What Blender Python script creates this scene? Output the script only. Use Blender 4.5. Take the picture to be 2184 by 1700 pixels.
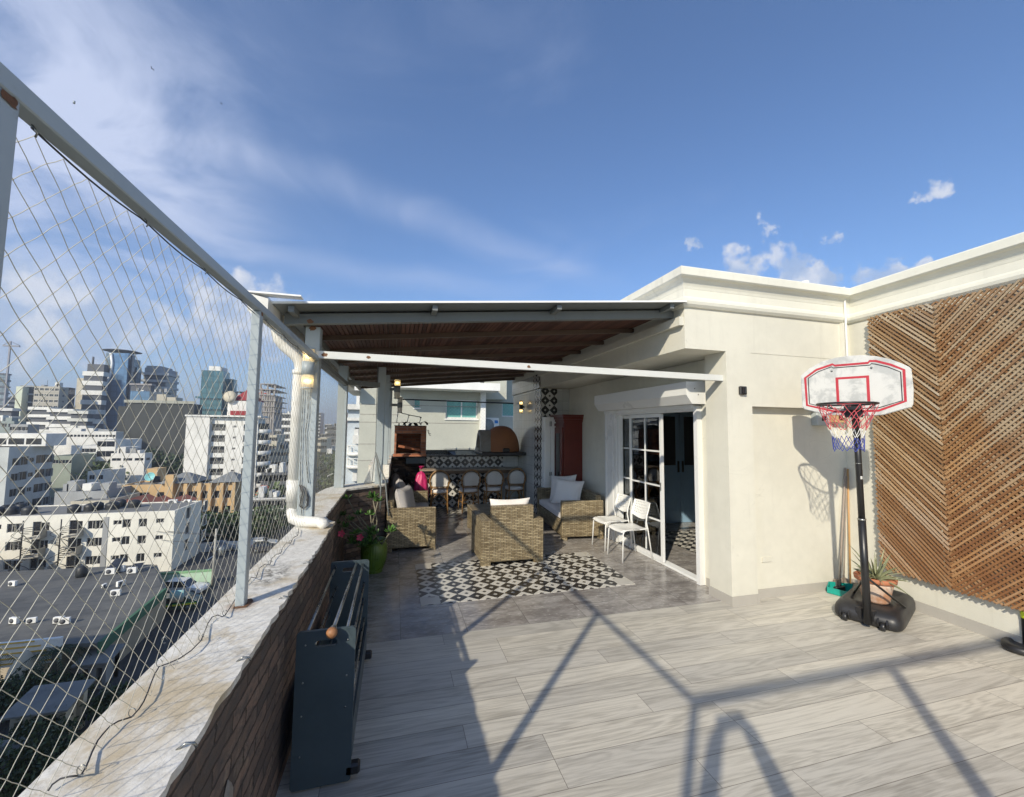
import bpy, math, random
from mathutils import Vector, Matrix
R=math.radians
for o in list(bpy.data.objects): bpy.data.objects.remove(o)
sc=bpy.context.scene
# ------------------------------------------------------------------ camera
W0,H0=2184.0,1700.0
CX,CY,F=1092.0,850.0,888.4728
CAMH=1.8
def _cv(x,y): return Vector((x-CX,y-CY,F))
_Y=_cv(844,912).normalized(); _X=_cv(4300,950).normalized()
_Z=_X.cross(_Y)
if _Z.y>0: _Z=-_Z
MW=Matrix((_X,_Y,_Z))
cam=bpy.data.cameras.new('camera'); camo=bpy.data.objects.new('camera',cam); sc.collection.objects.link(camo); sc.camera=camo
cam.sensor_fit='HORIZONTAL'; cam.sensor_width=36; cam.lens=F/W0*36; cam.clip_start=.02; cam.clip_end=6000
_r=MW@Vector((1,0,0)); _u=MW@Vector((0,-1,0)); _b=MW@Vector((0,0,-1))
camo.matrix_world=Matrix(((_r.x,_u.x,_b.x,0),(_r.y,_u.y,_b.y,0),(_r.z,_u.z,_b.z,CAMH),(0,0,0,1)))
def ray(x,y): return MW@_cv(x,y)
def atx(x,y,X): d=ray(x,y); t=X/d.x; return Vector((X,d.y*t,CAMH+d.z*t))
def aty(x,y,Y): d=ray(x,y); t=Y/d.y; return Vector((d.x*t,Y,CAMH+d.z*t))
def atz(x,y,Z): d=ray(x,y); t=(Z-CAMH)/d.z; return Vector((d.x*t,d.y*t,Z))
# ------------------------------------------------------------------ light
SUN=Vector((-1.11,-1.24,1.0)).normalized()     # towards the sun
sc.view_settings.view_transform='Standard'; sc.view_settings.look='None'; sc.view_settings.exposure=.13; sc.view_settings.gamma=1
sl=bpy.data.lights.new('sun','SUN'); so=bpy.data.objects.new('sun',sl); sc.collection.objects.link(so)
sl.energy=4.7; sl.angle=R(.8); sl.color=(1,.90,.725)
so.rotation_euler=(-SUN).to_track_quat('-Z','Y').to_euler(); so.location=(-20,-20,30)
w=bpy.data.worlds.new('World'); sc.world=w; w.use_nodes=True
wn=w.node_tree; wn.nodes.clear()
class NT:
    def __init__(s,t): s.t=t
    def n(s,k,**kw):
        o=s.t.nodes.new(k)
        for a,b in kw.items(): setattr(o,a,b)
        return o
    def put(s,sock,v):
        if v is None: return
        if hasattr(v,'is_output') or isinstance(v,bpy.types.NodeSocket): s.t.links.new(v,sock)
        else: sock.default_value=v
    def m(s,op,a,b=None,c=None,clamp=False):
        o=s.n('ShaderNodeMath',operation=op); o.use_clamp=clamp
        s.put(o.inputs[0],a); s.put(o.inputs[1],b); s.put(o.inputs[2],c); return o.outputs[0]
    def vm(s,op,a,b=None,sc_=None):
        o=s.n('ShaderNodeVectorMath',operation=op); s.put(o.inputs[0],a); s.put(o.inputs[1],b)
        if sc_ is not None: s.put(o.inputs['Scale'],sc_)
        return o.outputs['Value'] if op in('DOT_PRODUCT','LENGTH','DISTANCE') else o.outputs[0]
    def noise(s,vec,scale,detail=4,rough=.55,dist=0.0):
        o=s.n('ShaderNodeTexNoise'); s.put(o.inputs['Vector'],vec); s.put(o.inputs['Scale'],scale); o.inputs['Detail'].default_value=detail
        o.inputs['Roughness'].default_value=rough; o.inputs['Distortion'].default_value=dist; return o.outputs['Fac']
    def sep(s,v): o=s.n('ShaderNodeSeparateXYZ'); s.put(o.inputs[0],v); return o.outputs
    def comb(s,x=0.,y=0.,z=0.): o=s.n('ShaderNodeCombineXYZ'); s.put(o.inputs[0],x); s.put(o.inputs[1],y); s.put(o.inputs[2],z); return o.outputs[0]
    def ss(s,v,a,b,lo=0.,hi=1.):
        o=s.n('ShaderNodeMapRange',interpolation_type='SMOOTHSTEP'); s.put(o.inputs[0],v); s.put(o.inputs[1],a); s.put(o.inputs[2],b); s.put(o.inputs[3],lo); s.put(o.inputs[4],hi); return o.outputs[0]
    def lin(s,v,a,b,lo=0.,hi=1.):
        o=s.n('ShaderNodeMapRange'); s.put(o.inputs[0],v); s.put(o.inputs[1],a); s.put(o.inputs[2],b); s.put(o.inputs[3],lo); s.put(o.inputs[4],hi); return o.outputs[0]
    def mix(s,f,a,b,mode='MIX'):
        o=s.n('ShaderNodeMix',data_type='RGBA',blend_type=mode); s.put(o.inputs['Factor'],f)
        for k,v in(('A',a),('B',b)):
            i=[q for q in o.inputs if q.name==k and q.type=='RGBA'][0]
            s.put(i,(*v,1) if isinstance(v,tuple) and len(v)==3 else v)
        return [q for q in o.outputs if q.type=='RGBA'][0]
def build_world():
    N=NT(wn)
    sky=N.n('ShaderNodeTexSky',sky_type='NISHITA'); sky.sun_disc=False; sky.sun_elevation=math.asin(SUN.z)
    sky.sun_rotation=math.atan2(SUN.x,SUN.y); sky.altitude=100; sky.air_density=1.0; sky.dust_density=.8; sky.ozone_density=1.6
    d=N.n('ShaderNodeTexCoord').outputs['Generated']
    s=N.sep(d)
    up=N.m('MAXIMUM',s[2],0.)
    den=N.m('ADD',up,.12)
    p=N.comb(N.m('DIVIDE',s[0],den),N.m('DIVIDE',s[1],den),0.)
    nz=N.n('ShaderNodeTexNoise'); N.put(nz.inputs['Vector'],d); nz.inputs['Scale'].default_value=26.; nz.inputs['Detail'].default_value=5; nz.inputs['Roughness'].default_value=.6
    dj=N.vm('ADD',d,N.vm('SCALE',N.vm('SUBTRACT',nz.outputs['Color'],(.5,.5,.5)),None,.085))
    def blob(px,py,r,soft=1.0,j=False):
        c=ray(px,py).normalized()
        return N.ss(N.vm('DISTANCE',dj if j else d,tuple(c)),r,r*(1-soft))
    def puff(px,py,r): return blob(px,py,r*1.15,1.0,True)
    def add(*a):
        o=a[0]
        for b in a[1:]: o=N.m('ADD',o,b)
        return o
    def mul(a,b): return N.m('MULTIPLY',a,b)
    # thin high cloud: stretched noise
    c1=ray(380,280).normalized(); c2=ray(1200,570).normalized(); nrm=c1.cross(c2).normalized(); mid=(c1+c2).normalized()
    wob=N.noise(d,3.0,3)
    dist=N.m('ABSOLUTE',N.m('ADD',N.vm('DOT_PRODUCT',d,tuple(nrm)),mul(N.m('SUBTRACT',wob,.5),.10)))
    streak=mul(N.ss(dist,.055,.0),N.ss(N.vm('DISTANCE',d,tuple(mid)),.62,.2))
    c3=ray(520,545).normalized(); c4=ray(1000,610).normalized(); n2=c3.cross(c4).normalized(); m2=(c3+c4).normalized()
    dist2=N.m('ABSOLUTE',N.m('ADD',N.vm('DOT_PRODUCT',d,tuple(n2)),mul(N.m('SUBTRACT',wob,.5),.07)))
    streak2=mul(N.ss(dist2,.04,.0),N.ss(N.vm('DISTANCE',d,tuple(m2)),.5,.15))
    cir=N.noise(N.vm('ADD',p,(3.1,1.7,0)),1.5,7,.6,.9)
    cirf=N.ss(cir,.36,.68)
    wide=add(mul(blob(40,60,.42),1.0),mul(blob(150,330,.30),.9),mul(blob(-150,450,.5),.8),mul(blob(430,500,.18),.55),mul(blob(330,250,.5),.28))
    high=add(mul(mul(wide,add(mul(cirf,.75),.10)),.50),mul(streak,add(.12,mul(cirf,.22))),mul(streak2,.16),mul(mul(N.ss(cir,.48,.75),blob(1100,250,.7)),.14))
    # cumulus low
    big=N.noise(d,5.5,3,.5); fine=N.noise(d,22.,6,.6)
    shp=N.m('ADD',mul(big,.55),mul(fine,.45))
    cm=add(mul(puff(480,668,.10),.75),mul(puff(575,690,.13),.95),mul(blob(330,700,.16),.45),mul(blob(120,700,.18),.5),mul(blob(-60,650,.18),.5),mul(puff(1585,592,.045),1.0),mul(puff(1700,604,.06),.95),mul(puff(1745,600,.05),.9),mul(puff(1900,606,.075),1.05),mul(puff(1950,588,.035),.8),
           mul(puff(1484,520,.028),.75),mul(puff(1640,492,.028),.75),mul(puff(1622,458,.024),.65),mul(puff(1993,408,.034),.8),mul(puff(1665,545,.045),.7),mul(puff(1560,535,.04),.65),mul(puff(1775,512,.026),.6))
    low=N.ss(N.m('ADD',mul(cm,.62),N.m('SUBTRACT',shp,.5)),.20,.44)
    low=mul(low,add(.40,mul(fine,.75)))
    # a broad grey-blue veil over the city on the left
    veil=mul(N.ss(s[2],.30,.02),N.ss(N.vm('DISTANCE',d,tuple(ray(300,860).normalized())),1.1,.3))
    col=sky.outputs[0]
    col=N.mix(1.0,col,(1.0,1.25,1.58),'MULTIPLY')
    col=N.mix(mul(veil,.5),col,(3.3,4.4,6.4))
    col=N.mix(N.m('MINIMUM',high,.85),col,(6.3,7.0,9.0))
    cc=N.mix(N.ss(N.noise(N.vm('ADD',d,(.0,.0,.03)),16.,4),.4,.62),(4.3,5.3,7.2),(7.8,8.0,8.6))
    col=N.mix(N.m('MINIMUM',low,.92),col,cc)
    bg=N.n('ShaderNodeBackground'); N.put(bg.inputs[0],col); bg.inputs[1].default_value=.1
    out=N.n('ShaderNodeOutputWorld'); wn.links.new(bg.outputs[0],out.inputs[0])
build_world()
# ------------------------------------------------------------------ mesh helpers
COL=sc.collection
class MB:
    def __init__(s): s.v=[];s.f=[];s.m=[];s.sm=[]
    def add(s,vs,fs,mi=0,smooth=False,M=None):
        b=len(s.v)
        s.v+= [tuple(M@Vector(p)) if M else tuple(p) for p in vs]
        for f in fs: s.f.append(tuple(b+i for i in f)); s.m.append(mi); s.sm.append(smooth)
        return s
    def box(s,x0,y0,z0,x1,y1,z1,mi=0,M=None,bev=0):
        if x0>x1:x0,x1=x1,x0
        if y0>y1:y0,y1=y1,y0
        if z0>z1:z0,z1=z1,z0
        if bev:
            return s.rbox(x0,y0,z0,x1,y1,z1,bev,mi,M)
        v=[(x0,y0,z0),(x1,y0,z0),(x1,y1,z0),(x0,y1,z0),(x0,y0,z1),(x1,y0,z1),(x1,y1,z1),(x0,y1,z1)]
        return s.add(v,[(0,3,2,1),(4,5,6,7),(0,1,5,4),(1,2,6,5),(2,3,7,6),(3,0,4,7)],mi,False,M)
    def rbox(s,x0,y0,z0,x1,y1,z1,b,mi=0,M=None):
        b=min(b,(x1-x0)/2.01,(y1-y0)/2.01,(z1-z0)/2.01)
        v=[];f=[];idx={}
        for sx in(0,1):
            for sy in(0,1):
                for sz in(0,1):
                    X=(x0,x1)[sx];Y=(y0,y1)[sy];Z=(z0,z1)[sz]
                    ix=X+(b if sx==0 else -b);iy=Y+(b if sy==0 else -b);iz=Z+(b if sz==0 else -b)
                    for k,p in enumerate(((X,iy,iz),(ix,Y,iz),(ix,iy,Z))):
                        idx[(sx,sy,sz,k)]=len(v); v.append(p)
        I=lambda a,b_,c,k: idx[(a,b_,c,k)]
        for sx in(0,1): f.append((I(sx,0,0,0),I(sx,1,0,0),I(sx,1,1,0),I(sx,0,1,0)))
        for sy in(0,1): f.append((I(0,sy,0,1),I(1,sy,0,1),I(1,sy,1,1),I(0,sy,1,1)))
        for sz in(0,1): f.append((I(0,0,sz,2),I(1,0,sz,2),I(1,1,sz,2),I(0,1,sz,2)))
        for a in(0,1):
            for c in(0,1):
                f.append((I(a,c,0,0),I(a,c,1,0),I(a,c,1,1),I(a,c,0,1)))
                f.append((I(a,0,c,0),I(a,1,c,0),I(a,1,c,2),I(a,0,c,2)))
                f.append((I(0,a,c,1),I(1,a,c,1),I(1,a,c,2),I(0,a,c,2)))
        for a in(0,1):
            for c in(0,1):
                for e in(0,1): f.append((I(a,c,e,0),I(a,c,e,1),I(a,c,e,2)))
        cen=Vector(((x0+x1)/2,(y0+y1)/2,(z0+z1)/2)); ff=[]
        for q in f:
            p=[Vector(v[i]) for i in q]; n=(p[1]-p[0]).cross(p[2]-p[0]); c=sum(p,Vector())/len(p)
            ff.append(q if n.dot(c-cen)>0 else tuple(reversed(q)))
        return s.add(v,ff,mi,False,M)
    def bar(s,a,b,w,h,mi=0,up=(0,0,1)):
        a=Vector(a);b=Vector(b);d=(b-a);L=d.length;d.normalize();u=Vector(up)
        if abs(d.dot(u))>.99: u=Vector((0,1,0))
        x=d.cross(u).normalized(); z=x.cross(d).normalized()
        M=Matrix(((x.x,d.x,z.x,a.x),(x.y,d.y,z.y,a.y),(x.z,d.z,z.z,a.z),(0,0,0,1)))
        return s.box(-w/2,0,-h/2,w/2,L,h/2,mi,M)
    def tube(s,pts,r,n=8,mi=0,cap=True,closed=False,smooth=True):
        P=[Vector(p) for p in pts]; k=len(P); rr=r if isinstance(r,(list,tuple)) else [r]*k
        vs=[];fs=[];prev=None
        for i,p in enumerate(P):
            if closed: t=P[(i+1)%k]-P[i-1]
            else: t=P[min(i+1,k-1)]-P[max(i-1,0)]
            if t.length<1e-9: t=Vector((0,0,1))
            t.normalize()
            if prev is None:
                a=Vector((0,0,1)) if abs(t.z)<.9 else Vector((1,0,0)); u=t.cross(a).normalized()
            else:
                u=prev-t*prev.dot(t)
                if u.length<1e-6: u=t.cross(Vector((0,0,1)))
                u.normalize()
            prev=u; q=t.cross(u)
            for j in range(n):
                A=2*math.pi*j/n; vs.append(p+(u*math.cos(A)+q*math.sin(A))*rr[i])
        for i in range(k if closed else k-1):
            i2=(i+1)%k
            for j in range(n): fs.append((i*n+j,i*n+(j+1)%n,i2*n+(j+1)%n,i2*n+j))
        if cap and not closed: fs.append(tuple(reversed(range(n)))); fs.append(tuple((k-1)*n+j for j in range(n)))
        return s.add(vs,fs,mi,smooth)
    def lathe(s,prof,n=24,mi=0,c=(0,0,0),smooth=True,M=None,a0=0,a1=2*math.pi):
        vs=[];fs=[];full=abs(a1-a0-2*math.pi)<1e-6; m=n if full else n+1
        for r,z in prof:
            for j in range(m):
                A=a0+(a1-a0)*j/n; vs.append((c[0]+r*math.cos(A),c[1]+r*math.sin(A),c[2]+z))
        for i in range(len(prof)-1):
            for j in range(n):
                j2=(j+1)%m; fs.append((i*m+j,i*m+j2,(i+1)*m+j2,(i+1)*m+j))
        return s.add(vs,fs,mi,smooth,M)
    def prism(s,poly,axis,a,b,mi=0,smooth=False,M=None):
        # poly in the plane perpendicular to axis: axis 'x'->(y,z) 'y'->(x,z) 'z'->(x,y)
        def P(p,t): return {'x':(t,p[0],p[1]),'y':(p[0],t,p[1]),'z':(p[0],p[1],t)}[axis]
        n=len(poly); vs=[P(p,a) for p in poly]+[P(p,b) for p in poly]
        ar=sum(poly[i][0]*poly[(i+1)%n][1]-poly[(i+1)%n][0]*poly[i][1] for i in range(n))
        fl=(ar>0)!=(axis=='y'); fl= fl==(b>a)
        c0=tuple(range(n)); c1=tuple(range(n,2*n)); fs=[tuple(reversed(c0)) if fl else c0, c1 if fl else tuple(reversed(c1))]
        for i in range(n):
            j=(i+1)%n; q=(i,j,n+j,n+i); fs.append(q if fl else tuple(reversed(q)))
        return s.add(vs,fs,mi,smooth,M)
    def quad(s,a,b,c,d,mi=0): return s.add([a,b,c,d],[(0,1,2,3)],mi)
    def grid(s,fn,nu,nv,mi=0,smooth=True):
        vs=[fn(i/nu,j/nv) for j in range(nv+1) for i in range(nu+1)]
        fs=[(j*(nu+1)+i,j*(nu+1)+i+1,(j+1)*(nu+1)+i+1,(j+1)*(nu+1)+i) for j in range(nv) for i in range(nu)]
        return s.add(vs,fs,mi,smooth)
    def mesh(s,name,mats):
        me=bpy.data.meshes.new(name); me.from_pydata(s.v,[],s.f)
        if not isinstance(mats,(list,tuple)): mats=[mats]
        for m in mats: me.materials.append(m)
        me.polygons.foreach_set('material_index',s.m); me.polygons.foreach_set('use_smooth',s.sm); me.update(); return me
    def build(s,name,mats,parent=None,loc=None,rot=None):
        o=bpy.data.objects.new(name,s.mesh(name,mats)); COL.objects.link(o)
        if parent: o.parent=parent
        if loc: o.location=loc
        if rot: o.rotation_euler=rot
        return o
def tag(o,label=None,cat=None,group=None,kind=None):
    if label:o['label']=label
    if cat:o['category']=cat
    if group:o['group']=group
    if kind:o['kind']=kind
    return o
def thing(name,label,cat,loc=(0,0,0),rz=0,group=None):
    o=bpy.data.objects.new(name,None); COL.objects.link(o); o.location=loc; o.rotation_euler=(0,0,rz); o.empty_display_size=.1
    return tag(o,label,cat,group)
KIDS={}
def dup(root,loc,rz,label,group=None):
    def cp(o,par):
        c=o.copy(); COL.objects.link(c); c.parent=par
        for ch in [x for x in bpy.data.objects if x.parent==o]: cp(ch,c)
        return c
    r=cp(root,None); r.location=loc; r.rotation_euler=(0,0,rz); r['label']=label
    if group: r['group']=group
    return r
# ------------------------------------------------------------------ materials
def pm(name,col,rough=.6,metal=0.,var=.12,vs=3.,bump=0.,bs=60.,spec=.5,coat=0.,dirt=None,ds=1.5,dth=(.5,.7),island=0.,trans=0.):
    m=bpy.data.materials.new(name); m.use_nodes=True; t=m.node_tree; t.nodes.clear(); N=NT(t)
    b=N.n('ShaderNodeBsdfPrincipled'); o=N.n('ShaderNodeOutputMaterial'); t.links.new(b.outputs[0],o.inputs[0])
    tc=N.n('ShaderNodeTexCoord').outputs['Object']
    n=N.noise(tc,vs,6,.6); n2=N.noise(tc,vs*9,3,.6)
    k=N.m('ADD',N.m('MULTIPLY',n,.7),N.m('MULTIPLY',n2,.3))
    c=N.mix(N.lin(k,.3,.7),tuple(x*(1-var) for x in col),tuple(min(1,x*(1+var)) for x in col))
    if dirt: c=N.mix(N.m('MULTIPLY',N.ss(N.noise(tc,ds,7,.65,.4),dth[0],dth[1]),dirt[3] if len(dirt)>3 else .7),c,tuple(dirt[:3]))
    if island:
        r=N.n('ShaderNodeNewGeometry').outputs['Random Per Island']
        c=N.mix(1.,c,N.mix(r,(1-island,)*3,(1+island,)*3),'MULTIPLY')
    N.put(b.inputs['Base Color'],c); b.inputs['Metallic'].default_value=metal
    N.put(b.inputs['Roughness'],N.lin(n,.3,.7,max(.02,rough-.06),min(1,rough+.08)))
    b.inputs['Specular IOR Level'].default_value=spec
    if coat: b.inputs['Coat Weight'].default_value=coat; b.inputs['Coat Roughness'].default_value=.08
    if trans: b.inputs['Transmission Weight'].default_value=trans
    if bump:
        bn=N.n('ShaderNodeBump'); bn.inputs['Strength'].default_value=bump; bn.inputs['Distance'].default_value=.004
        N.put(bn.inputs['Height'],N.noise(tc,bs,5,.6)); N.put(b.inputs['Normal'],bn.outputs[0])
    return m
def emis(name,col,st):
    m=bpy.data.materials.new(name); m.use_nodes=True; t=m.node_tree; t.nodes.clear(); N=NT(t)
    e=N.n('ShaderNodeEmission'); e.inputs[0].default_value=(*col,1); e.inputs[1].default_value=st; o=N.n('ShaderNodeOutputMaterial'); t.links.new(e.outputs[0],o.inputs[0]); return m
def custom(name,fn,rough=.6,spec=.5):
    m=bpy.data.materials.new(name); m.use_nodes=True; t=m.node_tree; t.nodes.clear(); N=NT(t)
    b=N.n('ShaderNodeBsdfPrincipled'); o=N.n('ShaderNodeOutputMaterial'); t.links.new(b.outputs[0],o.inputs[0])
    b.inputs['Roughness'].default_value=rough; b.inputs['Specular IOR Level'].default_value=spec
    tc=N.n('ShaderNodeTexCoord').outputs['Object']; pos=N.n('ShaderNodeNewGeometry')
    r=fn(N,tc,pos,b)
    N.put(b.inputs['Base Color'],r[0])
    if len(r)>1 and r[1] is not None:
        bn=N.n('ShaderNodeBump'); bn.inputs['Strength'].default_value=r[2] if len(r)>2 else .4; bn.inputs['Distance'].default_value=r[3] if len(r)>3 else .004
        N.put(bn.inputs['Height'],r[1]); N.put(b.inputs['Normal'],bn.outputs[0])
    return m
def brick(N,vec,bw,rh,mortar,c1,c2,cm,off=.5,freq=2,bias=0.,smooth=.1):
    o=N.n('ShaderNodeTexBrick'); o.offset=off; o.offset_frequency=freq; N.put(o.inputs['Vector'],vec)
    for k,v in(('Color1',c1),('Color2',c2),('Mortar',cm)): o.inputs[k].default_value=(*v,1)
    o.inputs['Scale'].default_value=1; o.inputs['Mortar Size'].default_value=mortar; o.inputs['Mortar Smooth'].default_value=smooth
    o.inputs['Bias'].default_value=bias; o.inputs['Brick Width'].default_value=bw; o.inputs['Row Height'].default_value=rh
    return o
def f_planks(N,tc,g,b):
    s=N.sep(tc); v=N.comb(N.m('ADD',s[0],.31),N.m('SUBTRACT',s[1],.115),0.)
    br=brick(N,v,1.2,.195,.0018,(0,0,0),(1,1,1),(.5,.5,.5),.37,3)
    rnd=N.sep(br.outputs['Color'])[0]
    w=N.comb(N.m('ADD',N.m('MULTIPLY',s[0],.48),N.m('MULTIPLY',rnd,37.)),N.m('ADD',N.m('MULTIPLY',s[1],5.),N.m('MULTIPLY',rnd,13.)),N.m('MULTIPLY',rnd,7.))
    n=N.noise(w,1.15,4,.5,.7)
    rings=N.m('SINE',N.m('MULTIPLY',n,62.))
    fine=N.noise(N.comb(N.m('ADD',N.m('MULTIPLY',s[0],2.5),N.m('MULTIPLY',rnd,9.)),N.m('MULTIPLY',s[1],60.),0.),1.6,5,.65)
    blot=N.noise(w,.8,4,.6)
    k=N.m('ADD',N.m('ADD',N.m('MULTIPLY',rings,.085),N.m('MULTIPLY',fine,.75)),N.m('MULTIPLY',blot,.75))
    c=N.mix(N.ss(k,.35,.95),(.31,.293,.258),(.60,.575,.515))
    c=N.mix(1.,c,N.mix(rnd,(.86,.86,.86),(1.10,1.085,1.04)),'MULTIPLY')
    c=N.mix(N.m('MULTIPLY',N.ss(N.noise(tc,1.1,5,.7),.5,.8),.16),c,(.27,.25,.22))
    c=N.mix(N.m('MULTIPLY',N.ss(N.noise(tc,55.,2,.5),.76,.80),.5),c,(.15,.13,.11))
    c=N.mix(br.outputs['Fac'],c,(.20,.18,.155))
    N.put(b.inputs['Roughness'],N.lin(N.noise(tc,2.3,5,.7),.3,.7,.32,.6))
    h=N.m('SUBTRACT',N.m('MULTIPLY',k,.25),N.m('MULTIPLY',br.outputs['Fac'],1.))
    return c,h,.35,.0025
def f_stone(N,tc,g,b):
    s=N.sep(tc); v=N.comb(N.m('ADD',s[0],-.095),N.m('SUBTRACT',s[1],3.80),0.)
    br=brick(N,v,.577,.29,.0018,(0,0,0),(1,1,1),(.5,.5,.5),0.,2)
    rnd=N.sep(br.outputs['Color'])[0]
    w=N.vm('ADD',tc,N.comb(N.m('MULTIPLY',rnd,9.),N.m('MULTIPLY',rnd,5.),0.))
    w=N.vm('MULTIPLY',w,(1.,2.2,1.))
    a=N.noise(w,3.2,6,.62,.3); f=N.noise(w,17.,4,.6)
    c=N.mix(N.ss(N.m('ADD',N.m('MULTIPLY',a,.7),N.m('MULTIPLY',f,.3)),.36,.64),(.20,.182,.168),(.40,.38,.355))
    c=N.mix(br.outputs['Fac'],c,(.07,.065,.06)); N.put(b.inputs['Roughness'],N.lin(f,.3,.7,.14,.30))
    return c,N.m('SUBTRACT',N.m('MULTIPLY',f,.05),br.outputs['Fac']),.25,.002
def diamonds(N,u,v,p,white,black,grout,flip=False):
    fu=N.m('FRACT',N.m('DIVIDE',u,p)); fv=N.m('FRACT',N.m('DIVIDE',v,p))
    au=N.m('ABSOLUTE',N.m('SUBTRACT',fu,.5)); av=N.m('ABSOLUTE',N.m('SUBTRACT',fv,.5))
    d=N.m('ADD',au,av)
    c=N.mix(N.m('GREATER_THAN',d,.485),white,black)
    c=N.mix(N.m('LESS_THAN',d,.13),c,black); c=N.mix(N.m('GREATER_THAN',d,.875),c,white)
    e=N.m('MAXIMUM',au,av)
    return N.mix(N.m('GREATER_THAN',e,.494),c,grout)
def f_rug(N,tc,g,b):
    s=N.sep(tc); b.inputs['Roughness'].default_value=.28
    c=diamonds(N,N.m('ADD',s[0],.1),N.m('ADD',s[1],.05),.2,(.62,.60,.54),(.018,.017,.017),(.18,.17,.16))
    return (N.mix(N.m('MULTIPLY',N.ss(N.noise(tc,3.,5,.7),.45,.75),.12),c,(.22,.20,.18)),)
def f_tilepat(axis):
    def f(N,tc,g,b):
        s=N.sep(tc); u=s[0] if axis=='x' else s[1]; b.inputs['Roughness'].default_value=.2
        return (diamonds(N,u,N.m('ADD',s[2],.0),.2,(.55,.54,.51),(.02,.02,.02),(.25,.25,.24)),)
    return f
def f_whitetile(axis):
    def f(N,tc,g,b):
        s=N.sep(tc); u=s[0] if axis=='x' else s[1]; b.inputs['Roughness'].default_value=.16
        br=brick(N,N.comb(u,s[2],0.),.2,.2,.003,(.47,.48,.47),(.53,.54,.52),(.30,.30,.29),0.)
        return br.outputs['Color'],N.m('MULTIPLY',br.outputs['Fac'],-1.),.5,.002
    return f
def f_brick(axis,bw=.29,rh=.068,dark=1.):
    def f(N,tc,g,b):
        s=N.sep(tc); u=s[0] if axis=='x' else s[1]
        wv=N.m('ADD',s[2],N.m('MULTIPLY',N.m('SUBTRACT',N.noise(tc,7.,4,.7),.5),.045))
        vec=N.comb(N.m('ADD',u,N.m('MULTIPLY',N.noise(tc,8.,4,.7),.07)),wv,0.)
        br=brick(N,vec,bw,rh,.006,(0,0,0),(1,1,1),(.5,.5,.5),.5,2,0.,.6)
        rnd=N.sep(br.outputs['Color'])[0]
        n=N.noise(N.vm('MULTIPLY',tc,(6.,6.,14.)),1.6,6,.7,.6)
        c=N.mix(N.ss(rnd,.1,.9),(.105*dark,.080*dark,.066*dark),(.24*dark,.165*dark,.125*dark))
        c=N.mix(N.m('MULTIPLY',N.ss(n,.38,.66),.85),c,(.085*dark,.078*dark,.075*dark))
        c=N.mix(N.m('MULTIPLY',N.ss(N.noise(N.vm('ADD',tc,(5.,3.,1.)),4.,6,.7),.52,.72),.55),c,(.42*dark,.33*dark,.25*dark))
        c=N.mix(N.m('MULTIPLY',br.outputs['Fac'],.8),c,(.055*dark,.046*dark,.04*dark)); b.inputs['Roughness'].default_value=.8
        h=N.m('SUBTRACT',N.m('MULTIPLY',n,.9),N.m('MULTIPLY',br.outputs['Fac'],1.3))
        return c,h,1.,.014
    return f
def f_caps(N,tc,g,b):
    n=N.noise(tc,2.2,8,.7,.5); f=N.noise(tc,26.,6,.7); cr=N.noise(N.vm('MULTIPLY',tc,(1.,.7,1.)),5.,9,.75,1.4)
    c=N.mix(N.ss(f,.3,.7),(.60,.58,.53),(.80,.78,.72))
    c=N.mix(N.m('MULTIPLY',N.ss(n,.45,.64),.75),c,(.46,.36,.205))
    edge=N.ss(N.m('ABSOLUTE',N.m('SUBTRACT',cr,.5)),.012,.0)
    c=N.mix(N.m('MULTIPLY',edge,.35),c,(.22,.19,.14))
    c=N.mix(N.m('MULTIPLY',N.ss(N.noise(N.vm('ADD',tc,(3.,8.,0.)),1.7,8,.75,.8),.60,.74),.8),c,(.085,.075,.06))
    q1=N.vm('DISTANCE',N.vm('MULTIPLY',tc,(1.,.45,1.)),(-.655,1.235,.95)); st=N.noise(tc,24.,8,.75,.6)
    c=N.mix(N.m('MULTIPLY',N.m('MULTIPLY',N.ss(q1,.13,.02),N.ss(st,.42,.60)),.9),c,(.06,.055,.045))
    q2=N.vm('DISTANCE',tc,(-.685,2.31,.95)); c=N.mix(N.m('MULTIPLY',N.ss(N.m('ADD',q2,N.m('MULTIPLY',st,.05)),.12,.05),.7),c,(.24,.13,.06))
    b.inputs['Roughness'].default_value=.85
    return c,N.m('ADD',N.m('MULTIPLY',f,.6),N.m('MULTIPLY',cr,.5)),.4,.008
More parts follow.
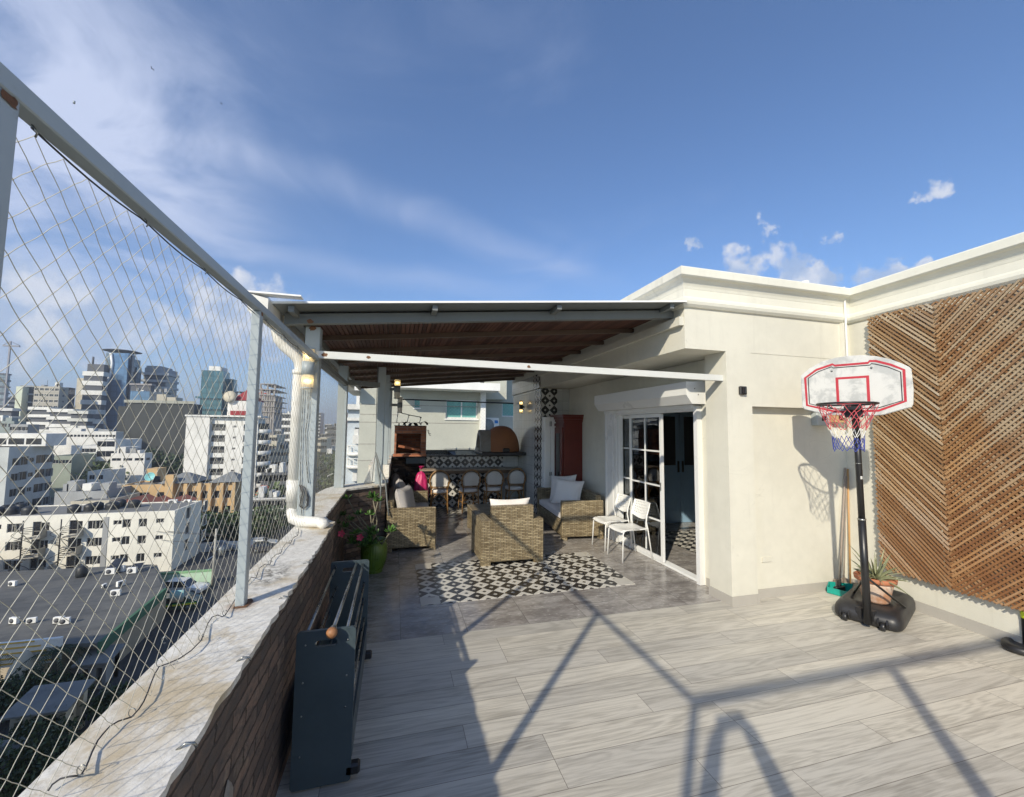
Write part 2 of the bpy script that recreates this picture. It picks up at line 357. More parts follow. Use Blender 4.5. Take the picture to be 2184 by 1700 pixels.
def f_wicker(N,tc,g,b):
    s=N.sep(tc); nn=N.m('ABSOLUTE',N.sep(N.n('ShaderNodeTexCoord').outputs['Normal'])[2])
    top=N.m('GREATER_THAN',nn,.5)
    v=N.m('ADD',N.m('MULTIPLY',s[2],N.m('SUBTRACT',1.,top)),N.m('MULTIPLY',s[1],top))
    u=N.m('ADD',s[0],N.m('MULTIPLY',s[1],N.m('SUBTRACT',1.,top)))
    br=brick(N,N.comb(N.m('ADD',u,N.m('MULTIPLY',N.noise(tc,22.,2),.006)),v,0.),.075,.0200,.0034,(0,0,0),(1,1,1),(.5,.5,.5),.5,2,0.,.4)
    rnd=N.sep(br.outputs['Color'])[0]
    band=N.noise(N.comb(N.m('MULTIPLY',u,2.),N.m('MULTIPLY',v,28.),0.),1.,3,.6)
    c=N.mix(N.ss(N.m('ADD',N.m('MULTIPLY',rnd,.35),N.m('MULTIPLY',band,.7)),.3,.8),(.205,.155,.085),(.46,.38,.235))
    stake=N.m('LESS_THAN',N.m('FRACT',N.m('DIVIDE',u,.075)),.12)
    c=N.mix(N.m('MULTIPLY',stake,.3),c,(.55,.48,.34))
    c=N.mix(br.outputs['Fac'],c,(.045,.033,.018)); b.inputs['Roughness'].default_value=.5
    wv=N.m('SINE',N.m('MULTIPLY',u,2*math.pi/.075))
    return c,N.m('SUBTRACT',N.m('MULTIPLY',wv,.15),br.outputs['Fac']),.8,.005
def f_lath(c1,c2,c3):
    def f(N,tc,g,b):
        r=g.outputs['Random Per Island']; n=N.noise(N.vm('MULTIPLY',tc,(9.,9.,9.)),1.2,6,.7); f2=N.noise(tc,70.,4,.7)
        big=N.noise(tc,1.1,3,.6)
        c=N.mix(N.ss(N.m('ADD',N.m('MULTIPLY',r,.7),N.m('MULTIPLY',n,.4)),.25,.85),c1,c2)
        c=N.mix(N.m('MULTIPLY',N.ss(N.m('ADD',N.m('MULTIPLY',r,.35),N.m('MULTIPLY',big,.9)),.55,.85),.7),c,c3)
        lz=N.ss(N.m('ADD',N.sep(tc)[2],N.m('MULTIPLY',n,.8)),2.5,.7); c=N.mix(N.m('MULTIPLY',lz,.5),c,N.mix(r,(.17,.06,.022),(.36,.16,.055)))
        c=N.mix(N.m('MULTIPLY',N.ss(f2,.5,.75),.4),c,(.08,.06,.045)); b.inputs['Roughness'].default_value=.7
        return c,f2,.3,.003
    return f
def f_stucco(col,streak=0.):
    def f(N,tc,g,b):
        n=N.noise(tc,1.3,6,.6); f2=N.noise(tc,90.,4,.6); m_=N.noise(tc,9.,4,.6)
        c=N.mix(N.ss(N.m('ADD',N.m('MULTIPLY',n,.7),N.m('MULTIPLY',m_,.3)),.35,.65),tuple(x*.94 for x in col),tuple(min(1,x*1.04) for x in col))
        s_=N.sep(tc); low_=N.ss(N.m('ADD',s_[2],N.m('MULTIPLY',n,.25)),.42,.12)
        c=N.mix(N.m('MULTIPLY',low_,.10),c,tuple(x*.55 for x in col))
        dr=N.noise(N.vm('MULTIPLY',tc,(9.,9.,.45)),1.3,5,.7); c=N.mix(N.m('MULTIPLY',N.ss(dr,.56,.74),.13),c,tuple(x*.5 for x in col))
        ck=N.ss(N.m('ABSOLUTE',N.m('SUBTRACT',N.noise(tc,1.1,3,.5,1.6),.5)),.0022,.0); c=N.mix(N.m('MULTIPLY',ck,N.m('MULTIPLY',N.ss(n,.5,.6),.35)),c,tuple(x*.45 for x in col))
        if streak:
            st=N.noise(N.vm('MULTIPLY',tc,(7.,7.,.8)),1.,6,.7)
            c=N.mix(N.m('MULTIPLY',N.ss(st,.52,.75),streak),c,tuple(x*.45 for x in col))
        b.inputs['Roughness'].default_value=.85
        return c,N.m('ADD',f2,N.m('MULTIPLY',m_,.8)),.25,.004
    return f
def f_city(col,streak=.25,sc_=.08,dk=.5):
    def f(N,tc,g,b):
        n=N.noise(tc,sc_*3,6,.65); st=N.noise(N.vm('MULTIPLY',tc,(1.,1.,.12)),sc_*9,7,.7)
        c=N.mix(N.ss(n,.35,.65),tuple(x*.9 for x in col),tuple(min(1,x*1.06) for x in col))
        c=N.mix(N.m('MULTIPLY',N.ss(st,.5,.75),streak),c,tuple(x*dk for x in col)); b.inputs['Roughness'].default_value=.85
        return (c,)
    return f
def f_asphalt(N,tc,g,b):
    n=N.noise(tc,.25,7,.7); f=N.noise(tc,3.,5,.7); b.inputs['Roughness'].default_value=.8
    return (N.mix(N.ss(N.m('ADD',N.m('MULTIPLY',n,.6),N.m('MULTIPLY',f,.4)),.35,.65),(.035,.036,.038),(.075,.075,.075)),)
def f_ground(N,tc,g,b):
    n=N.noise(tc,.05,8,.7); f=N.noise(tc,.5,6,.7)
    c=N.mix(N.ss(n,.4,.6),(.045,.055,.035),(.12,.115,.10)); c=N.mix(N.ss(f,.5,.7),c,(.06,.07,.04)); b.inputs['Roughness'].default_value=.9
    return (c,)
def f_leaf(c1,c2):
    def f(N,tc,g,b):
        r=g.outputs['Random Per Island']; n=N.noise(tc,.8,4,.6)
        b.inputs['Roughness'].default_value=.55
        return (N.mix(N.ss(N.m('ADD',N.m('MULTIPLY',r,.6),N.m('MULTIPLY',n,.5)),.25,.8),c1,c2),)
    return f
def f_glassbld(col,rh,bw,dark=.5):
    def f(N,tc,g,b):
        s=N.sep(tc); br=brick(N,N.comb(N.m('ADD',s[0],s[1]),s[2],0.),bw,rh,rh*.05,tuple(x*.8 for x in col),tuple(x*1.15 for x in col),tuple(x*dark for x in col),0.)
        N.put(b.inputs['Roughness'],.12); b.inputs['Metallic'].default_value=.35; b.inputs['Specular IOR Level'].default_value=.8
        fr=N.m('FRACT',N.m('DIVIDE',s[2],rh)); line=N.m('LESS_THAN',fr,.28)
        return (N.mix(N.m('MULTIPLY',line,.35),br.outputs['Color'],tuple(x*dark for x in col)),)
    return f
def glassmat(name,tint=(.8,.86,.84),mixf=.25,rough=.02):
    m=bpy.data.materials.new(name); m.use_nodes=True; t=m.node_tree; t.nodes.clear(); N=NT(t)
    o=N.n('ShaderNodeOutputMaterial'); tr=N.n('ShaderNodeBsdfTransparent'); tr.inputs[0].default_value=(*tint,1)
    gl=N.n('ShaderNodeBsdfGlossy'); gl.inputs['Roughness'].default_value=rough; gl.inputs[0].default_value=(.9,.95,1,1)
    fr=N.n('ShaderNodeFresnel'); fr.inputs[0].default_value=1.5; mx=N.n('ShaderNodeMixShader')
    N.put(mx.inputs[0],N.m('ADD',N.m('MULTIPLY',fr.outputs[0],1.),mixf,None,True)); t.links.new(tr.outputs[0],mx.inputs[1]); t.links.new(gl.outputs[0],mx.inputs[2]); t.links.new(mx.outputs[0],o.inputs[0])
    return m
def f_bbq(N,tc,g,b):
    s=N.sep(tc); br=brick(N,N.comb(N.m('ADD',s[0],N.m('MULTIPLY',s[1],1.)),s[2],0.),.2,.062,.006,(0,0,0),(1,1,1),(.5,.5,.5)); r=N.sep(br.outputs['Color'])[0]
    c=N.mix(r,(.22,.075,.035),(.42,.17,.085)); c=N.mix(N.m('MULTIPLY',N.ss(N.noise(tc,9.,5),.5,.75),.5),c,(.12,.06,.04)); b.inputs['Roughness'].default_value=.85
    return N.mix(br.outputs['Fac'],c,(.20,.14,.11)),N.m('MULTIPLY',br.outputs['Fac'],-1.),.6,.006
M={}
M['skirt']=custom('skirting_tile',f_stucco((.42,.40,.36)))
M['raft']=pm('brown_rafter',(.105,.068,.045),.6,var=.2,vs=5)
M['plank']=custom('wood_look_planks',f_planks)
M['stone']=custom('grey_stone_tile',f_stone)
M['rug']=custom('diamond_tile_floor',f_rug)
M['plain_tile']=pm('plain_tile',(.52,.50,.45),.3,var=.06)
M['tpx']=custom('diamond_tile_x',f_tilepat('x')); M['tpy']=custom('diamond_tile_y',f_tilepat('y'))
M['wtx']=custom('white_tile_x',f_whitetile('x')); M['wty']=custom('white_tile_y',f_whitetile('y'))
M['brx']=custom('brick_x',f_brick('x')); M['bry']=custom('brick_y',f_brick('y'))
M['bbq']=custom('bbq_brick',f_bbq); M['bbq2']=pm('red_brick_slab',(.36,.13,.06),.8,var=.3,vs=6,bump=.5)
M['cap']=custom('stained_concrete',f_caps)
M['wick']=custom('wicker',f_wicker)
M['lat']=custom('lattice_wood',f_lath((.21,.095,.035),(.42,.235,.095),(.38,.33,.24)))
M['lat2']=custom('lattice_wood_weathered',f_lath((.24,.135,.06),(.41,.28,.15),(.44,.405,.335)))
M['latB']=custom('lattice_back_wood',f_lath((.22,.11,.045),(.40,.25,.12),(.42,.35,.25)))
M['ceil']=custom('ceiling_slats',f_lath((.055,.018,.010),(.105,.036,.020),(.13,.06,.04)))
M['wall']=custom('cream_stucco',f_stucco((.645,.63,.545)))
M['wall_s']=custom('cream_stucco_stained',f_stucco((.645,.63,.545),.4))
M['cream_trim']=custom('cornice_paint',f_stucco((.72,.71,.62)))
M['neigh']=custom('grey_render',f_stucco((.47,.475,.41)))
M['neigh_w']=custom('white_render',f_stucco((.80,.80,.77)))
M['steel']=pm('pale_blue_grey_paint',(.36,.41,.43),.42,var=.07,vs=2,bump=.05,bs=30,dirt=(.17,.15,.13,.35),ds=7,dth=(.58,.72))
M['steelw']=pm('pale_grey_paint',(.62,.63,.60),.45,var=.06,vs=2,dirt=(.3,.16,.08,.75),ds=3.1,dth=(.66,.69))
M['steeld']=pm('beam_grey_paint',(.165,.18,.178),.5,var=.1,vs=2,dirt=(.12,.09,.07,.4),ds=3,dth=(.6,.7))
M['rust']=pm('rust',(.17,.085,.045),.9,var=.5,vs=18,bump=.8)
M['white']=pm('white_paint',(.70,.70,.68),.35,var=.03,vs=2)
M['whitep']=pm('white_plastic',(.80,.80,.77),.3,var=.03,vs=3)
M['pvc']=pm('white_pvc',(.72,.71,.66),.35,var=.06,vs=5,dirt=(.5,.47,.40,.5),ds=4,dth=(.5,.7))
M['alu']=pm('white_aluminium',(.74,.75,.74),.3,var=.03,vs=2)
M['navy']=pm('navy_panel',(.055,.078,.090),.38,var=.12,vs=3)
M['chrome']=pm('steel_rod',(.33,.34,.33),.28,.85,var=.2,vs=12)
M['black']=pm('black_plastic',(.022,.022,.024),.42,var=.25,vs=6,bump=.1,bs=120)
M['blackm']=pm('black_metal',(.016,.016,.017),.35,var=.2,vs=6)
M['woodball']=pm('wood_ball',(.34,.16,.07),.5,var=.15,vs=20)
M['cushion']=pm('cream_fabric',(.62,.59,.54),.9,var=.05,vs=4,bump=.5,bs=220)
M['cushg']=pm('grey_fabric',(.52,.495,.475),.9,var=.06,vs=4,bump=.6,bs=220)
M['pillow']=pm('white_pillow',(.74,.71,.68),.9,var=.05,vs=4,bump=.4,bs=120)
M['rattan']=pm('rattan_pole',(.30,.165,.06),.45,var=.3,vs=14)
M['redwood']=pm('red_mahogany',(.11,.013,.006),.35,var=.25,vs=3,bump=.1)
M['dkglass']=pm('dark_glass',(.012,.014,.015),.06,var=.1,spec=.7)
M['terracotta']=pm('terracotta',(.46,.24,.14),.85,var=.18,vs=7,dirt=(.62,.52,.43,.8),ds=6,dth=(.42,.6),bump=.4)
M['terrarim']=pm('terracotta_rim',(.42,.16,.08),.8,var=.15,vs=9)
M['clay']=pm('clay_dome',(.30,.125,.055),.8,var=.15,vs=4,bump=.5,bs=40)
M['greyclay']=pm('grey_clay',(.28,.26,.23),.85,var=.25,vs=9,bump=.5)
M['counter']=pm('black_stone',(.035,.036,.038),.25,var=.4,vs=40)
M['granite']=pm('brown_granite',(.30,.24,.18),.3,var=.4,vs=60)
M['barwood']=pm('bar_wood',(.16,.10,.055),.4,var=.3,vs=8)
M['greenpot']=pm('green_glaze',(.075,.14,.014),.3,var=.3,vs=7,coat=.2)
M['leafA']=custom('glossy_leaf',f_leaf((.025,.075,.012),(.09,.20,.035)))
M['leafD']=custom('tree_leaf_dark',f_leaf((.014,.030,.009),(.05,.085,.024)))
M['leafM']=custom('tree_leaf_mid',f_leaf((.025,.05,.012),(.085,.12,.035)))
M['palm']=custom('palm_leaf',f_leaf((.012,.028,.010),(.04,.07,.022)))
M['aloe']=custom('aloe_leaf',f_leaf((.14,.16,.08),(.30,.31,.18)))
M['stem']=pm('plant_stem',(.22,.20,.14),.8,var=.2,vs=9)
M['bark']=pm('bark',(.10,.085,.065),.9,var=.3,vs=5,bump=.5)
M['pink']=pm('pink_petal',(.62,.06,.13),.5,var=.1)
M['teal']=pm('teal_plastic',(.01,.30,.24),.35,var=.15,vs=6)
M['yellowwood']=pm('broom_wood',(.46,.26,.10),.5,var=.15,vs=4)
M['greywood']=pm('grey_broomstick',(.30,.245,.20),.6,var=.25,vs=8)
M['yellow']=pm('yellow_tape',(.52,.62,.03),.4)
M['board']=pm('backboard',(.60,.60,.575),.4,var=.05,vs=2,dirt=(.40,.41,.40,.85),ds=5,dth=(.45,.60))
M['redline']=pm('red_line',(.45,.03,.045),.4,var=.12,vs=12)
M['netred']=pm('net_red',(.58,.10,.12),.8); M['netwhite']=pm('net_white',(.7,.7,.68),.8); M['netblue']=pm('net_blue',(.05,.07,.32),.8)
M['cord']=pm('net_cord',(.50,.49,.42),.8,var=.15,vs=30)
M['wire']=pm('dark_wire',(.03,.03,.035),.5)
M['bulb']=emis('lamp_glow',(1,.72,.30),9)
M['frost']=pm('frosted_shade',(.62,.58,.50),.4,var=.05)
M['bagblack']=pm('black_bag',(.012,.012,.014),.25,var=.3,vs=8,bump=1,bs=25)
M['bagpink']=pm('pink_bag',(.46,.02,.12),.4,var=.6,vs=11,bump=1,bs=30)
M['bagclear']=pm('grey_bag',(.25,.24,.23),.3,var=.3,vs=9,bump=1,bs=30)
M['blue_door']=pm('blue_door',(.24,.38,.52),.4,var=.06)
M['curtain']=pm('beige_curtain',(.38,.34,.24),.9,var=.1)
M['int_wall']=pm('interior_wall',(.62,.61,.58),.9,var=.05)
M['glass']=glassmat('door_glass',(.62,.62,.58),.06)
M['sheetw']=pm('roof_sheet_white',(.85,.85,.83),.4,var=.02)
M['electric']=pm('grey_box',(.42,.46,.46),.5)
M['plywood']=pm('light_wood',(.50,.33,.17),.6,var=.15,vs=6)
M['skin']=pm('skin',(.40,.24,.17),.6); M['shirt']=pm('dark_shirt',(.05,.06,.09),.9)
# ================================================================== terrace floor
def slab(name,mat,x0,y0,x1,y1,z,th=.02):
    o=MB().box(x0,y0,z-th,x1,y1,z).build(name,mat); return tag(o,kind='structure')
slab('terrace_floor',M['plank'],-.52,-5,5.4,3.80,0,.2)
slab('terrace_floor',M['plank'],3.40,3.80,5.4,4.0,0,.2)
slab('patio_floor',M['stone'],-.66,3.80,3.40,10.5,0,.2)
slab('patio_floor',M['stone'],3.40,4.0,6.6,10.5,-.003,.19)
slab('tile_rug_floor',M['rug'],.30,4.45,2.76,5.76,.004,.004)
for x,y in((.30,4.45),(2.56,4.45),(.30,5.56),(2.56,5.56)): slab('tile_rug_floor',M['plain_tile'],x,y,x+.2,y+.2,.006,.002)
slab('bar_floor',M['rug'],.50,8.55,2.88,9.75,.004,.004)
slab('room_floor',M['rug'],4.30,5.30,6.2,6.55,.004,.006)
# ================================================================== apartment block below the terrace
blk=MB().box(-.78,-9,-19,14,10.6,-.2)
tag(blk.build('apartment_block',custom('own_block',f_city((.55,.53,.46)))),'cream apartment block that carries the roof terrace','building')
# ================================================================== penthouse
LZ=aty(1680,869,3.66).z
H=thing('penthouse_house','cream rendered penthouse with moulded cornice and a sliding glass door','house',(3.5,4,0))
def HP(name,mb,mat,**k):
    o=mb.build(name,mat,H); o.matrix_parent_inverse=Matrix.Translation((-3.5,-4,0)); return o
def sub(parent,name,mb,mat):
    o=mb.build(name,mat,parent); return o
DY0,DY1,DZ=4.29,6.45,2.07
NX=aty(1806,1000,3.76).x
wl=MB()
wl.box(3.40,3.66,0,3.73,3.98,2.66)                                   # pillar
wl.box(3.73,3.664,LZ,NX-.005,3.98,2.66)                                 # wall over the niche
wl.box(2.885,3.66,2.66,NX+.02,3.98,3.40)
wl.box(3.732,3.76,0,5.5,4.12,LZ-.002)                                  # niche back
wl.box(3.55,3.984,0,3.72,DY0,2.655); wl.box(3.55,DY0,DZ,3.72,DY1,2.655); wl.box(3.55,DY1,0,3.72,8.22,2.655)
wl.box(2.885,3.984,2.66,3.0,10.40,3.40)                              # fascia
wl.box(3.004,3.984,2.66,6.6,10.4,2.80)                               # roof slab
HP('wall',wl,M['wall'])
rs=MB().box(3.004,3.99,3.28,7.5,10.38,3.34); HP('roof',rs,M['greyclay'])
# room shell
rm=MB().box(3.72,7.20,0,6.5,7.3,2.655).box(6.5,4.12,0,6.6,7.3,2.655).box(3.724,4.124,0,6.5,4.16,2.655)
HP('room_wall',rm,M['int_wall'])
# right wall carrying the lattice
def rx(y): return NX-.05*(3.76-y)
rw=MB().add([(rx(-6),-6,0),(rx(-6)+.2,-6,0),(rx(3.98)+.2,3.98,0),(rx(3.98),3.98,0),(rx(-6),-6,3.4),(rx(-6)+.2,-6,3.4),(rx(3.98)+.2,3.98,3.4),(rx(3.98),3.98,3.4)],[(0,3,2,1),(4,5,6,7),(0,1,5,4),(1,2,6,5),(2,3,7,6),(3,0,4,7)])
HP('wall',rw,M['wall'])
# cornice: profile (outward, z)
prof=[(0,3.095),(.022,3.10),(.044,3.125),(.052,3.155),(.045,3.185),(.034,3.205),(.032,3.285),(.034,3.288),(.040,3.315),(.056,3.35),(.082,3.378),(.112,3.388),(.125,3.40),(.125,3.475),(.118,3.487),(-.06,3.50)]
def cornice(path,mat,name='cornice'):
    # path: list of (x,y,nx,ny) outward mitre vectors
    vs=[];fs=[];n=len(prof)
    for (x,y,nx,ny) in path:
        for p,z in prof: vs.append((x+nx*p,y+ny*p,z))
    for i in range(len(path)-1):
        for j in range(n-1):
            fs.append((i*n+j,(i+1)*n+j,(i+1)*n+j+1,i*n+j+1))
    mb=MB().add(vs,fs); return HP(name,mb,mat)
cornice([(2.885,10.4,-1,0),(2.885,3.66,-1,-1)],M['wall_s'])
cornice([(2.885,3.66,-1,-1),(rx(3.66),3.66,-1,-1)],M['cream_trim'])
cornice([(rx(3.66),3.66,-1,-1),(rx(-6),-6,-1,0)],M['cream_trim'])
z0=aty(1457,693,3.66).z; z1=aty(1457,675,3.66).z
HP('ledge',MB().box(2.83,3.67,z0,2.883,8.2,z1),M['wall'])
# skirting
sk=MB().box(3.388,3.648,0,3.742,3.658,.095).box(3.388,3.66,0,3.398,3.985,.095).box(3.744,3.748,0,NX-.015,3.758,.095).box(3.538,3.99,0,3.548,4.20,.095)
y=-5
while y<3.74:
    y2=min(y+1.19,3.745); a,b=rx(y)-.012,rx(y2)-.012
    sk.add([(a,y,0),(b,y2,0),(b+.01,y2,0),(a+.01,y,0),(a,y,.1),(b,y2,.1),(b+.01,y2,.1),(a+.01,y,.1)],[(0,3,2,1),(4,5,6,7),(0,1,5,4),(1,2,6,5),(2,3,7,6),(3,0,4,7)]); y=y2+.003
HP('skirting',sk,M['skirt'])
# white pipe in the corner
HP('corner_pipe',MB().tube([(NX-.13,3.60,1.9),(NX-.13,3.60,3.52)],.011,10),M['white'])
HP('conduit',MB().box(NX-.16,3.61,LZ-.1,NX-.14,3.66,3.09),M['wall'])
HP('roof_vent',MB().lathe([(.0,0),(.03,0),(.03,.07),(.045,.07),(.045,.12),(0,.12)],12,0,(4.62,3.72,3.46)),M['white'])
# sliding door ------------------------------------------------------
D=MB(); fx0,fx1=3.50,3.56
D.box(fx0-.02,DY0-.06,0,fx1,DY0,DZ+.03).box(fx0-.03,DY1,0,fx1,DY1+.05,DZ+.05)
D.box(fx0,DY0,DZ-.03,3.62,DY1,DZ+.02)
for k in range(4): D.box(3.53+k*.03,DY0,0,3.54+k*.03,DY1,.028)
D.box(3.52,DY0,0,3.66,DY1,.012)
D.box(3.50,6.10,.012,3.62,6.14,DZ-.03)
door=HP('sliding_door',D,M['alu'])
def leaf(y0,y1,x,nv,st=.045):
    f=MB(); f.box(x-.018,y0,.03,x+.018,y0+st,DZ-.035).box(x-.018,y1-st,.03,x+.018,y1,DZ-.035)
    f.box(x-.018,y0+st,.03,x+.018,y1-st,.09).box(x-.018,y0+st,DZ-.085,x+.018,y1-st,DZ-.035)
    zz=[.09+(DZ-.085-.09)*i/4 for i in range(5)]
    for z in zz[1:-1]: f.box(x-.014,y0+st,z-.011,x+.014,y1-st,z+.011)
    for i in range(1,nv): 
        yy=y0+st+(y1-y0-2*st)*i/nv
        for a,b in zip(zz[:-1],zz[1:]): f.box(x-.0125,yy-.011,a+.011,x+.0125,yy+.011,b-.011)
    o=sub(door,'door_leaf',f,M['alu'])
    g=MB().box(x-.003,y0+st,.09,x+.003,y1-st,DZ-.085); sub(door,'door_pane',g,M['glass'])
leaf(4.985,5.80,3.535,2); leaf(5.32,6.14,3.60,2,.04)
sub(door,'door_jamb',MB().box(3.49,6.16,.0,3.53,6.24,DZ).box(3.48,6.26,0,3.53,6.44,DZ),M['alu'])
sub(door,'door_latch',MB().box(3.505,4.995,.98,3.516,5.015,1.09,bev=.004),M['chrome'])
# roller shutter box
x_,ya,yb=3.285,4.16,6.52
zt=2.39; poly=[(3.55,zt),(x_,zt-.01),(x_,2.225),(3.36,2.12),(3.55,2.12)]
HP('shutter_box',MB().prism(poly,'y',ya,yb),M['alu'])
HP('shutter_guide',MB().box(3.45,DY0-.02,2.07,3.548,DY1+.04,2.118),M['alu'])
for s_ in(0,1): HP('screw',MB().lathe([(0,0),(.006,0),(.006,.004),(0,.004)],8,0,(0,0,0),M=Matrix.Translation((3.40+.05*s_,ya-.001,2.30-.07*s_))@Matrix.Rotation(R(90),4,'X')),M['black'])
# interior double door and curtain
iz=2.2
dd=HP('room_door',MB().box(4.90,7.15,0,5.46,7.195,iz).box(5.47,7.15,0,6.03,7.195,iz),M['blue_door'])
pn=MB()
for a in(4.90,5.47):
    pn.box(a+.10,7.14,1.12,a+.46,7.1495,2.08)
sub(dd,'door_panel',pn,M['dkglass'])
fr=MB()
for a in(4.90,5.47):
    for (p,q,r_,s_) in((.08,.22,.48,.24),(.08,.86,.48,.88),(.08,.22,.10,.88),(.46,.22,.48,.88)): fr.box(a+p,7.143,q,a+r_,7.1495,s_)
sub(dd,'door_moulding',fr,M['blue_door'])
sub(dd,'door_handle',MB().box(5.40,7.12,.98,5.43,7.145,1.2).box(5.50,7.12,.98,5.53,7.145,1.2),M['black'])
cu=MB()
def cf(u,v): return (3.80+.03*math.sin(u*60)+.01*math.sin(u*17),5.42+u*.30,.03+v*2.1)
cu.grid(cf,60,2)
def cf2(u,v): return (3.80+.03*math.sin(u*50),5.84+u*.32,.03+v*2.1)
cu.grid(cf2,60,2)
HP('curtain',cu,M['curtain'])
# tiled wall at the kitchen end
kt=thing('tiled_kitchen_wall','pale square tiled wall with a black and white diamond tile strip','wall',(2.91,9,0))
def KT(name,mb,mat): 
    o=mb.build(name,mat,kt); o.matrix_parent_inverse=Matrix.Translation((-2.91,-9,0)); return o
KT('tile_face',MB().box(2.91,8.60,0,3.2,10.36,2.655),M['wty'])
KT('tile_face',MB().box(3.27,8.21,0,3.548,8.3,2.655),M['wtx'])
KT('tile_face',MB().box(2.91,8.60,2.66,2.882,10.36,2.96),M['wty'])
KT('diamond_strip',MB().box(2.905,8.21,0,3.2,8.598,2.655),M['tpy'])
KT('diamond_strip',MB().box(2.87,8.21,2.66,2.883,8.598,2.96),M['tpy'])
KT('diamond_panel',MB().box(2.912,8.20,0,3.268,8.208,2.655),M['tpx'])
# ================================================================== parapet
BT=.925
par=thing('brick_parapet','low brown brick parapet with a weathered pale concrete top','wall',(-.65,2,0))
def PP(name,mb,mat):
    o=mb.build(name,mat,par); o.matrix_parent_inverse=Matrix.Translation((.65,-2,0)); return o
inner=[(-.51,-5),(-.51,4.10),(-.56,4.17),(-.615,4.30),(-.63,4.46),(-.63,6.20),(-.12,6.57)]
outer=[(-.12,6.86),(-.62,6.78),(-.80,6.60),(-.90,6.3),(-.96,5.8),(-.93,5.3),(-.86,4.9),(-.80,4.6),(-.80,-5)]
pb=MB()
def wallseg(mb,a,b,z0,z1,mi): mb.quad((a[0],a[1],z0),(b[0],b[1],z0),(b[0],b[1],z1),(a[0],a[1],z1),mi)
loop=inner+outer
for i in range(len(loop)):
    a=loop[i]; b=loop[(i+1)%len(loop)]; mi=1 if abs(b[0]-a[0])>abs(b[1]-a[1]) else 0
    if i>=len(inner): mi=2
    wallseg(pb,b,a,-.2,BT,mi)
PP('brick_face',pb,[M['bry'],M['brx'],M['wall']])
rr=random.Random(4)
def rough(path,d=.012):
    o=[]
    for i in range(len(path)-1):
        a=Vector(path[i]);b=Vector(path[i+1]);n=max(1,int((b-a).length/.045)); t=(b-a).normalized(); q=Vector((t.y,-t.x))
        for k in range(n): 
            p=a+(b-a)*k/n; o.append((p+q*(-d*.3+ rr.uniform(-.5,.6)*d)))
    o.append(Vector(path[-1])); return [(p.x,p.y) for p in o]
ci=rough([(x+.012 if i<6 else x,y-(.012 if i>4 else 0)) for i,(x,y) in enumerate(inner)],.012)
co=[(x-.006,y) for x,y in outer]
PP('concrete_top',MB().prism(ci+co,'z',BT+.001,.95),M['cap'])
PP('brick_face',MB().box(-.42,6.9,-.2,-.10,10.4,.93),M['bry'])
PP('concrete_top',MB().box(-.43,6.87,.931,-.09,7.62,.952).prism([(-.43,7.62),(-.09,7.62),(-.075,7.8),(-.07,10.4),(-.43,10.4)],'z',.931,1.15),M['cap'])
PP('brick_face',MB().box(-.40,10.36,-.2,2.9,10.5,1.12),M['brx'])
PP('repair_patch',MB().add([(-.506,1.62,.55),(-.506,1.60,.37),(-.506,1.66,.34),(-.506,1.73,.40),(-.506,1.72,.58),(-.506,1.68,.62),(-.497,1.63,.54),(-.497,1.61,.38),(-.497,1.66,.36),(-.497,1.72,.41),(-.497,1.71,.57),(-.497,1.68,.6)],[(11,10,9,8,7,6)]+[(i,(i+1)%6,6+(i+1)%6,6+i) for i in range(6)]),M['greyclay'])
for k,(yy) in enumerate((.9,1.35,1.78,2.35,2.9)): 
    PP('wall_hook',MB().tube([(-.53,yy,.948),(-.51,yy,.962),(-.492,yy+.004,.957),(-.485,yy+.005,.945)],.0035,6),M['chrome'])
# ================================================================== fence frame
fence=thing('fence_frame','pale blue grey steel posts and top rail standing on the parapet','fence',(-.75,2,.95))
def FP(name,mb,mat):
    o=mb.build(name,mat,fence); o.matrix_parent_inverse=Matrix.Translation((.75,-2,-.95)); return o
for yy in(2.295,.87,-.52):
    FP('post',MB().box(-.704,yy,.95,-.664,yy+.048,2.372,bev=.003),M['steel'])
    FP('base_plate',MB().add([(-.72+.02*rr.random(),yy-.02,.953),(-.65,yy-.012-.01*rr.random(),.953),(-.635-.01*rr.random(),yy+.05,.953),(-.66,yy+.09,.953),(-.715,yy+.08,.953)],[(0,1,2,3,4)]),M['rust'])
    FP('rust_patch',MB().grid(lambda u,v,yy=yy:(-.6625+.0006*rr.random(),yy+.006+u*.03+.006*rr.random(),2.35+v*.018+.004*rr.random()),4,3),M['rust'])
FP('post',MB().tube([(-.60,.935,2.40),(-.60,.935,2.405)],.002,4),M['steel'])
FP('top_rail',MB().box(-.700,-.52,2.372,-.662,3.98,2.412,bev=.003),M['steel'])
FP('top_rail',MB().bar((-.690,4.06,2.392),(-.70,6.33,2.41),.05,.05),M['steeld'])
FP('crossbar',MB().box(-.66,-.52,2.36,5.0,-.46,2.42),M['steelw'])
FP('post',MB().box(1.08,-.52,0,1.14,-.46,2.36),M['steel'])
wr=[]; 
for i in range(60): 
    t=i/59; yy=.98+t*3.0; wr.append((-.690,yy,2.366-.010*abs(math.sin(t*math.pi*8))))
FP('wire',MB().tube(wr,.0022,5),M['wire'])
for i in range(9): FP('wire_hook',MB().tube([(-.690,.98+i*.375,2.372),(-.684,.985+i*.375,2.360),(-.690,.99+i*.375,2.354)],.002,5),M['chrome'])
